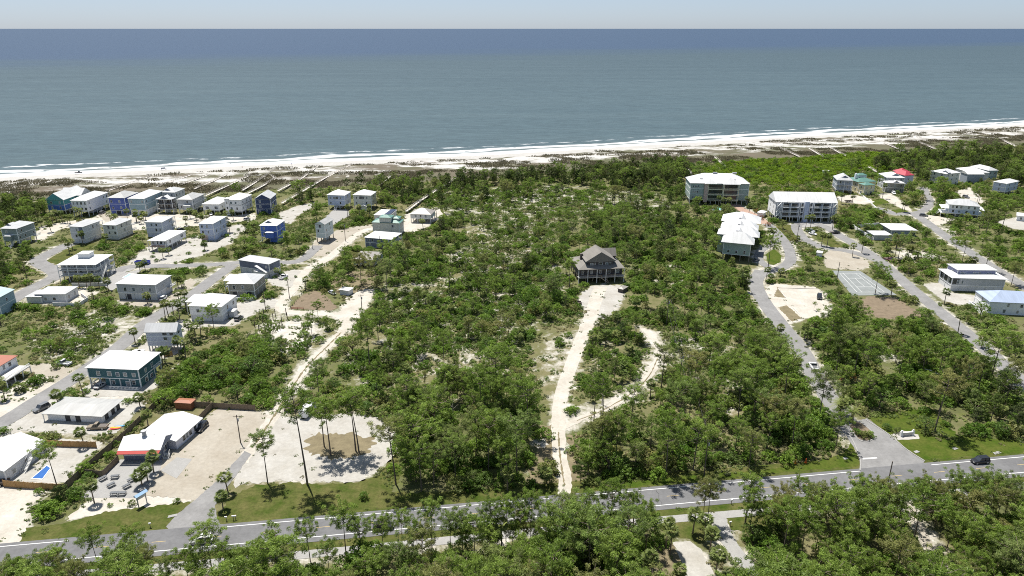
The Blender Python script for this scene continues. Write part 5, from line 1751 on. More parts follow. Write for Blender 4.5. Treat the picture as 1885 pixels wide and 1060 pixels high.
def leaf_mesh(name, C, A, B, l, w, tone, m, bend=0.0):
    """quads: centres C, long axes A, side axes B, half length l, half width w"""
    n = len(C)
    l, w = l[:, None], w[:, None]
    V = np.stack([C - A * l - B * w * .6, C - A * l * .1 + B * -w, C + A * l, C - A * l * .1 + B * w], 1).reshape(-1, 3)
    me = bpy.data.meshes.new(name)
    me.vertices.add(n * 4)
    me.vertices.foreach_set('co', V.astype(np.float32).ravel())
    me.loops.add(n * 4)
    me.loops.foreach_set('vertex_index', np.arange(n * 4, dtype=np.int32))
    me.polygons.add(n)
    me.polygons.foreach_set('loop_start', np.arange(0, n * 4, 4, dtype=np.int32))
    me.update(calc_edges=True)
    a = me.attributes.new('tone', 'FLOAT', 'POINT')
    a.data.foreach_set('value', np.repeat(tone, 4).astype(np.float32))
    me.materials.append(MATS[m])
    return me


def clumps_to_mesh(name, cl, m, kind):
    """cl: list of (centre, radius, flat, n, tone)"""
    C, A, B, l, w, T = [], [], [], [], [], []
    for c, r, flat, n, tone in cl:
        d = unit(rng.normal(size=(n, 3)) + np.array([0, 0, .45]))
        if kind == 'needle':
            rad = rng.uniform(.45, 1.05, (n, 1))
            p = np.array(c) + d * r * rad * np.array([1, 1, flat])
            nn = unit(d + np.array([0, 0, .35]) + rng.normal(size=(n, 3)) * .42)
            a = unit(np.cross(nn, rng.normal(size=(n, 3))) + d * .7)
            b = unit(np.cross(nn, a))
            l.append(rng.uniform(.20, .34, n))
            w.append(rng.uniform(.042, .070, n))
        else:
            rad = rng.uniform(.55, 1.05, (n, 1))
            p = np.array(c) + d * r * rad * np.array([1, 1, flat])
            nn = unit(d + np.array([0, 0, .25]) + rng.normal(size=(n, 3)) * .5)
            a = unit(np.cross(nn, rng.normal(size=(n, 3))))
            b = np.cross(nn, a)
            s = rng.uniform(.10, .20, n)
            l.append(s)
            w.append(s * rng.uniform(.55, .8, n))
        C.append(p)
        A.append(a)
        B.append(b)
        T.append(tone * rng.uniform(.75, 1.25, n))
    return leaf_mesh(name, np.concatenate(C), np.concatenate(A), np.concatenate(B), np.concatenate(l), np.concatenate(w), np.concatenate(T), m)


def make_pine(H, spread, n_br, bare=.55, dens=1.0, lean=.6, csize=1.0, m='pine_needles'):
    """tall slash pine: bare bent trunk, ascending limbs, pompom needle clumps"""
    tr = MB()
    lx, ly = rng.uniform(-lean, lean, 2)
    pts = [Vector((lx * (t ** 1.6), ly * (t ** 1.3), H * t)) for t in np.linspace(0, .97, 9)]
    pts[0].z = -.2
    rad = [(.09 + .006 * H) * (1 - .82 * t) for t in np.linspace(0, 1, 9)]
    tr.tube(pts, rad, 7)
    cl = []

    def on(t):
        f = t / .97 * 8
        i = min(int(f), 7)
        return pts[i].lerp(pts[i + 1], min(f - i, 1))
    for i in range(n_br):
        t = bare + (1 - bare) * (i + rng.uniform(0, .9)) / n_br * .95
        k = (t - bare) / (1 - bare)
        a = i * 2.4 + rng.uniform(-.5, .5)
        L = spread * (.45 + .75 * math.sin(math.pi * min(.18 + k * .74, 1))) * rng.uniform(.7, 1.15)
        p0 = on(min(t, .96))
        rise = L * rng.uniform(.2, .6)
        mid = p0 + Vector((math.cos(a) * L * .55, math.sin(a) * L * .55, rise * .35))
        end = p0 + Vector((math.cos(a) * L, math.sin(a) * L, rise))
        tr.tube([p0, mid, end], [.085, .06, .03], 4)
        for q in range(3 if L > spread * .7 else 2):
            f = 1.05 - .28 * q
            c = p0.lerp(end, f) + Vector(rng.normal(size=3) * .38 * csize)
            r = rng.uniform(.48, .9) * csize
            cl.append((c, r, .75, int(74 * dens * r * r / .5), rng.uniform(.72, 1.25)))
    top = pts[-1]
    for q in range(5):
        cl.append((top + Vector((rng.normal() * .5, rng.normal() * .5, rng.uniform(-.5, .7))), .85 * csize, .8, int(74 * dens), rng.uniform(.9, 1.25)))
    return tr.mesh('trunk', 'pine_bark'), clumps_to_mesh('crown', cl, m, 'needle')


def make_bush(H, W, n, m='oak_leaves', per=52):
    """dense evergreen scrub: several leaders, clumps heaped into an uneven dome"""
    tr = MB()
    cl = []
    for i in range(n):
        a = i * 2.399 + rng.uniform(-.3, .3)
        rr = math.sqrt((i + .4) / n) * W * rng.uniform(.85, 1.1)
        z = H * (1 - .62 * (rr / W) ** 2) * rng.uniform(.72, 1.05)
        r = rng.uniform(.5, .95) * (.36 + W * .15)
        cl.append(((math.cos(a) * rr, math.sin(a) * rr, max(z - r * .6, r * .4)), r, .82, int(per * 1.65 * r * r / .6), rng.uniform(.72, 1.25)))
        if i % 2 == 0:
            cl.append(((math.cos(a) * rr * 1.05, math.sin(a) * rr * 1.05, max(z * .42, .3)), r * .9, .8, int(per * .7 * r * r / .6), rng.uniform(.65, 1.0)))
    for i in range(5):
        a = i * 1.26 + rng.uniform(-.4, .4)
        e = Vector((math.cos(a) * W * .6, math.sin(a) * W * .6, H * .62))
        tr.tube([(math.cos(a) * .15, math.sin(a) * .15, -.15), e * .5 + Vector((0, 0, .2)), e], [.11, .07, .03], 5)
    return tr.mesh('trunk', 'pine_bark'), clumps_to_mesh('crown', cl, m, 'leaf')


def make_broad(H, W, n, m='oak_leaves'):
    """small live oak: short forked trunk under a wide lumpy crown"""
    tr = MB()
    cl = []
    fork = H * .35
    tr.tube([(0, 0, -.2), (.1, .05, fork * .6), (.05, .1, fork)], [.26, .2, .17], 7)
    for i in range(7):
        a = i * .9 + rng.uniform(-.2, .2)
        e = Vector((math.cos(a) * W * .62, math.sin(a) * W * .62, H * rng.uniform(.6, .8)))
        tr.tube([(.05, .1, fork), (e.x * .5, e.y * .5, fork + (e.z - fork) * .65), e], [.13, .08, .03], 5)
    for i in range(n):
        a = i * 2.399
        rr = math.sqrt((i + .3) / n) * W
        z = H * (1 - .45 * (rr / W) ** 2) * rng.uniform(.82, 1.04)
        r = rng.uniform(.6, 1.1) * (.34 + W * .11)
        cl.append(((math.cos(a) * rr, math.sin(a) * rr, z - r * .5), r, .75, int(62 * r * r / .6), rng.uniform(.7, 1.25)))
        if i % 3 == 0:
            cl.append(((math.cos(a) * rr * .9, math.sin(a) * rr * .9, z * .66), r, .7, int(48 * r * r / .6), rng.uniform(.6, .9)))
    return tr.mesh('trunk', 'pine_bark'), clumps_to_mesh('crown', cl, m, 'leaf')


def make_palm(H, nf=30, fl=1.55):
    """cabbage palm: rough straight trunk, round head of drooping fan leaves"""
    tr = MB()
    b = rng.uniform(-.35, .35, 2)
    tr.tube([(0, 0, -.2), (b[0] * .4, b[1] * .4, H * .5), (b[0], b[1], H)], [.2, .155, .17], 8)
    V, F, T = [], [], []
    fl0 = fl
    for i in range(nf):
        a = i * 2.399 + rng.uniform(-.2, .2)
        el = math.asin(max(-.7, min(.98, 1 - 1.65 * (i + .5) / nf))) + rng.uniform(-.15, .15)
        fl = fl0 * rng.uniform(.8, 1.15)
        d = np.array([math.cos(a) * math.cos(el), math.sin(a) * math.cos(el), math.sin(el)])
        side = unit(np.cross(d, [0, 0, 1.0]) + 1e-4)
        up = np.cross(side, d)
        o = np.array([b[0], b[1], H + .1])
        hub = o + d * fl * .62
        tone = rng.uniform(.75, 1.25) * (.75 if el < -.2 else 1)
        V += [o - side * .03, o + side * .03, hub]
        F.append((len(V) - 3, len(V) - 2, len(V) - 1))
        T += [tone] * 3
        for k in range(9):
            an = (k - 4) / 4 * 1.15
            dd = unit(d * math.cos(an) + side * math.sin(an) - up * .18 * abs(math.sin(an)))
            q = np.cross(dd, up)
            tip = hub + dd * fl * .85 * (1 - .12 * abs(an)) - np.array([0, 0, .22 + .12 * rng.uniform()])
            mid = hub + dd * fl * .42
            V += [hub, mid + q * .12, tip, mid - q * .12]
            n_ = len(V)
            F.append((n_ - 4, n_ - 3, n_ - 2, n_ - 1))
            T += [tone * rng.uniform(.85, 1.15)] * 4
    me = bpy.data.meshes.new('crown')
    me.from_pydata([tuple(v) for v in V], [], F)
    at = me.attributes.new('tone', 'FLOAT', 'POINT')
    at.data.foreach_set('value', np.array(T, np.float32))
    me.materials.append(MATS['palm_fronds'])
    return tr.mesh('trunk', 'palm_bark'), me


def make_date_palm(H):
    """feather palm: stout trunk, long arching fronds with leaflets"""
    tr = MB()
    tr.tube([(0, 0, -.2), (0, 0, H * .6), (0, 0, H)], [.45, .38, .5], 9)
    C, A, B, l, w, T = [], [], [], [], [], []
    for i in range(38):
        a = i * 2.399
        el = R_(75 - 95 * (i + .5) / 38)
        L = rng.uniform(2.6, 3.3)
        tone = rng.uniform(.8, 1.2)
        h0 = np.array([math.cos(a), math.sin(a), 0])
        for k in range(16):
            t = (k + 1) / 16
            p = np.array([0, 0, H]) + h0 * L * t * math.cos(el * (1 - .35 * t)) + np.array([0, 0, L * t * math.sin(el) - 1.2 * t * t * L * .45])
            for s in (-1, 1):
                sd = np.array([-math.sin(a), math.cos(a), -.25]) * s
                ax = unit(sd + h0 * .8)
                C.append(p + ax * .22)
                A.append(ax)
                B.append(unit(np.cross(ax, [0, 0, 1.0]) + .01))
                l.append(.34 * (1.1 - .5 * t))
                w.append(.05)
                T.append(tone)
    return tr.mesh('trunk', 'palm_bark'), leaf_mesh('crown', np.array(C), np.array(A), np.array(B), np.array(l), np.array(w), np.array(T), 'palm_fronds')


def make_low(W, H, n, m='shrub_leaves', sc=1.0):
    """low scrub patch: many small upright leaves in loose hummocks"""
    cl = []
    for i in range(n):
        a, rr = rng.uniform(0, 6.28), W * math.sqrt(rng.uniform(0, 1))
        r = rng.uniform(.3, .62) * sc
        cl.append(((math.cos(a) * rr, math.sin(a) * rr, r * .5), r, H, int(36 * r / .45), rng.uniform(.65, 1.3)))
    return clumps_to_mesh('low_scrub', cl, m, 'leaf')


def make_tufts(W, n):
    C, A, B, l, w, T = [], [], [], [], [], []
    for i in range(n):
        a, rr = rng.uniform(0, 6.28), W * math.sqrt(rng.uniform(0, 1))
        p = np.array([math.cos(a) * rr, math.sin(a) * rr, .22])
        tone = rng.uniform(.6, 1.3)
        for k in range(7):
            d = unit(np.array([rng.normal() * .5, rng.normal() * .5, 1.0]))
            C.append(p + d * .1)
            A.append(d)
            B.append(unit(np.cross(d, rng.normal(size=3))))
            l.append(rng.uniform(.3, .5))
            w.append(rng.uniform(.05, .1))
            T.append(tone)
    return leaf_mesh('grass_tufts', np.array(C), np.array(A), np.array(B), np.array(l), np.array(w), np.array(T), 'dune_grass')


# kinds: list of (trunk mesh, crown mesh, reference height)
KINDS = {
    'pine': [(*make_pine(H, sp, nb, ba, 1.0), H) for H, sp, nb, ba in ((14, 3.5, 20, .58), (15, 3.0, 17, .64), (13, 3.8, 22, .52), (14, 3.2, 17, .66), (12.5, 3.4, 22, .48), (15.5, 3.7, 20, .62))],
    'tall_pine': [(*make_pine(H, sp, nb, ba, .9, 1.2, .9), H) for H, sp, nb, ba in ((22, 3.6, 24, .68), (18, 3.1, 19, .66), (13.5, 2.9, 16, .64))],
    'young_pine': [(*make_pine(H, sp, nb, ba, .8, .3, .85), H) for H, sp, nb, ba in ((7.5, 2.0, 15, .34), (6.5, 1.8, 14, .30), (8.5, 2.0, 15, .42), (7, 2.2, 16, .40))],
    'sand_pine': [(*make_pine(H, sp, nb, ba, .95, .4, .8, 'sand_pine_needles'), H) for H, sp, nb, ba in ((9.5, 2.0, 18, .30), (8.5, 1.9, 17, .22), (10.5, 2.1, 18, .36), (9, 2.3, 18, .30))],
    'bush': [(*make_bush(H, W, n), H) for H, W, n in ((3.4, 2.2, 24), (2.6, 2.0, 21), (4.2, 2.4, 28), (2.0, 1.8, 19), (3.0, 2.7, 28))],
    'oak': [(*make_broad(H, W, n), H) for H, W, n in ((6.0, 3.0, 34), (5.2, 2.7, 30), (7.0, 3.3, 40))],
    'maritime': [(*make_bush(H, W, n, 'maritime_leaves', 40), H) for H, W, n in ((2.6, 2.8, 26), (2.2, 2.5, 22), (3.0, 3.0, 28))],
    'palm': [(*make_palm(H, nf), H) for H, nf in ((5.0, 26), (5.0, 22), (5.0, 29))],
}
LOW = [make_low(2.4, .75, 15), make_low(2.2, .8, 12), make_low(2.8, .7, 18), make_low(2.0, .9, 11)]
TUFT = [make_tufts(2.6, 26), make_tufts(2.2, 20), make_tufts(3.0, 34)]

# ---- where nothing grows: roads, yards, footprints on a 1 m raster
MX0, MX1, MY0, MY1 = -480, 680, 60, 720
_mx, _my = np.meshgrid(np.arange(MX0, MX1) + .5, np.arange(MY0, MY1) + .5, indexing='ij')
BLOCK = np.zeros(_mx.shape, bool)


def bb_paint(poly=None, line=None, hw=0):
    P = np.asarray(poly if poly is not None else line)
    x0, y0 = P.min(0) - hw - 2
    x1, y1 = P.max(0) + hw + 2
    a, b = max(int(x0 - MX0), 0), min(int(x1 - MX0) + 1, BLOCK.shape[0])
    c, d = max(int(y0 - MY0), 0), min(int(y1 - MY0) + 1, BLOCK.shape[1])
    if a >= b or c >= d:
        return
    X, Y = _mx[a:b, c:d], _my[a:b, c:d]
    BLOCK[a:b, c:d] |= in_poly(X, Y, P) if poly is not None else line_dist(X, Y, P) < hw


for P in CLEAR + FOOT:
    bb_paint(poly=P)
for L, hw in ROADS:
    bb_paint(line=L, hw=hw + .7)


def grow_block(n):
    a = BLOCK.copy()
    for _ in range(n):
        b = a.copy()
        b[1:] |= a[:-1]
        b[:-1] |= a[1:]
        b[:, 1:] |= a[:, :-1]
        b[:, :-1] |= a[:, 1:]
        a = b
    return a


BLOCKS = {0: BLOCK, 1: grow_block(1), 2: grow_block(2)}


def free(X, Y, r=1):
    i = np.clip((np.asarray(X) - MX0).astype(int), 0, BLOCK.shape[0] - 1)
    j = np.clip((np.asarray(Y) - MY0).astype(int), 0, BLOCK.shape[1] - 1)
    return ~BLOCKS[r][i, j]


# ---- what the photograph shows unhidden stays unhidden
SHOWN = np.zeros((1060 // 2, 1885 // 2 + 1), bool)
_sy, _sx = np.meshgrid(np.arange(SHOWN.shape[0]) * 2 + 1.0, np.arange(SHOWN.shape[1]) * 2 + 1.0, indexing='ij')


def show(poly, val=True):
    P = np.array(poly)
    x0, y0 = np.floor(P.min(0) / 2 - 1).astype(int)
    x1, y1 = np.ceil(P.max(0) / 2 + 1).astype(int)
    a, b, c, d = max(y0, 0), min(y1, SHOWN.shape[0]), max(x0, 0), min(x1, SHOWN.shape[1])
    if a < b and c < d:
        k = in_poly(_sx[a:b, c:d], _sy[a:b, c:d], P)
        SHOWN[a:b, c:d][k] = val


for P in VISIBLE:
    if all(q[1] > 40 for q in P):
        show([proj(q) for q in P])
for P in ([(1500, 702), (1540, 700), (1600, 775), (1545, 800)], [(1690, 335), (1765, 325), (1765, 365), (1690, 365)], [(640, 455), (710, 455), (710, 500), (640, 500)],
          [(1050, 460), (1066, 460), (1066, 540), (1050, 540)], [(1810, 640), (1885, 680), (1885, 720), (1800, 650)]):
    show(P, False)


def hides(X, Y, H, W):
    """share of crown points of each plant that fall on shown things"""
    n = np.zeros(X.shape)
    pts = [(0, 1), (0, .75), (-.7, .8), (.7, .8), (0, .5)]
    for dx, fz in pts:
        z = H * fz - CAM_H
        f = Y * CP - z * SP
        u = Y * SP + z * CP
        px = (942.5 + FOC * (X + dx * W) / f) / 2
        py = (530 - FOC * u / f) / 2
        ok = (px >= 0) & (py >= 0) & (px < SHOWN.shape[1]) & (py < SHOWN.shape[0])
        n += np.where(ok, SHOWN[np.clip(py, 0, SHOWN.shape[0] - 1).astype(int), np.clip(px, 0, SHOWN.shape[1] - 1).astype(int)], False)
    return n / len(pts)


# ---- planting plan: pixel outline -> plants per 100 m2; the last outline that holds a spot wins
Z = lambda **k: k
ZONES = [
    ('among the houses', None, Z(pine=.10, young_pine=.14, bush=1.7, oak=.14, palm=.22, low=8), .85),
    ('in the belt below the highway', 'NEAR', Z(pine=3.6, young_pine=3.6, bush=4.2, oak=1.6, palm=.3, low=3), .95),
    ('in the big wooded tract', [(610, 350), (700, 345), (900, 325), (1250, 300), (1275, 380), (1330, 440), (1395, 560), (1420, 600), (1500, 700), (1560, 800), (1560, 850), (1060, 900), (960, 900), (720, 900),
                                           (690, 760), (640, 750), (520, 760), (560, 690), (640, 610), (700, 520), (740, 440), (820, 400), (760, 370)],
     Z(pine=.30, young_pine=.55, sand_pine=.40, bush=6.0, oak=.26, palm=.22, low=12), .72),
    ('in the pale scrub behind the lodge', [(860, 385), (1050, 355), (1090, 420), (1020, 470), (900, 480), (850, 440)], Z(pine=.05, young_pine=.4, bush=2.2, oak=.1, palm=.05, low=13), .7),
    ('in the dark stand behind the dunes', [(880, 320), (1000, 308), (1130, 292), (1230, 296), (1268, 318), (1275, 345), (1180, 350), (1060, 338), (930, 352), (780, 345), (760, 330)], Z(pine=.6, young_pine=.4, sand_pine=4.2, bush=1.2, oak=.2, low=2), .85),
    ('in the thicket behind the twin houses', [(520, 370), (560, 345), (640, 330), (760, 330), (800, 350), (740, 385), (700, 390), (700, 350), (600, 350), (560, 385)], Z(pine=.5, young_pine=.5, sand_pine=1.5, bush=3.2, oak=.4, palm=.2, low=4), .8),
    ('in the scrub below the pine stand', [(760, 350), (1060, 342), (1200, 352), (1260, 350), (1290, 400), (1180, 410), (1060, 360), (880, 380), (830, 400), (770, 380)], Z(pine=.2, young_pine=.3, sand_pine=.7, bush=3.0, oak=.3, low=12), .78),
    ('in the thicket left of the track', [(300, 715), (330, 680), (420, 635), (470, 640), (540, 665), (560, 665), (535, 710), (490, 752), (440, 745), (370, 735), (310, 735)], Z(pine=.03, young_pine=.1, bush=8.5, oak=1.2, low=2), 1.0),
    ('by the bare posts', [(440, 600), (470, 575), (540, 580), (620, 600), (560, 660), (470, 640)], Z(pine=.08, young_pine=.1, bush=1.5, oak=.05, low=6), .8),
    ('in the patch right of the sandy track', [(560, 690), (640, 610), (690, 640), (690, 760), (600, 755), (530, 752)], Z(pine=.35, young_pine=.3, bush=4.6, oak=.5, low=3), .95),
    ('in the tall wood above the highway', [(720, 905), (738, 840), (700, 765), (780, 735), (880, 730), (960, 760), (985, 810), (955, 880), (930, 905)], Z(pine=2.6, young_pine=1.0, sand_pine=.6, bush=5.5, oak=1.4, low=1), 1.05),
    ('in the wood left of the entrance road', [(1060, 885), (1050, 800), (1120, 745), (1230, 700), (1380, 650), (1470, 660), (1530, 745), (1555, 800), (1550, 835), (1440, 860), (1200, 880)],
     Z(pine=1.15, young_pine=.6, bush=5.2, oak=.6, palm=.1, low=10), .95),
    ('in the olive clearing beside the path', [(1210, 640), (1330, 620), (1420, 650), (1330, 690), (1240, 680)], Z(pine=.25, young_pine=.4, bush=2.2, oak=.3, low=9), .9),
    ('around the lodge', [(940, 520), (1010, 440), (1200, 430), (1310, 460), (1370, 540), (1400, 610), (1180, 600), (1150, 560), (1040, 570), (960, 600)], Z(pine=.25, young_pine=.4, sand_pine=.4, bush=5.8, oak=1.0, palm=.2, low=7), .82),
    ('beside the sandy drive', [(985, 600), (1060, 575), (1075, 640), (1030, 740), (1024, 860), (985, 900), (960, 880), (990, 790), (975, 720)], Z(pine=.0, young_pine=.06, bush=.9, oak=.03, low=6), .9),
    ('in the copse right of the entrance road', [(1480, 600), (1500, 580), (1560, 580), (1700, 582), (1780, 640), (1840, 700), (1885, 760), (1885, 812), (1760, 800), (1700, 750), (1600, 750), (1540, 720), (1500, 650)],
     Z(pine=.75, young_pine=.3, sand_pine=.3, bush=4.4, oak=1.1, palm=.35, low=5), 1.0),
    ('in the right hand neighbourhood', [(1460, 420), (1560, 330), (1700, 330), (1885, 330), (1885, 590), (1700, 590), (1560, 480)], Z(pine=.28, young_pine=.25, bush=2.6, oak=.5, palm=.35, low=4), .9),
    ('right of the long white condo', [(1545, 390), (1600, 380), (1640, 400), (1620, 420), (1580, 425), (1545, 415)], Z(pine=.25, young_pine=.3, bush=4.5, oak=1.0, palm=.8, low=2), .9),
    ('in the bright green dune thicket', [(1285, 318), (1330, 300), (1500, 290), (1700, 272), (1885, 262), (1885, 300), (1760, 305), (1640, 312), (1540, 322), (1470, 345), (1390, 340)], Z(maritime=6.5, bush=.5, oak=.15, young_pine=.08, low=3), .9),
    ('in the low thicket behind the green condo', [(1385, 345), (1470, 340), (1530, 345), (1530, 362), (1400, 365)], Z(maritime=1.2, bush=.9, palm=.2, low=9), .8),
    ('in the dark wood by the right dunes', [(1600, 310), (1660, 290), (1740, 280), (1820, 262), (1885, 268), (1885, 360), (1840, 370), (1800, 345), (1720, 340), (1690, 355), (1680, 318)], Z(pine=.5, sand_pine=1.8, bush=2.0, oak=2.2, maritime=1.0, low=2), .85),
    ('in the dark wood by the left dunes', [(-60, 378), (0, 360), (85, 366), (95, 402), (60, 420), (0, 425), (-60, 430)], Z(pine=.4, young_pine=.5, sand_pine=3.0, bush=3.4, oak=.5, low=2), .75),
    ('in the pines by the upper left street', [(-60, 545), (0, 470), (30, 462), (75, 475), (92, 505), (40, 535), (0, 555)], Z(pine=.6, young_pine=.3, sand_pine=.9, bush=2.2, oak=.5, low=4), .9),
    ('in the vacant lot beside the left street', [(-40, 640), (20, 590), (110, 562), (250, 565), (262, 590), (180, 655), (110, 668), (0, 660)], Z(pine=.15, young_pine=.30, bush=1.5, oak=.3, low=9), .85),
    ('beside the restaurant', [(55, 970), (100, 900), (130, 880), (205, 800), (222, 800), (180, 850), (150, 905), (120, 962)], Z(pine=.25, young_pine=.1, bush=6.0, oak=1.0, low=3), .9),
    ('along the fence behind the ranch house', [(195, 800), (300, 735), (315, 738), (240, 800), (210, 822)], Z(bush=2.2, low=10), .6),
    ('in the shrub strip above the side street', [(330, 470), (380, 440), (470, 430), (560, 430), (560, 468), (460, 474), (400, 480), (350, 482)], Z(pine=.6, young_pine=.5, bush=2.8, oak=.6, palm=.2, low=4), .9),
    ('between the two left streets', [(290, 492), (420, 492), (400, 505), (350, 535), (322, 540), (300, 520)], Z(pine=.5, bush=3.2, oak=.8, palm=.2, low=3), .85),
    ('around the weathered house', [(560, 480), (640, 460), (740, 450), (740, 520), (690, 560), (640, 520), (580, 540), (560, 510)], Z(pine=.8, young_pine=.5, bush=2.5, oak=.6, low=3), .95),
    ('in the grass behind the dune houses', [(60, 345), (480, 335), (640, 322), (720, 330), (640, 345), (520, 370), (440, 365), (200, 365), (100, 372)], Z(bush=.12, low=3), .6),
    ('', [(1330, 955), (1430, 940), (1400, 980), (1350, 985)], Z(low=1), .5),
]
# near belt outline from the road itself
_nb = [road_pt(t, -HALF - 8.0) for t in (-260, 260)] + [road_pt(t, -75) for t in (260, -260)]
ZP = []
for nm, P, dn, hs in ZONES:
    ZP.append((nm, None if P is None else (np.array(_nb) if P == 'NEAR' else np.array([G(*p)[:2] for p in P])), dn, hs))


def zone_of(X, Y):
    z = np.zeros(np.shape(X), int)
    for i, (nm, P, dn, hs) in enumerate(ZP):
        if P is not None:
            z[in_poly(X, Y, P)] = i
    return z


def in_view(X, Y, margin=14):
    f = Y * CP + (CAM_H - 5) * SP
    return (np.abs(X) < f * 942.5 / FOC + margin) & (Y > 84)


def spots(kind, cell, radius=1):
    """jittered grid, thinned by the planting plan and by patchiness"""
    X, Y = np.meshgrid(np.arange(-460, 660, cell), np.arange(84, 660, cell), indexing='ij')
    X = X.ravel() + rng.uniform(-.48, .48, X.size) * cell
    Y = Y.ravel() + rng.uniform(-.48, .48, Y.size) * cell
    k = in_view(X, Y) & (shore_s(X, Y) > dune_edge(X) + {'pine': 14, 'palm': 16, 'young_pine': 8, 'oak': 8, 'sand_pine': 6}.get(kind, -2))
    X, Y = X[k], Y[k]
    zi = zone_of(X, Y)
    dn = np.array([z[2].get(kind, 0) for z in ZP])[zi]
    hs = np.array([z[3] for z in ZP])[zi]
    patch = np.clip((vnoise(X, Y, 13, 31) * .65 + vnoise(X, Y, 6, 33) * .35 - .5) * 3.2 + 1.0, .05, 2.1) if kind in ('bush', 'low', 'oak') else np.clip((vnoise(X, Y, 17, 47 if kind == 'pine' else 53) - .5) * 1.6 + 1.0, .2, 1.8)
    if kind == 'maritime':
        patch = np.ones_like(X)
    k = (rng.uniform(size=X.size) < dn * cell * cell / 100 * patch) & free(X, Y, radius)
    return X[k], Y[k], zi[k], hs[k]


def by_house(x, y):
    """look of the nearest house, in a few words"""
    hs_ = [o for o in COL.objects if o.type == 'EMPTY' and o.get('category') in ('house', 'apartments', 'restaurant')]
    o = min(hs_, key=lambda q: (q.location.x - x) ** 2 + (q.location.y - y) ** 2)
    lb = o['label'].split(',')[0]
    w = lb.split()
    k = lb.split(' with ')[0].split()
    k = k if 3 <= len(k) <= 8 else w[:8]
    while k[-1] in ('and', 'with', 'a', 'the', 'of', 'by', 'at', 'over', 'under', 'behind', 'beside', 'in', 'on', 'to', 'between', 'right', 'left', 'half', 'small', 'thin', 'its'):
        k = k[:-1]
    return ' '.join(k)


PHR = {'tall_pine': ('pine_tree', 'tall pine ', 'tree', 'tall pines '),
       'pine': ('pine_tree', 'bare stemmed pine ', 'tree', 'tall pines '),
       'young_pine': ('young_pine', 'slim young pine ', 'tree', 'young pines '),
       'sand_pine': ('sand_pine', 'dark green pine ', 'tree', 'dark pines '),
       'bush': ('scrub_bush', 'rounded green scrub bush ', 'bush', 'scrub bushes '),
       'oak': ('scrub_oak', 'small spreading evergreen oak ', 'tree', 'small oaks '),
       'maritime': ('dune_bush', 'wind clipped bush ', 'bush', 'bright green bushes '),
       'palm': ('palm_tree', 'wild cabbage palm ', 'tree', 'cabbage palms ')}


def plant(kind, x, y, H=None, label=None, group=None, scale=None, v=None, z=0.0, name=None):
    tm, cm, h0 = KINDS[kind][int(rng.integers(len(KINDS[kind]))) if v is None else v]
    nm, ph, cat, gr = PHR[kind]
    s = scale if scale is not None else H / h0
    r = empty(name or nm, (x, y, z), rng.uniform(0, 6.28))
    if kind == 'palm' and H:
        q = .85 + .2 * rng.uniform()
        r.scale = (q, q, q)
        put('trunk', tm, r, scale=(1, 1, H / h0 / q))
        put('crown', cm, r, (0, 0, H / q - h0))
    else:
        wv = s * rng.uniform(.9, 1.12)
        r.scale = (wv, wv, s)
        put('trunk', tm, r)
        put('crown', cm, r)
    tag(r, label, cat, group)
    return r


def near_px(px, py, H):
    """ground spot of a plant of height H whose top shows at this pixel"""
    g = G(px, py, H)
    return g.x, g.y


# ---- notable single plants
HAND = []


def hand(kind, px, base, top=None, H=None, label=None, group=None, v=None):
    g = G(px, base)
    if H is None:
        lo, hi = .5, 40
        for _ in range(30):
            m_ = (lo + hi) / 2
            if proj((g.x, g.y, m_))[1] > top:
                lo = m_
            else:
                hi = m_
        H = lo
    HAND.append((g.x, g.y))
    return plant(kind, g.x, g.y, H, label, group, v=v)


for px, base, top, lb in [(493, 890, 800, 'lone slim pine at the left end of the sand lot lawn'), (566, 892, 712, 'tallest pine, bare stemmed, standing on the lawn edge of the sand lot'),
                          (597, 822, 735, 'pine on the bare sand lot beside the white camper trailer'), (609, 838, 738, 'pine second from the camper trailer on the dry grass of the sand lot'),
                          (655, 830, 726, 'pair of leaning pines on the sand lot, left stem'), (661, 833, 722, 'pair of leaning pines on the sand lot, right stem'),
                          (729, 892, 768, 'pine at the left corner of the tall dense wood'), (107, 902, 815, 'big spreading pine in front of the small blue pool'),
                          (394, 606, 563, 'pine in the dark mulch bed beside the white hip roofed house'), (586, 592, 556, 'round topped pine on the grassy nose of the sandy loop'),
                          (1110, 800, 690, 'pine beside the path with a dead white limb'), (1160, 800, 712, 'pine at the bend of the narrow sandy path'),
                          (1216, 727, 640, 'tall pine between the narrow path and the power line'), (1275, 735, 650, 'tall pine by the fallen pale log'),
                          (1371, 965, 879, 'thin bare pine below the highway near the concrete path'), (1720, 795, 690, 'leaning pine on the lawn behind the entrance sign'),
                          (1414, 492, 435, 'tall pine beside the cascade roofed building'), (1498, 571, 556, 'small pine on the dry lot by the dark car'),
                          (1611, 540, 488, 'round topped tree beside the tennis court'), (1756, 480, 438, 'wind swept pine on the right hand street corner')]:
    hand('tall_pine' if base - top > 80 else 'pine', px, base, top, label=lb, v=(0 if base - top > 150 else 1 if base - top > 105 else 2) if base - top > 80 else None)
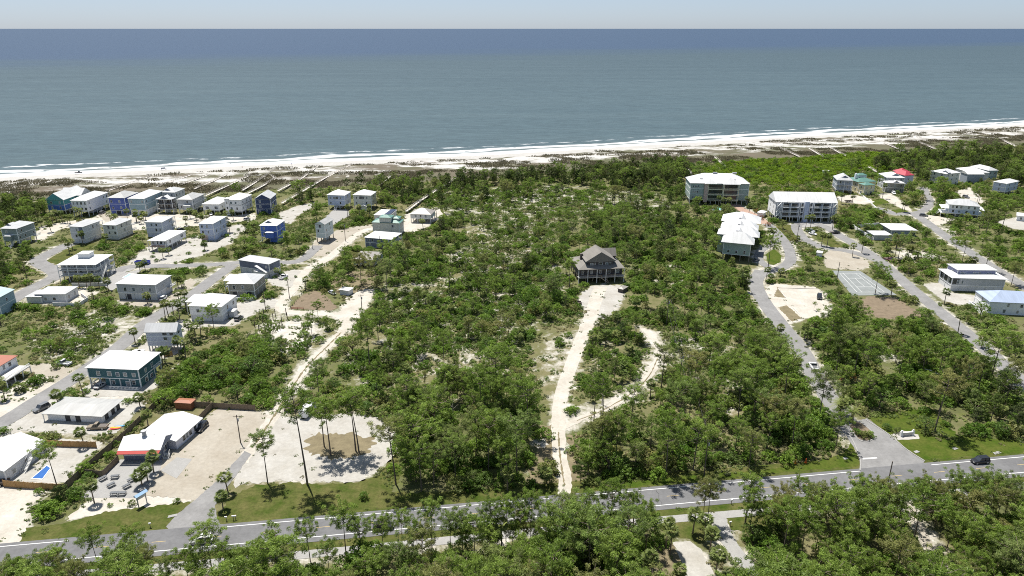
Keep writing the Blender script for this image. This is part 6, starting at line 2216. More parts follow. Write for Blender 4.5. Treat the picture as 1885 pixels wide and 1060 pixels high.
for px, base, H in [(174, 927, 5.2), (420, 906, 4.6), (411, 938, 3.6), (262, 893, 3.4), (272, 886, 3.8), (283, 870, 4.6), (305, 588, 6.5), (311, 585, 6.3), (321, 585, 6.2), (331, 587, 6.5), (343, 565, 6.5), (333, 566, 6.5), (344, 573, 5),
                    (249, 632, 4.8), (349, 622, 5.5), (362, 628, 6), (330, 655, 6), (342, 660, 6.5), (370, 618, 6), (154, 728, 6.5), (300, 672, 5), (304, 668, 4.5), (168, 530, 5), (160, 530, 4.6), (147, 530, 4.6), (128, 467, 5.5), (134, 459, 4.5),
                    (153, 450, 6), (183, 530, 4), (173, 550, 4.5), (200, 535, 4.5), (258, 502, 4), (268, 499, 4), (1275, 982, 5.2), (1297, 992, 5.5), (1225, 1008, 6.5), (1234, 1018, 6), (1306, 1016, 5), (1317, 1056, 5), (1252, 1074, 3.5), (1194, 1052, 4),
                    (1512, 453, 6), (1522, 454, 6), (1569, 472, 6), (1586, 466, 6.5), (1532, 423, 7), (1482, 423, 7.5), (1491, 423, 7.5), (1415, 444, 6), (1421, 445, 6), (1409, 519, 6), (1365, 518, 5.5), (1372, 516, 5.5), (1568, 376, 5.5), (1548, 375, 6), (1660, 390, 6), (1664, 391, 5.5),
                    (1624, 365, 9), (1763, 614, 7), (1812, 614, 5), (1834, 635, 7), (1857, 657, 7.5), (1807, 640, 4), (1480, 624, 5), (1485, 632, 4.5), (1433, 627, 5), (1299, 372, 7), (1322, 380, 6), (1331, 381, 5), (1340, 384, 6), (1318, 365, 9), (1375, 382, 6), (1378, 395, 6),
                    (1286, 382, 6), (1288, 372, 7), (1738, 560, 5.5), (1640, 545, 6), (205, 410, 5), (212, 412, 4.5), (235, 405, 5.5), (252, 408, 6), (265, 405, 4), (350, 402, 5), (362, 408, 5), (343, 415, 4.5), (105, 408, 6), (115, 410, 6), (98, 412, 5.5), (143, 402, 6), (150, 403, 5.5),
                    (430, 405, 5), (640, 398, 6), (680, 405, 6), (681, 398, 6.5), (720, 415, 5), (779, 421, 4.5), (797, 402, 6), (804, 400, 6), (1548, 770, 4.5), (1552, 765, 5)]:
    hand('palm', px, base, H=H)
# the crowns seen against the highway
EDGE = []
for px, top in [(165, 975), (235, 973), (375, 966), (55, 1028), (562, 957), (628, 931), (700, 950), (736, 938), (791, 919), (827, 945), (872, 950), (901, 917), (931, 912), (978, 906), (1045, 910), (1085, 905), (1129, 884), (1185, 920), (1302, 882), (1311, 884), (1391, 902), (1446, 894),
                (1474, 877), (1515, 892), (1545, 896), (1591, 880), (1621, 882), (1640, 895), (1713, 879), (1767, 869), (1805, 869), (1833, 877), (1868, 885), (1010, 925), (1160, 905), (500, 985), (470, 1000), (660, 955), (765, 955), (850, 938), (955, 925), (1700, 885), (1738, 890), (20, 1030), (100, 1005), (130, 1035), (200, 1012), (262, 1010), (300, 1028), (335, 1012), (410, 998), (440, 1008), (520, 1005), (600, 1000), (1100, 945), (1060, 935), (1570, 905), (1660, 905), (1790, 895), (1850, 900)]:
    H = rng.uniform(10.5, 12.5)
    x, y = near_px(px, top, H)
    off = np.dot(np.array([x, y]) - R0, RN)
    if off > -HALF - 7.2:
        t = np.dot(np.array([x, y]) - R0, RD)
        # a taller or nearer tree shows its top at the same place
        for Hn in np.arange(H, 19, .5):
            x, y = near_px(px, top, Hn)
            H = Hn
            if np.dot(np.array([x, y]) - R0, RN) < -HALF - 7.2:
                break
    HAND.append((x, y))
    _o = plant('pine', x, y, H, None, 'pines along the near edge of the highway')
    _k = 1.05 if px == 375 else .78
    _o.scale = (_o.scale.x * _k, _o.scale.y * _k, _o.scale.z * .96)
    EDGE.append((px, _o))

ORD = ['leftmost'] + [t + ' from the left' for t in 'second third fourth fifth sixth seventh eighth ninth tenth eleventh twelfth thirteenth fourteenth fifteenth sixteenth seventeenth eighteenth nineteenth twentieth'.split()]
_tens = {2: 'twenty', 3: 'thirty', 4: 'forty', 5: 'fifty', 6: 'sixty'}
_ones = ['', 'first', 'second', 'third', 'fourth', 'fifth', 'sixth', 'seventh', 'eighth', 'ninth']
for _k in range(21, 70):
    ORD.append((_tens[_k // 10] + ' ' + _ones[_k % 10] if _k % 10 else _tens[_k // 10][:-1] + 'ieth') + ' from the left')
for _k, (_px, _o) in enumerate(sorted(EDGE, key=lambda q: q[0])):
    _o['label'] = 'pine whose crown stands out below the highway, ' + ORD[_k]


def where(z, PX, zi, i, Hh, h0):
    """which stretch of its zone a plant stands in, told by landmarks"""
    nm = ZP[z][0]
    px, py = PX[i]
    if nm == 'in the belt below the highway':
        seg = ['opposite the blue pool', 'opposite the picnic tables', 'opposite the restaurant road', 'opposite the lone pine', 'opposite the sand lot', 'opposite the round shrub', 'opposite the tall wood', 'left of the sandy drive mouth', 'right of the sandy drive mouth',
               'left of the small driveway', 'beside the concrete path', 'opposite the power line', 'opposite the orange markers', 'opposite the entrance road', 'left of the black car', 'below the black car']
        nm = 'below the highway ' + seg[int(np.searchsorted([120, 280, 420, 520, 640, 740, 920, 1020, 1120, 1230, 1370, 1450, 1540, 1660, 1760], px))]
        dy = py - (1005 - (px - 942) * .085)
        nm += ', ' + ('front', 'second', 'third', 'fourth', 'rear')[int(np.searchsorted([20, 50, 90, 140], dy))] + ' row'
        nm += ' tall' if Hh[i] > h0 else ' low'
    else:
        k = [j for j in range(len(PX)) if zi[j] == z]
        xs_, ys_ = PX[k, 0], PX[k, 1]
        nm += ', ' + ('leftmost', 'left', 'middle', 'right', 'rightmost')[int(np.searchsorted(np.quantile(xs_, [.2, .4, .6, .8]), px))]
        nm += ' ' + ('farthest', 'far', 'central', 'near', 'nearest')[int(np.searchsorted(np.quantile(ys_, [.2, .4, .6, .8]), py))] + ' part'
    return nm


POINTS = {}
for kind, cell, rad in (('pine', 3.2, 1), ('sand_pine', 3.0, 1), ('young_pine', 3.0, 1), ('bush', 2.3, 1), ('oak', 3.6, 2), ('maritime', 2.6, 0), ('palm', 4.0, 1)):
    X, Y, zi, hs = spots(kind, cell, rad)
    order = np.argsort(np.hypot(X, Y))
    X, Y, zi, hs = X[order], Y[order], zi[order], hs[order]
    h0 = {'sand_pine': 8.6, 'pine': 12.2, 'young_pine': 7.0, 'bush': 2.9, 'oak': 5.4, 'maritime': 2.6, 'palm': 4.4}[kind]
    Hh = h0 * hs * np.clip(rng.normal(1, .24, X.size), .5, 1.6)
    nm, ph, cat, gr = PHR[kind]
    wid = {'sand_pine': 1.6, 'pine': 2.6, 'young_pine': 1.3, 'bush': 1.7, 'oak': 2.4, 'maritime': 2.0, 'palm': 1.2}[kind]
    keep_ = rng.uniform(size=X.size) > hides(X, Y, Hh, wid) * (2.6 if kind in ('pine', 'oak', 'young_pine', 'sand_pine') else 2.0)
    X, Y, zi, hs, Hh = X[keep_], Y[keep_], zi[keep_], hs[keep_], Hh[keep_]
    n_ind = 0
    rest = []
    PX = np.array([proj((x_, y_, 0)) for x_, y_ in zip(X[:300], Y[:300])]).reshape(-1, 2)
    budget = 300 - (150 if kind == 'palm' else 66 if kind == 'pine' else 80 if kind == 'bush' else 0)
    srcs = {}
    for i in range(X.size):
        if n_ind < budget:
            v = int(rng.integers(len(KINDS[kind])))
            ob = plant(kind, X[i], Y[i], Hh[i], ph + where(zi[i], PX, zi, i, Hh, h0), gr + ZP[zi[i]][0], v=v)
            n_ind += 1
        else:
            rest.append((X[i], Y[i], Hh[i]))
    POINTS[kind] = rest

for o in [o for o in COL.objects if o.name.split('.')[0] == 'palm_tree' and o.get('label') is None]:
    px, py = proj(o.location)
    wh = ('in the palm clump by the restaurant terrace' if px < 300 and py > 840 else 'beside the restaurant road mouth' if px < 430 and py > 880 else 'in the palm row on the left hand street' if px < 400 and py > 540 else
          'among the left hand beach houses' if px < 560 else 'around the twin houses and the green roofed house' if px < 830 else 'by the drive below the highway' if py > 900 else
          'around the condos' if px < 1600 and py < 560 else 'along the right hand street' if py > 580 else 'in front of the right hand beach houses')
    near = 'house' in wh or 'condo' in wh or 'street' in wh
    tag(o, 'planted cabbage palm ' + ('nearest the ' + by_house(o.location.x, o.location.y) if near else wh), 'tree', 'planted palms ' + ('nearest the ' + by_house(o.location.x, o.location.y) if near else wh))


# ---- the rest of the plants, too many to count: one object for each kind
def scatter_group(meshes):
    """geometry nodes: instance the meshes of this kind on the object's own points"""
    ng = bpy.data.node_groups.new('scatter', 'GeometryNodeTree')
    ng.interface.new_socket('Geometry', in_out='INPUT', socket_type='NodeSocketGeometry')
    ng.interface.new_socket('Geometry', in_out='OUTPUT', socket_type='NodeSocketGeometry')
    N, Lk = ng.nodes, ng.links
    gi, go = N.new('NodeGroupInput'), N.new('NodeGroupOutput')
    jn = N.new('GeometryNodeJoinGeometry')
    nv = len(meshes)

    def attr(nm, t):
        a = N.new('GeometryNodeInputNamedAttribute')
        a.data_type = t
        a.inputs['Name'].default_value = nm
        return a.outputs['Attribute']
    idx, rot, scl = attr('variant', 'INT'), attr('turn', 'FLOAT_VECTOR'), attr('size', 'FLOAT_VECTOR')
    for k, srcs in enumerate(meshes):
        cmp_ = N.new('FunctionNodeCompare')
        cmp_.data_type = 'INT'
        cmp_.operation = 'EQUAL'
        Lk.new(idx, cmp_.inputs[2])
        cmp_.inputs[3].default_value = k
        for so in srcs:
            oi = N.new('GeometryNodeObjectInfo')
            oi.transform_space = 'ORIGINAL'
            oi.inputs['Object'].default_value = so
            oi.inputs['As Instance'].default_value = False
            g2i = N.new('GeometryNodeGeometryToInstance')
            Lk.new(oi.outputs['Geometry'], g2i.inputs[0])
            iop = N.new('GeometryNodeInstanceOnPoints')
            Lk.new(gi.outputs[0], iop.inputs['Points'])
            Lk.new(cmp_.outputs[0], iop.inputs['Selection'])
            Lk.new(g2i.outputs[0], iop.inputs['Instance'])
            Lk.new(rot, iop.inputs['Rotation'])
            Lk.new(scl, iop.inputs['Scale'])
            Lk.new(iop.outputs[0], jn.inputs[0])
    Lk.new(jn.outputs[0], go.inputs[0])
    return ng


def scatter(name, label, cat, pts, size, var, sources, zs=None):
    """pts Nx2; size Nx3; var N ints"""
    n = len(pts)
    if not n:
        return
    me = bpy.data.meshes.new(name)
    co = np.zeros((n, 3), np.float32)
    co[:, :2] = pts
    if zs is not None:
        co[:, 2] = zs
    me.vertices.add(n)
    me.vertices.foreach_set('co', co.ravel())
    a = me.attributes.new('variant', 'INT', 'POINT')
    a.data.foreach_set('value', np.asarray(var, np.int32))
    rot = np.zeros((n, 3), np.float32)
    rot[:, 2] = rng.uniform(0, 6.28, n)
    a = me.attributes.new('turn', 'FLOAT_VECTOR', 'POINT')
    a.data.foreach_set('vector', rot.ravel())
    a = me.attributes.new('size', 'FLOAT_VECTOR', 'POINT')
    a.data.foreach_set('vector', np.asarray(size, np.float32).ravel())
    o = put(name, me)
    tag(o, label, cat, kind='stuff')
    md = o.modifiers.new('scatter', 'NODES')
    md.node_group = scatter_group(sources)
    return o


def first_users(kind):
    """for each variant, the trunk and crown of one plant that stands in the scene"""
    out = []
    for tm, cm, h0 in KINDS[kind]:
        t = next((o for o in COL.objects if o.data == tm), None)
        c = next((o for o in COL.objects if o.data == cm), None)
        out.append(([t] if t and kind not in ('bush', 'maritime') else []) + ([c] if c else []))
    return out


STUFF_NAMES = {'sand_pine': ('distant_dark_pines', 'farther dark green pines in stands behind the dunes and through the tract', 'trees'), 'pine': ('distant_pines', 'farther tall pines of the wooded tract and thickets', 'trees'), 'young_pine': ('distant_young_pines', 'farther young pines scattered through the scrub', 'trees'),
               'bush': ('scrub_thicket', 'mass of farther scrub bushes over the tract and lots', 'scrub'), 'oak': ('oak_scrub', 'farther small evergreen oaks in the thickets', 'scrub'),
               'maritime': ('dune_thicket', 'bright green wind clipped thicket behind the right hand dunes', 'scrub'), 'palm': ('distant_palms', 'farther cabbage palms in the thickets', 'trees')}
for kind, rest in POINTS.items():
    if not rest:
        continue
    A = np.array(rest)
    src = first_users(kind)
    ok = [i for i, s in enumerate(src) if s]
    var = np.array(ok)[rng.integers(len(ok), size=len(A))]
    h0 = np.array([k[2] for k in KINDS[kind]])[var]
    s = A[:, 2] / h0
    ws = s * rng.uniform(.88, 1.15, len(A))
    nm, lb, cat = STUFF_NAMES[kind]
    scatter(nm, lb, cat, A[:, :2], np.stack([ws, ws, s], 1), var, src)

# low scrub patches and dune grass
X, Y, zi, hs = spots('low', 2.6, 1)
lowobj = []
for k, me in enumerate(LOW):
    o = put('low_scrub', me, None, (float(X[k]), float(Y[k]), 0))
    tag(o, 'low olive ground cover in patches on the sandy floor', 'ground cover', kind='stuff')
    lowobj.append([o])
s = rng.uniform(.6, 1.15, X.size - 4)
scatter('low_scrub', 'low olive ground cover in patches on the sandy floor', 'ground cover', np.stack([X[4:], Y[4:]], 1), np.stack([s, s, s * rng.uniform(.6, 1.2, s.size)], 1), rng.integers(len(LOW), size=s.size), lowobj)

# weeds and seedlings that come up through the sand of yards and lots
HARD = np.zeros_like(BLOCK)
_keep = BLOCK.copy()
BLOCK[:] = False
for P in FOOT + PAVED:
    bb_paint(poly=P)
for L, hw in ROADS:
    bb_paint(line=L, hw=hw * .9)
HARD[:] = BLOCK
BLOCK[:] = _keep
YARD = BLOCK & ~HARD
_n = 0
for P in YARDS:
    x0, y0 = P.min(0)
    x1, y1 = P.max(0)
    for _ in range(int((x1 - x0) * (y1 - y0) / 55)):
        x, y = rng.uniform(x0, x1), rng.uniform(y0, y1)
        if in_poly(np.array([x]), np.array([y]), P)[0] and not HARD[int(x - MX0), int(y - MY0)] and _n < 90:
            px, py = proj((x, y, 0))
            if not (0 < px < 1885) or SHOWN[int(max(py - 14, 0) / 2), int(px / 2)] and rng.uniform() < .35:
                continue
            _n += 1
            side = 'left hand' if px < 900 else 'right hand'
            band = 'by the dune row' if py < 430 else 'in the middle rows' if py < 560 else 'in the near yards'
            if rng.uniform() < .35:
                plant('palm', x, y, rng.uniform(2.6, 5.0), 'young yard palm on sand nearest the ' + by_house(x, y), 'yard palms ' + side)
            else:
                plant('bush', x, y, rng.uniform(.8, 2.0), 'small yard shrub on sand nearest the ' + by_house(x, y), 'yard shrubs ' + side)
X = rng.uniform(-420, 560, 60000)
Y = rng.uniform(90, 520, 60000)
i, j = (X - MX0).astype(int), (Y - MY0).astype(int)
edge = np.zeros_like(YARD)
edge[2:-2, 2:-2] = (YARD[2:-2, 2:-2]) & ~(YARD[:-4, 2:-2] & YARD[4:, 2:-2] & YARD[2:-2, :-4] & YARD[2:-2, 4:])
k = in_view(X, Y, 4) & YARD[i, j] & (rng.uniform(size=X.size) < np.where(edge[i, j], .55, .07) * np.clip(2.2 * vnoise(X, Y, 9, 91) - .4, 0, 1.4))
X, Y = X[k][:3000], Y[k][:3000]
s = rng.uniform(.14, .42, X.size)
scatter('weeds', 'sparse weeds and seedlings coming up through sandy yards and lots', 'weeds', np.stack([X, Y], 1), np.stack([s, s, s * rng.uniform(.7, 1.3, s.size)], 1), rng.integers(len(LOW), size=s.size), lowobj, np.full(X.size, .05))

X = rng.uniform(-430, 620, 9000)
S = BEACH_IN + 4 + rng.uniform(0, 1, X.size) ** .8 * (dune_edge(X) - BEACH_IN - 4)
Y = np.interp(X, _x, _y) - S / SHC
k = in_view(X, Y) & (vnoise(X * .4, Y * 1.2, 11, 71) > .50)
X, Y, S = X[k][:2600], Y[k][:2600], S[k][:2600]
Zd = dune_z(X, Y, S)
tu = []
for q, me in enumerate(TUFT):
    o = put('dune_grass', me, None, (float(X[q]), float(Y[q]), float(Zd[q])))
    tag(o, 'tufts of tawny grass on the white dunes', 'grass', kind='stuff')
    tu.append([o])
s = rng.uniform(.8, 1.8, X.size - 3)
scatter('dune_grass', 'tufts of tawny grass on the white dunes', 'grass', np.stack([X[3:], Y[3:]], 1), np.stack([s, s, s], 1), rng.integers(len(TUFT), size=s.size), tu, Zd[3:])
print('PLANTS', {k: len(v) for k, v in POINTS.items()}, 'low', len(lowobj), 'tufts', X.size)

# ================================================================== OBJECTS
mat('car_black', (.015, .016, .018), .25, .1, 1, spec=.6)
mat('car_white', (.75, .75, .75), .3, .03, 1, spec=.6)
mat('car_grey', (.13, .135, .14), .3, .06, 1, spec=.6)
mat('car_bronze', (.20, .165, .12), .35, .06, 1, spec=.6)
mat('car_maroon', (.10, .02, .025), .35, .06, 1, spec=.6)
mat('car_silver', (.45, .46, .47), .3, .05, 1, metal=.3)
mat('tyre', (.02, .02, .02), .9, .1, 3)
mat('rim', (.4, .4, .41), .35, .05, 3, metal=.6)
mat('lamp_clear', (.8, .8, .76), .2, .02, 3)
mat('lamp_red', (.4, .02, .02), .3, .02, 3)
mat('fence_cedar', (.42, .25, .10), .85, .14, .8)
mat('fence_weathered', (.20, .155, .11), .9, .2, .8)
mat('boardwalk_wood', (.58, .54, .49), .9, .12, .5)
mat('pole_wood', (.13, .105, .085), .9, .2, 1.5)
mat('pool_blue', (.03, .10, .30), .15, .1, .8, spec=.6)
mat('pool_pale', (.32, .58, .62), .15, .08, .8, spec=.6)
mat('dumpster_blue', (.035, .06, .33), .5, .1, .6)
mat('wire', (.05, .05, .05), .6, .05, 1)
mat('orange_plastic', (.75, .13, .02), .5, .05, 2)
mat('kayak_yellow', (.75, .42, .03), .35, .06, 1)
mat('kayak_blue', (.10, .30, .55), .35, .06, 1)
mat('kayak_red', (.60, .07, .03), .35, .06, 1)
mat('red_brown', (.22, .07, .04), .8, .12, 1)
mat('stone_light', (.55, .52, .47), .9, .12, 1.0, .3, 5)
mat('skin', (.45, .28, .20), .6, .05, 3)
mat('sign_blue_roof', (.30, .45, .62), .5, .06, 1)

_wheel = MB()
_n = 14
for k in range(_n):
    a = 2 * math.pi * k / _n
    for y, r in ((-.13, .30), (-.13, .37), (.13, .37), (.13, .30)):
        _wheel.v.append((math.cos(a) * r, y, math.sin(a) * r))
for k in range(_n):
    o_, p_ = 4 * k, 4 * ((k + 1) % _n)
    for q in range(4):
        _wheel.f.append((o_ + q, o_ + (q + 1) % 4, p_ + (q + 1) % 4, p_ + q))
_tyre = _wheel.mesh('tyre', 'tyre')
_rim = MB()
for s in (-.1, .1):
    _rim.add([(math.cos(2 * math.pi * k / 10) * .3, s, math.sin(2 * math.pi * k / 10) * .3) for k in range(10)], [tuple(range(10)) if s > 0 else tuple(reversed(range(10)))])
_rimm = _rim.mesh('rim', 'rim')


def loft(mb, secs):
    """closed solid through equal-length rings"""
    o = len(mb.v)
    n = len(secs[0])
    for s in secs:
        mb.v += [tuple(p) for p in s]
    for i in range(len(secs) - 1):
        for k in range(n):
            a, b = o + i * n + k, o + i * n + (k + 1) % n
            mb.f.append((a, b, b + n, a + n))
    mb.f.append(tuple(o + k for k in reversed(range(n))))
    mb.f.append(tuple(o + (len(secs) - 1) * n + k for k in range(n)))
    return mb


def vehicle(name, label, px, py, to, paint_, kind='suv', cat='car', group=None, z=.1):
    """x forward; body, glass house, roof, wheels with rims, lamps"""
    g, t = G(px, py), G(*to)
    rz = math.atan2(t.y - g.y, t.x - g.x)
    L, W, H, hood = {'suv': (4.9, 1.95, 1.78, .95), 'pickup': (5.7, 2.0, 1.85, 1.0), 'sedan': (4.6, 1.82, 1.45, .82)}[kind]
    r = empty(name, (g.x, g.y, z), rz)
    tag(r, label, cat, group)

    def ring(x, w, z0, z1, ch=.12):
        return [(x, -w / 2, z0), (x, w / 2, z0), (x, w / 2, z1 - ch), (x, w / 2 - ch, z1), (x, -w / 2 + ch, z1), (x, -w / 2, z1 - ch)]
    body = MB()
    loft(body, [ring(-L / 2, W * .88, .38, hood - .06), ring(-L / 2 + .18, W, .30, hood), ring(L * .05, W, .28, hood + .02), ring(L * .2, W, .28, hood + .02), ring(L / 2 - .5, W * .98, .28, hood - .06), ring(L / 2 - .06, W * .84, .36, hood - .2)])
    body.build('body', paint_, r)
    x_b = {'suv': -L / 2 + .15, 'pickup': -L * .10, 'sedan': -L * .36}[kind]
    x_f = L * .22
    gl = MB()
    loft(gl, [ring(x_b, W * .93, hood - .02, hood + .03, .02), ring(x_b + (.25 if kind != 'sedan' else .6), W * .80, hood - .02, H - .06, .1), ring(x_f - .75, W * .80, hood - .02, H - .05, .1), ring(x_f, W * .92, hood - .02, hood + .03, .02)])
    gl.build('window_glass', 'glass_dark', r)
    rf = MB()
    x0, x1 = x_b + (.22 if kind != 'sedan' else .58), x_f - .72
    loft(rf, [ring(x0, W * .76, H - .07, H, .05), ring((x0 + x1) / 2, W * .78, H - .06, H + .03, .05), ring(x1, W * .76, H - .07, H - .01, .05)])
    rf.build('roof', paint_, r)
    for s in (-1, 1):
        pl = MB()
        for xa in ((x_b + .12, x0 + .1), ((x0 + x1) / 2 - .05, (x0 + x1) / 2), (x_f - .05, x1)):
            pl.bar((xa[0], s * W * .455, hood), (xa[1], s * W * .40, H - .05), .09)
        pl.build('pillars', paint_, r)
    if kind == 'pickup':
        MB().box(-L / 2 + .2, x_b - .12, -W / 2 + .2, W / 2 - .2, hood - .02, hood + .03).build('truck_bed', 'wall_brown' if paint_ != 'car_white' else 'car_grey', r)
    for xx in (-L * .31, L * .32):
        for s in (-1, 1):
            w_ = put('wheel', _tyre, r, (xx, s * (W / 2 - .1), .37))
            put('rim', _rimm, w_, (0, s * .02, 0))
    for s in (-1, 1):
        MB().box(L / 2 - .16, L / 2 - .04, s * W * .3 - .18, s * W * .3 + .18, hood - .34, hood - .2).build('headlight', 'lamp_clear', r)
        MB().box(-L / 2 - .02, -L / 2 + .08, s * W * .36 - .1, s * W * .36 + .1, hood - .35, hood - .1).build('taillight', 'lamp_red', r)
    return r


vehicle('sport_utility_car', 'black sport utility car driving on the highway near the right edge', 1803, 851.5, (1760, 855.5), 'car_black')
vehicle('sport_utility_car', 'black boxy car on the highway partly hidden by roadside pine crowns', 706, 973, (740, 969.5), 'car_black')
vehicle('passenger_van', 'white car on the highway behind the pine crowns at lower left', 372, 998, (340, 1001), 'car_white', 'suv', 'car')
vehicle('pickup_truck', 'white pickup truck driving down the condo entrance road', 1497, 677, (1487, 662), 'car_white', 'pickup', 'truck')
vehicle('pickup_truck', 'white pickup parked on the tan drive beside the left street', 118, 671, (100, 668.5), 'car_white', 'pickup', 'truck')
vehicle('sport_utility_car', 'dark grey car parked at the left end of the ranch house', 77, 754, (60, 762), 'car_grey')
vehicle('pickup_truck', 'bronze pickup parked on the sand in front of the ranch house', 180, 789, (150, 790), 'car_bronze', 'pickup', 'truck')
vehicle('sport_utility_car', 'dark car parked at the far corner of the restaurant wing', 372, 790, (362, 800), 'car_black', 'suv')
vehicle('passenger_car', 'silver car parked on the condo drive, upper of the two side by side', 1492, 427, (1510, 430), 'car_silver', 'suv')
vehicle('passenger_car', 'white car parked on the condo drive, lower of the two side by side', 1496, 432, (1514, 436), 'car_white', 'sedan')
vehicle('pickup_truck', 'black pickup parked beside the condo lawn island', 1537, 430, (1560, 430), 'car_black', 'pickup', 'truck')
vehicle('pickup_truck', 'maroon truck parked on the verge of the right hand street', 1637, 480, (1655, 486), 'car_maroon', 'pickup', 'truck')
vehicle('sport_utility_car', 'dark car parked on the dry lot below the tennis court hedge', 1508, 549, (1508, 556), 'car_black')
vehicle('pickup_truck', 'grey truck parked on the beach, left one of two', 145, 319, (160, 318), 'car_grey', 'pickup', 'truck', z=.1)
vehicle('sport_utility_car', 'white truck parked on the beach, right one of two', 302, 311.8, (317, 311), 'car_white', 'suv', 'truck', z=.1)
vehicle('passenger_car', 'dark car on the right hand street by the white and blue grey house', 1700, 398, (1712, 399), 'car_grey', 'suv')
vehicle('passenger_car', 'dark car on the yellow house drive', 1604, 358, (1612, 360), 'car_black', 'sedan')
vehicle('passenger_car', 'white car in the palm planted yard of the lavender gabled house', 254, 652, (270, 645), 'car_white', 'suv')
vehicle('passenger_car', 'dark car in the shade under the cascade roofed building', 1392, 480, (1402, 476), 'car_grey', 'sedan')
vehicle('passenger_car', 'grey car under the trees by the white camp shed', 612, 541, (620, 545), 'car_silver', 'sedan')
vehicle('passenger_car', 'white car in the shade right of the copse power pole', 1713, 690, (1725, 693), 'car_white', 'suv')

for _px, _py, _to, _pt, _kd, _lb in ((189, 393, (199, 389), 'car_grey', 'suv', 'grey car in the shade under the white shuttered house'), (389, 396, (391, 390), 'car_silver', 'sedan', 'silver car under the low white carport house'), (301, 551, (308, 544), 'car_white', 'suv', 'white car by the open corner of the grey two storey house'),
                                 (408, 548, (418, 541), 'car_black', 'pickup', 'black pickup on the street side of the taupe house'), (186, 712, (196, 706), 'car_silver', 'sedan', 'silver car in the carport of the deep teal house'), (440, 588, (450, 580), 'car_grey', 'suv', 'grey car on the white sand beside the white hip roofed house'),
                                 (1645, 357, (1650, 361), 'car_white', 'suv', 'white car in front of the stone grey house'), (1778, 364, (1786, 366), 'car_grey', 'suv', 'grey car on the sandy turnaround near the right hand houses'), (50, 425, (60, 421), 'car_white', 'sedan', 'white car behind the green grey house'),
                                 (333, 425, (345, 420), 'car_black', 'suv', 'black car between the wooden railed house and the pale blue grey one'), (455, 405, (465, 401), 'car_silver', 'suv', 'silver car on the sand below the black banded house'), (522, 512, (532, 506), 'car_white', 'pickup', 'white pickup on the sand beside the navy sided house')):
    vehicle('passenger_car' if _kd != 'pickup' else 'pickup_truck', _lb, _px, _py, _to, _pt, _kd, 'car' if _kd != 'pickup' else 'truck')

# camper trailer, boat trailer, utility trailer, dumpster, kayaks
g = G(567, 762)
r = tag(empty('camper_trailer', (g.x, g.y, .05), R_(78)), 'white camper trailer parked among pines at the top of the sand lot', 'trailer')
mb = MB()
loft(mb, [[(x, -1.2, .5), (x, 1.2, .5), (x, 1.2, zt), (x, -1.2, zt)] for x, zt in ((-3.2, 2.6), (-3.0, 2.95), (2.6, 2.95), (3.3, 2.2))])
mb.build('body', 'car_white', r)
for xx in (-1.6, .3, 1.8):
    MB().box(xx - .4, xx + .4, -1.24, -1.18, 1.5, 2.2).build('window', 'glass_dark', r)
    MB().box(xx - .4, xx + .4, 1.18, 1.24, 1.5, 2.2).build('window', 'glass_dark', r)
for xx in (-.5, .4):
    for s in (-1, 1):
        w_ = put('wheel', _tyre, r, (xx, s * 1.1, .37))
        put('rim', _rimm, w_, (0, s * .03, 0))
MB().bar((3.2, 0, .5), (4.4, 0, .5), .12).build('tow_bar', 'metal_grey', r)


def flat_trailer(px, py, rz, label, L=3.4, name='utility_trailer', side=.5, m='pole_wood'):
    g = G(px, py)
    r = tag(empty(name, (g.x, g.y, .05), R_(rz)), label, 'trailer')
    MB().box(-L / 2, L / 2, -.95, .95, .55, .65).build('bed', m, r)
    for s in (-1, 1):
        MB().box(-L / 2, L / 2, s * .95 - .04, s * .95 + .04, .65, .65 + side).build('side_panel', m, r)
        w_ = put('wheel', _tyre, r, (-.1, s * 1.08, .37))
        put('rim', _rimm, w_, (0, s * .03, 0))
    MB().box(-L / 2 - .04, -L / 2 + .04, -.95, .95, .65, .65 + side).build('tail_gate', m, r)
    MB().bar((L / 2, 0, .58), (L / 2 + 1.2, 0, .5), .1).build('tow_bar', 'metal_grey', r)


flat_trailer(536, 755, 20, 'dark flat trailer beside the white camper', 4.2)
flat_trailer(1063, 560, 5, 'small dark utility trailer on the sand in front of the lodge')
flat_trailer(4, 892, 15, 'dark trailer beside the cedar fence at the left edge')
flat_trailer(1562, 372, 5, 'low dark trailer in the yard of the grey gabled house', 5)
g = G(263, 486)
r = tag(empty('dumpster', (g.x, g.y, .03), R_(2)), 'blue open top dumpster on the sandy roadside', 'dumpster')
mb = MB()
W, D, H = 3.4, 1.3, 1.7
mb.add([(-W * .94, -D, 0), (W * .94, -D, 0), (W * .94, D, 0), (-W * .94, D, 0), (-W, -D, H), (W, -D, H), (W, D, H), (-W, D, H),
        (-W + .15, -D + .15, H), (W - .15, -D + .15, H), (W - .15, D - .15, H), (-W + .15, D - .15, H), (-W + .3, -D + .15, .5), (W - .3, -D + .15, .5), (W - .3, D - .15, .5), (-W + .3, D - .15, .5)],
       [(3, 2, 1, 0), (0, 1, 5, 4), (1, 2, 6, 5), (2, 3, 7, 6), (3, 0, 4, 7), (4, 5, 9, 8), (5, 6, 10, 9), (6, 7, 11, 10), (7, 4, 8, 11), (8, 9, 13, 12), (9, 10, 14, 13), (10, 11, 15, 14), (11, 8, 12, 15), (12, 13, 14, 15)])
mb.build('bin', 'dumpster_blue', r)
for i in range(7):
    MB().box(-W + .3 + i * 1.05, -W + .42 + i * 1.05, -D - .1, -D + .02, .1, H - .06).build('rib', 'dumpster_blue', r)
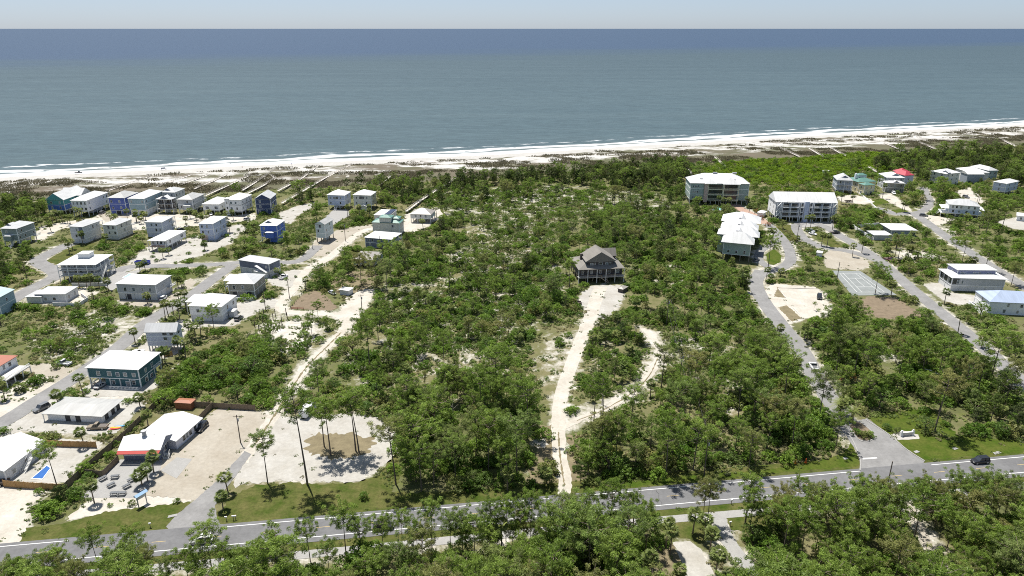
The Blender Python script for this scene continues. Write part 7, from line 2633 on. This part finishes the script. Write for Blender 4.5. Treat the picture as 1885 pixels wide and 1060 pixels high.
for i, (px, py, m, lb) in enumerate(((213, 788, 'kayak_yellow', 'yellow kayak lying by the fence behind the ranch house'), (222, 785.5, 'kayak_blue', 'blue kayak beside the yellow one'), (211, 790.5, 'kayak_red', 'red kayak nearest the bronze pickup'))):
    g = G(px, py)
    k = MB()
    loft(k, [[(x, -w, .25), (x, 0, .25 - h_), (x, w, .25), (x, w * .6, .34), (x, -w * .6, .34)] for x, w, h_ in ((-1.7, .03, .02), (-1.1, .24, .16), (0, .36, .22), (1.1, .26, .16), (1.8, .03, .02))])
    tag(k.build('kayak', m, None, (g.x, g.y, .05), R_(4 + 5 * i)), lb, 'kayak')


# ---- fences and yard walls
def fence(name, label, pts, h, m, post_m, cat='fence', panel=2.4, world=False):
    """posts and panels along a pixel line; every panel a part"""
    P = [Vector((*G(*p)[:2], 0)) for p in pts]
    r = tag(empty(name, P[0]), label, cat)
    pm = MB().box(-.07, .07, -.07, .07, 0, h + .08).mesh('post', post_m)
    for a, b in zip(P[:-1], P[1:]):
        L = (b - a).length
        n = max(1, round(L / panel))
        rz = math.atan2(b.y - a.y, b.x - a.x)
        me = MB()
        nb = 8
        for k in range(nb):
            x0, x1 = L / n * k / nb + .008, L / n * (k + 1) / nb - .008
            me.box(x0, x1, -.02 + .012 * (k % 2), .02 + .012 * (k % 2), .03, h - .03 * (k % 3))
        me.box(0, L / n, .025, .06, h * .25, h * .25 + .09).box(0, L / n, .025, .06, h * .75, h * .75 + .09)
        ms = me.mesh('panel', m)
        for i in range(n):
            q = a.lerp(b, i / n) - P[0]
            put('panel', ms, r, q, rz)
            put('post', pm, r, q, rz)
    put('post', pm, r, P[-1] - P[0])
    return r


def yard_wall(name, label, pts, h, m='wall_white', th=.2):
    P = [Vector((*G(*p)[:2], 0)) for p in pts]
    r = tag(empty(name, P[0]), label, 'wall')
    for a, b in zip(P[:-1], P[1:]):
        d = (b - a)
        n = max(1, round(d.length / 6))
        for i in range(n):
            p, q = a.lerp(b, i / n) - P[0], a.lerp(b, (i + .992) / n) - P[0]
            MB().bar(p + Vector((0, 0, h / 2)), q + Vector((0, 0, h / 2)), th, h).build('wall_panel', m, r)


fence('board_fence', 'dark weathered board fence running diagonally beside the restaurant', [(112, 910), (150, 874), (180, 848), (235, 800), (295, 741)], 2.0, 'fence_weathered', 'fence_weathered')
fence('board_fence', 'weathered board fence along the top of the restaurant yard', [(295, 741), (330, 748), (385, 751), (470, 756)], 2.0, 'fence_weathered', 'fence_weathered')
fence('board_fence', 'short weathered fence between the restaurant wing and the parking lot', [(366, 777), (382, 760), (392, 751)], 2.0, 'fence_weathered', 'fence_weathered')
fence('board_fence', 'weathered fence round the service yard left of the red awning', [(155, 874), (190, 878), (219, 849)], 1.9, 'fence_weathered', 'fence_weathered')
fence('cedar_fence', 'orange cedar fence along the front of the blue pool yard', [(8, 896), (30, 898), (80, 901), (118, 903)], 2.0, 'fence_cedar', 'fence_cedar')
fence('cedar_fence', 'orange cedar fence along the back of the blue pool yard', [(88, 821), (130, 823), (178, 824)], 2.0, 'fence_cedar', 'fence_cedar')
fence('cedar_fence', 'short cedar fence beside the lavender gabled house', [(304, 657), (318, 655)], 1.9, 'fence_cedar', 'fence_cedar')
yard_wall('yard_wall', 'low white wall enclosing the yard of the left L shaped bungalow', [(98, 563), (145, 564), (162, 553), (150, 545)], 1.5, 'wall_light')
yard_wall('yard_wall', 'long white wall below the gallery house', [(133, 527), (160, 527), (196, 526), (205, 520)], 1.6, 'wall_light')
yard_wall('yard_wall', 'white privacy wall round the flat roofed bungalow on the right', [(1605, 442), (1569, 419), (1600, 417), (1622, 415)], 1.9, 'wall_white')
yard_wall('yard_wall', 'curved white wall in front of the blue roofed house', [(1793, 564), (1782, 560), (1795, 570), (1808, 580)], 1.7, 'wall_white')
yard_wall('yard_wall', 'white wall between the yellow house drive and its lawn', [(1578, 354), (1592, 364), (1612, 383)], .8, 'wall_white')
yard_wall('timber_edge', 'pale timber edging on the dry lot, left piece', [(1432, 531), (1446, 548)], .25, 'boardwalk_wood', .25)
yard_wall('timber_edge', 'pale timber edging on the dry lot, near piece', [(1458, 564), (1476, 584)], .25, 'boardwalk_wood', .25)
yard_wall('timber_edge', 'pale timber edging on the dry lot, far piece', [(1433, 530), (1505, 532), (1520, 544)], .25, 'boardwalk_wood', .25)

# ---- beach boardwalks
BW = [([(196, 356), (235, 343), (252, 338), (278, 327)], 'leftmost beach boardwalk, bending past the white shuttered house'), ([(290, 347), (322, 336), (354, 324.6)], 'second beach boardwalk from the left'),
      ([(334, 343.7), (385, 324.6)], 'third beach boardwalk from the left'), ([(359, 351), (390, 338), (418, 324.6)], 'fourth beach boardwalk, reaching the dunes behind the plain grey house'),
      ([(377, 365), (425, 343), (463.7, 324.6), (459, 318)], 'beach boardwalk with hooked sea end, passing the low white carport house'), ([(447, 354), (460, 346), (498, 322), (506, 314)], 'beach boardwalk behind the black banded white house'),
      ([(452, 362), (480, 348), (508, 332), (498, 326)], 'beach boardwalk forking left at its sea end'), ([(512, 355), (557, 331), (586, 308)], 'beach boardwalk from the navy gabled house'),
      ([(519, 378), (548, 361.5), (599, 331), (628, 315.7), (648, 305.5)], 'beach boardwalk through the thicket left of the twin houses'), ([(748, 393), (773, 374), (811.6, 349), (856, 320.8)], 'long beach boardwalk from the tan roofed house'),
      ([(699.5, 343.7), (720, 327)], 'short boardwalk piece behind the cream twin house'), ([(1274, 326), (1249, 290.6)], 'boardwalk from the left end of the green condo'), ([(1334, 310), (1314, 290.6)], 'boardwalk behind the middle of the green condo'),
      ([(1471, 291), (1434, 275)], 'dune boardwalk above the long white condo'), ([(1514, 291), (1484, 273)], 'dune boardwalk second to the right of the green condo'), ([(1556, 290), (1521, 271)], 'dune boardwalk above the grey gabled house'),
      ([(1727, 306), (1690, 292), (1627, 266)], 'long boardwalk through the bright thicket left of the cream hip roofed house'), ([(1722, 277), (1692, 265)], 'short dune boardwalk near the dark right hand wood'), ([(1877, 276), (1840, 258)], 'boardwalk at the far right end of the dunes'),
      ([(1612, 319), (1598, 311)], 'short boardwalk behind the stone grey house')]
for pts, lb in BW:
    W = [Vector((*G(*p)[:2], 0)) for p in pts]
    r = tag(empty('boardwalk', W[0]), lb, 'boardwalk', 'beach boardwalks')
    z = 1.5
    for a, b in zip(W[:-1], W[1:]):
        a, b = a - W[0], b - W[0]
        d = (b - a).normalized()
        s = Vector((-d.y, d.x, 0)) * .62
        up = Vector((0, 0, z))
        MB().bar(a + up - d * .3, b + up + d * .3, 1.5, .14).build('deck', 'boardwalk_wood', r)
        for k in (-1, 1):
            MB().bar(a + up + s * k + Vector((0, 0, .95)), b + up + s * k + Vector((0, 0, .95)), .14, .1).build('handrail', 'boardwalk_wood', r)
        n = max(2, int((b - a).length / 4.5))
        pm = MB().box(-.1, .1, -.7, -.52, 0, z + .95).box(-.1, .1, .52, .7, 0, z + .95).box(-.05, .05, -.6, .6, z - .3, z - .1).mesh('trestle', 'boardwalk_wood')
        for i in range(n):
            put('trestle', pm, r, a.lerp(b, (i + .5) / n), math.atan2(d.y, d.x))


# ---- utility poles and wires
def pole(px, base, H, label, arm=True):
    g = G(px, base)
    r = tag(empty('utility_pole', (g.x, g.y, 0), R_(10)), label, 'pole')
    MB().tube([(0, 0, -.2), (0, 0, H)], [.17, .12], 8).build('shaft', 'pole_wood', r)
    if arm:
        MB().bar((-1.0, 0, H - .5), (1.0, 0, H - .5), .12).build('crossarm', 'pole_wood', r)
        MB().cyl(.3, -.25, H - 1.9, H - 1.0, .2, 8).build('transformer', 'metal_grey', r)
        for x in (-.9, 0, .9):
            MB().cyl(x, 0, H - .44, H - .2, .06, 6).build('insulator', 'metal_grey', r)
    return g


pole(443, 815, 9, 'utility pole on the gravel at the right of the restaurant lot')
pole(533, 549, 8, 'slim pole beside the loop of the sandy track', False)
pole(489, 571, 8.5, 'slim pole by the white hip roofed house', False)
pole(667, 578, 8.5, 'leaning utility pole by the sand lot at the head of the track')
pole(700, 458, 7, 'slim pole in front of the slate blue house', False)
pole(636, 444, 10, 'tall pole beside the mint white house')
pole(1466, 447, 11, 'tall utility pole between the brick drive and the condo drive')
pole(1540, 518, 9.5, 'light pole at the corner of the tennis court', False)
g1 = pole(1695, 696, 11, 'pale utility pole in the copse between the right hand roads')
pole(1631, 905, 9, 'dark pole standing on the near side of the highway', False)
pole(1165, 975, 6, 'short pole by the highway trail', False)
ga = pole(1227, 598, 11, 'utility pole right of the lodge clearing')
gb = pole(1251, 705, 11, 'utility pole in the middle of the power line')
gc = pole(1296, 875, 11, 'utility pole at the highway end of the power line')
for a, b, lb in ((ga, gb, 'overhead wires from the lodge to the middle pole'), (gb, gc, 'overhead wires from the middle pole to the highway')):
    mb = MB()
    for off in (-.9, .9):
        pts = []
        for k in range(9):
            t = k / 8
            p = a.lerp(b, t)
            pts.append((p.x + off, p.y, 10.8 - 1.2 * 4 * t * (1 - t)))
        mb.tube(pts, [.035] * 9, 4)
    o = mb.build('overhead_wire', 'wire')
    tag(o, lb, 'wire')

# row of bare posts of an unfinished building
for i, (px, py) in enumerate([(477, 606), (489, 609), (499, 596), (511, 605), (484, 590), (503, 585), (507, 578), (519, 592), (529, 583), (486, 577), (495, 599), (469, 598), (478, 584), (515, 602), (527, 576)]):
    g = G(px, py + 4)
    r = MB().tube([(0, 0, -.2), (0, 0, 3.0 + .4 * wob(px, py))], [.16, .15], 7).build('bare_post', 'pole_wood', None, (g.x, g.y, 0))
    tag(r, 'bare upright wooden piling standing in the sandy scrub left of the track', 'post', 'bare pilings in the scrub')
for i in range(9):
    t = i / 8
    g = G(535 + 27 * t, 567 - 32 * t)
    tag(MB().box(-.09, .09, -.09, .09, -.1, 1.1).build('fence_post', 'pole_wood', None, (g.x, g.y, 0)), 'short post edging the left side of the brown dirt lot', 'post', 'posts edging the dirt lot')
g = G(548, 570)
r = tag(empty('barrier_rail', (g.x, g.y, 0), R_(-4)), 'red brown low wooden barrier at the dirt lot corner', 'barrier')
for z in (.35, .8):
    MB().box(-2.6, 2.6, -.05, .05, z, z + .2).build('rail', 'red_brown', r)
for x in (-2.5, 0, 2.5):
    MB().box(x - .08, x + .08, -.12, -.051, 0, 1.1).build('post', 'red_brown', r)

# picnic tables on the restaurant terrace
_tt = MB()
for k in range(5):
    _tt.box(-.95, .95, -.42 + .17 * k, -.27 + .17 * k, .72, .77)
_tt = _tt.mesh('table_top', 'car_grey')
_bn = MB().box(-.95, .95, -.14, .14, .43, .48).mesh('bench', 'car_grey')
_lg = MB().bar((0, -.75, 0), (0, -.28, .72), .09).bar((0, .75, 0), (0, .28, .72), .09).box(-.04, .04, -.8, .8, .36, .43).mesh('leg_frame', 'car_grey')
for px, py, a, lb in ((190, 883, 60, 'grey picnic table partly behind the terrace palm'), (212, 880, 8, 'grey picnic table nearest the service yard fence'), (205, 895, 55, 'grey picnic table in the middle left of the terrace'), (243, 885, 55, 'grey picnic table upper right on the terrace'),
                      (234, 897, 55, 'grey picnic table lower right on the terrace'), (211, 911, 6, 'grey picnic table at the terrace front, left one of a pair'), (225, 911, 6, 'grey picnic table at the terrace front, right one of a pair')):
    g = G(px, py)
    r = tag(empty('picnic_table', (g.x, g.y, .075), R_(a)), lb, 'table', 'picnic tables on the terrace')
    put('table_top', _tt, r)
    for s in (-.72, .72):
        put('bench', _bn, r, (0, s, 0))
    for s in (-.7, .7):
        put('leg_frame', _lg, r, (s, 0, 0))

# roofed sign of the restaurant
g = G(263, 929)
r = tag(empty('roofed_sign', (g.x, g.y, 0), R_(62)), 'blue roofed sign on posts at the terrace corner', 'sign')
MB().box(-1.3, 1.3, -.08, .08, 2.0, 3.1).build('sign_board', 'wall_light', r)
for x in (-1.1, 1.1):
    MB().box(x - .09, x + .09, -.1, .1, 0, 3.1).build('post', 'metal_grey', r)
rf = MB()
hip_roof(rf, -1.6, 1.6, -.6, .6, 3.1, .5, 'gable_u', .06)
rf.build('roof', 'sign_blue_roof', r)


# mailboxes along the highway
def mailbox(px, py, label):
    g = G(px, py)
    r = tag(empty('mailbox', (g.x, g.y, .03), R_(8)), label, 'mailbox', 'roadside mailboxes')
    MB().box(-.06, .06, -.06, .06, 0, 1.05).build('post', 'pile_wood', r)
    k = MB()
    k.add([(x, math.cos(a) * .14, 1.2 + math.sin(a) * .14) for x in (-.26, .26) for a in [math.pi * q / 6 for q in range(7)]] + [(-.26, -.14, 1.05), (-.26, .14, 1.05), (.26, -.14, 1.05), (.26, .14, 1.05)],
          [tuple(range(7)) + (14, 15), tuple(reversed(range(7, 14))) + (17, 16)] + [(q + 1, q, q + 7, q + 8) for q in range(6)] + [(14, 6, 13, 16), (0, 15, 17, 7), (15, 14, 16, 17)])
    k.build('box', 'car_white', r)
    MB().box(.1, .13, .15, .17, 1.15, 1.45).build('flag', 'lamp_red', r)


for px, py, lb in ((277, 971, 'mailbox on the lawn edge left of the restaurant road mouth'), (417, 959, 'lone mailbox just right of the restaurant road mouth'), (430, 957.5, 'mailbox right of the road mouth, left one of a pair'), (434, 957, 'mailbox right of the road mouth, right one of a pair'),
                   (1344, 968, 'white mailbox beside the concrete path below the highway'), (1346, 928, 'mailbox on the near verge of the highway')):
    mailbox(px, py, lb)

# entrance sign wall
g = G(1669, 802)
r = tag(empty('entrance_sign', (g.x, g.y, .04), R_(8)), 'low pale masonry entrance sign with end pillars on a sand bed', 'sign')
MB().box(-1.6, 1.6, -.15, .15, 0, 1.1).build('sign_wall', 'stone_light', r)
for s in (-1.8, 1.8):
    p_ = MB().box(s - .3, s + .3, -.3, .3, 0, 1.5).build('pillar', 'wall_white', r)
    MB().tube([(s, 0, 1.5), (s, 0, 1.62), (s, 0, 1.85), (s, 0, 2.0)], [.12, .24, .22, .05], 10).build('finial', 'wall_white', p_)
MB().box(-1.7, 1.7, -.2, .2, 1.1, 1.2).build('coping', 'wall_white', r)

# small roadside things
for px, py, lb in ((1464, 853, 'orange marker post in front of the roadside bushes, left one'), (1483, 852, 'orange marker post in front of the roadside bushes, right one')):
    g = G(px, py)
    r = tag(empty('marker_post', (g.x, g.y, .03)), lb, 'marker')
    MB().box(-.25, .25, -.25, .25, 0, .1).build('base', 'orange_plastic', r)
    MB().tube([(0, 0, .1), (0, 0, 1.0), (0, 0, 1.3)], [.2, .14, .12], 8).build('tube', 'orange_plastic', r)
for px, py, sx, lb in ((318, 950, 2.2, 'pale concrete slab on the lawn left of the restaurant road'), (1556, 844, 1.3, 'small concrete slab on the grass left of the entrance'), (1687, 832, 1.6, 'concrete slab on the entrance lawn'), (1758, 826, 1.6, 'pale stone by the right hand driveway on the entrance lawn'), (1835, 834, 2.4, 'flat concrete strip at the far right verge')):
    g = G(px, py)
    mb = MB()
    loft(mb, [[(-sx / 2, -.5, z), (sx / 2, -.42, z), (sx / 2 - .1, .5, z), (-sx / 2 + .15, .45, z)] for z in (.0, .12)])
    tag(mb.build('concrete_slab', 'concrete', None, (g.x, g.y, .03), R_(20)), lb, 'slab')
a, b = G(1254, 722), G(1276, 733)
mb = MB().tube([(a.x, a.y, .35), ((a.x + b.x) / 2, (a.y + b.y) / 2, .5), (b.x, b.y, .3)], [.16, .13, .08], 7)
tag(mb.build('fallen_log', 'dead_wood'), 'pale fallen tree trunk in the scrub right of the narrow path', 'log')


def snag(px, base, H, label, n=7):
    g = G(px, base)
    mb = MB()
    mb.tube([(0, 0, -.1), (.15, .1, H * .5), (.35, 0, H)], [.2, .14, .04], 6)
    for i in range(n):
        z = H * (.4 + .55 * i / n)
        a_ = i * 2.4
        L = H * .16 * (1.3 - i / n * .6)
        mb.tube([(.2 * z / H, .05, z), (math.cos(a_) * L * .6, math.sin(a_) * L * .6, z + L * .4), (math.cos(a_) * L, math.sin(a_) * L, z + L * .95)], [.07, .05, .02], 4)
    r = tag(empty('dead_tree', (g.x, g.y, 0)), label, 'tree')
    mb.build('trunk', 'dead_wood', r)


snag(1372, 962, 12.5, 'bare dead tree against the highway near the concrete path')
snag(1036, 428, 6, 'bleached dead tree in the pale scrub behind the lodge', 9)
snag(833, 770, 8, 'bleached dead trunk at the edge of the tall dense wood')
snag(1108, 745, 7, 'forked bleached snag beside the narrow sandy path')
snag(575, 458, 6, 'small dead tree by the mint white house')


# swimming pools
def pool(pts, m, label):
    P = [Vector((*G(*p)[:2], 0)) for p in pts]
    c = sum(P, Vector()) / len(P)
    r = tag(empty('swimming_pool', c), label, 'pool')
    n = len(P)
    out = [(p - c) * 1.12 for p in P]
    inn = [(p - c) for p in P]
    mb = MB()
    mb.add([(*q[:2], .16) for q in out] + [(*q[:2], .16) for q in inn] + [(*q[:2], .02) for q in out], [(k, (k + 1) % n, n + (k + 1) % n, n + k) for k in range(n)] + [(2 * n + k, 2 * n + (k + 1) % n, (k + 1) % n, k) for k in range(n)])
    mb.build('coping', 'trim_white', r)
    wt = MB()
    wt.add([(*q[:2], .13) for q in inn], [tuple(range(n))])
    wt.build('water', m, r)


pool([(59, 881), (78, 882), (93, 862), (86, 858)], 'pool_blue', 'small deep blue rectangular pool behind the cedar fence')
pool([(226, 511), (240, 510), (250, 505), (238, 504)], 'pool_pale', 'pale pool beside the gallery house')
pool([(1306, 385), (1318, 388), (1332, 386), (1330, 381), (1314, 380)], 'pool_pale', 'rounded pale pool in front of the green condo')

# loungers and small huts near the condo pool
g = G(1400, 397)
h = House('pavilion', 'small white roofed pavilion between the green condo and the long white condo', 'pavilion')
h.vol((1393, 391), (1406, 393), (1412, 389), base=401, wall='wall_white', floors=1, wf=[], wr=[], rise=.8, corner=False, band=False)
h = House('pump_house', 'tiny white utility hut on the dry lot above the tennis court', 'hut')
h.vol((1502, 465.5), (1514, 466.5), (1518, 463), base=474, wall='wall_white', floors=1, wf=[], wr=[.5], rise=.5, corner=False, band=False)
h = House('garden_hut', 'small brown roofed hut at the right edge of the lodge clearing', 'hut')
h.vol((1138, 530), (1147, 533.5), (1154, 527), base=540, wall='wall_brown', rm='roof_tan', floors=1, wf=[], wr=[], rise=.6, corner=False, band=False)
h = House('beach_shelter', 'small white roofed shelter in the bright green dune thicket', 'shelter')
h.vol((1514, 314), (1521, 315.5), (1526, 314), base=323, wall='wall_white', floors=1, wf=[], wr=[], rise=.5, corner=False, band=False)

# clipped hedge on the entrance island, rust coloured tree, date palms
for px, py, s, lb in ((1578, 800, 1.05, 'clipped hedge mound at the left end of the entrance island'), (1590, 805, 1.2, 'clipped hedge mound in the middle of the entrance island'), (1600, 804, 1.0, 'clipped hedge mound at the right end of the entrance island')):
    g = G(px, py)
    o = plant('bush', g.x, g.y, 1.7 * s, lb, None, v=3, z=.13)
for px, py, H, lb in ((1567, 778, 3.6, 'large feather palm at the entrance, right one of two'), (1545, 762, 3.4, 'large feather palm at the entrance, left one of two')):
    g = G(px, py)
    tm, cm = make_date_palm(H)
    r = tag(empty('feather_palm', (g.x, g.y, 0)), lb, 'tree')
    put('trunk', tm, r)
    put('crown', cm, r)
for px, py, H, lb in ((1561, 700, 4.2, 'rust coloured flowering tree beside the condo entrance road'), (1392, 392, 3, 'rust leaved shrub beside the brick drive, upper'), (1402, 404, 3, 'rust leaved shrub beside the brick drive, middle'), (1414, 416, 3, 'rust leaved shrub beside the brick drive, lower')):
    g = G(px, py)
    tm, cm = make_bush(H, H * .62, 13, 'rust_leaves')
    r = tag(empty('flowering_shrub', (g.x, g.y, 0)), lb, 'bush')
    put('trunk', tm, r)
    put('crown', cm, r)
for i, (px, py, s) in enumerate(((203, 932, 1.0), (244, 930, 1.5), (326, 925, 1.3), (670, 918, 2.3), (96, 808, 2.4), (1652, 797, 2.0), (1702, 800, 2.0), (1632, 790, 2.2))):
    g = G(px, py)
    plant('bush', g.x, g.y, s, ['clipped round shrub at the left of the flower bed', 'conical shrub in the middle of the flower bed', 'spiky shrub at the right end of the flower bed', 'single round shrub on the highway lawn right of the tall pines',
                               'big leafy bush in front of the ranch house', 'round bush left of the entrance sign', 'round bush right of the entrance sign', 'leafy bush on the entrance lawn by the island'][i], None)


# walkers on the beach: one continuous body each
def person(px, py, label, shirt, legs_):
    g = G(px, py)
    r = tag(empty('person', (g.x, g.y, -.15), R_(20)), label, 'person', 'people on the beach')
    body = MB()

    def rg(z, wx, wy, cx=0, n=8):
        return [(cx + math.cos(2 * math.pi * k / n) * wx, math.sin(2 * math.pi * k / n) * wy, z) for k in range(n)]
    loft(body, [rg(.84, .16, .11), rg(1.0, .15, .1), rg(1.2, .17, .11), rg(1.38, .19, .1), rg(1.45, .09, .07), rg(1.50, .055, .06), rg(1.54, .07, .08), rg(1.64, .09, .105), rg(1.72, .07, .09), rg(1.76, .02, .03)])
    for s in (-1, 1):
        body.tube([(s * .09, 0, .9), (s * .1, .05 * s, .48), (s * .1, 0, .06), (s * .1, -.12, .02)], [.09, .065, .04, .035], 7)
        body.tube([(s * .18, 0, 1.38), (s * .25, .03, 1.1), (s * .27, -.06, .84), (s * .26, -.08, .76)], [.055, .045, .034, .03], 6)
    body.build('body', 'skin', r)
    sh = MB()
    loft(sh, [rg(.82, .185, .135), rg(1.0, .17, .12), rg(1.2, .19, .13), rg(1.39, .205, .12), rg(1.44, .11, .085)])
    sh.build('shirt', shirt, r)
    pt = MB()
    loft(pt, [rg(.55, .2, .12), rg(.7, .2, .125), rg(.86, .18, .13)])
    pt.build('shorts', legs_, r)


for px, py, lb, a_, b_ in ((424, 303.5, 'person in a dark top standing near the water line, leftmost', 'wall_navy', 'wall_grey'), (459, 302.5, 'person in a white top near the water line, middle', 'wall_white', 'wall_navy'), (446, 309, 'person in a red top on the upper beach', 'kayak_red', 'wall_navy'),
                           (537, 303, 'person in a blue top on the beach, rightmost', 'wall_bright_blue', 'wall_light')):
    person(px, py, lb, a_, b_)
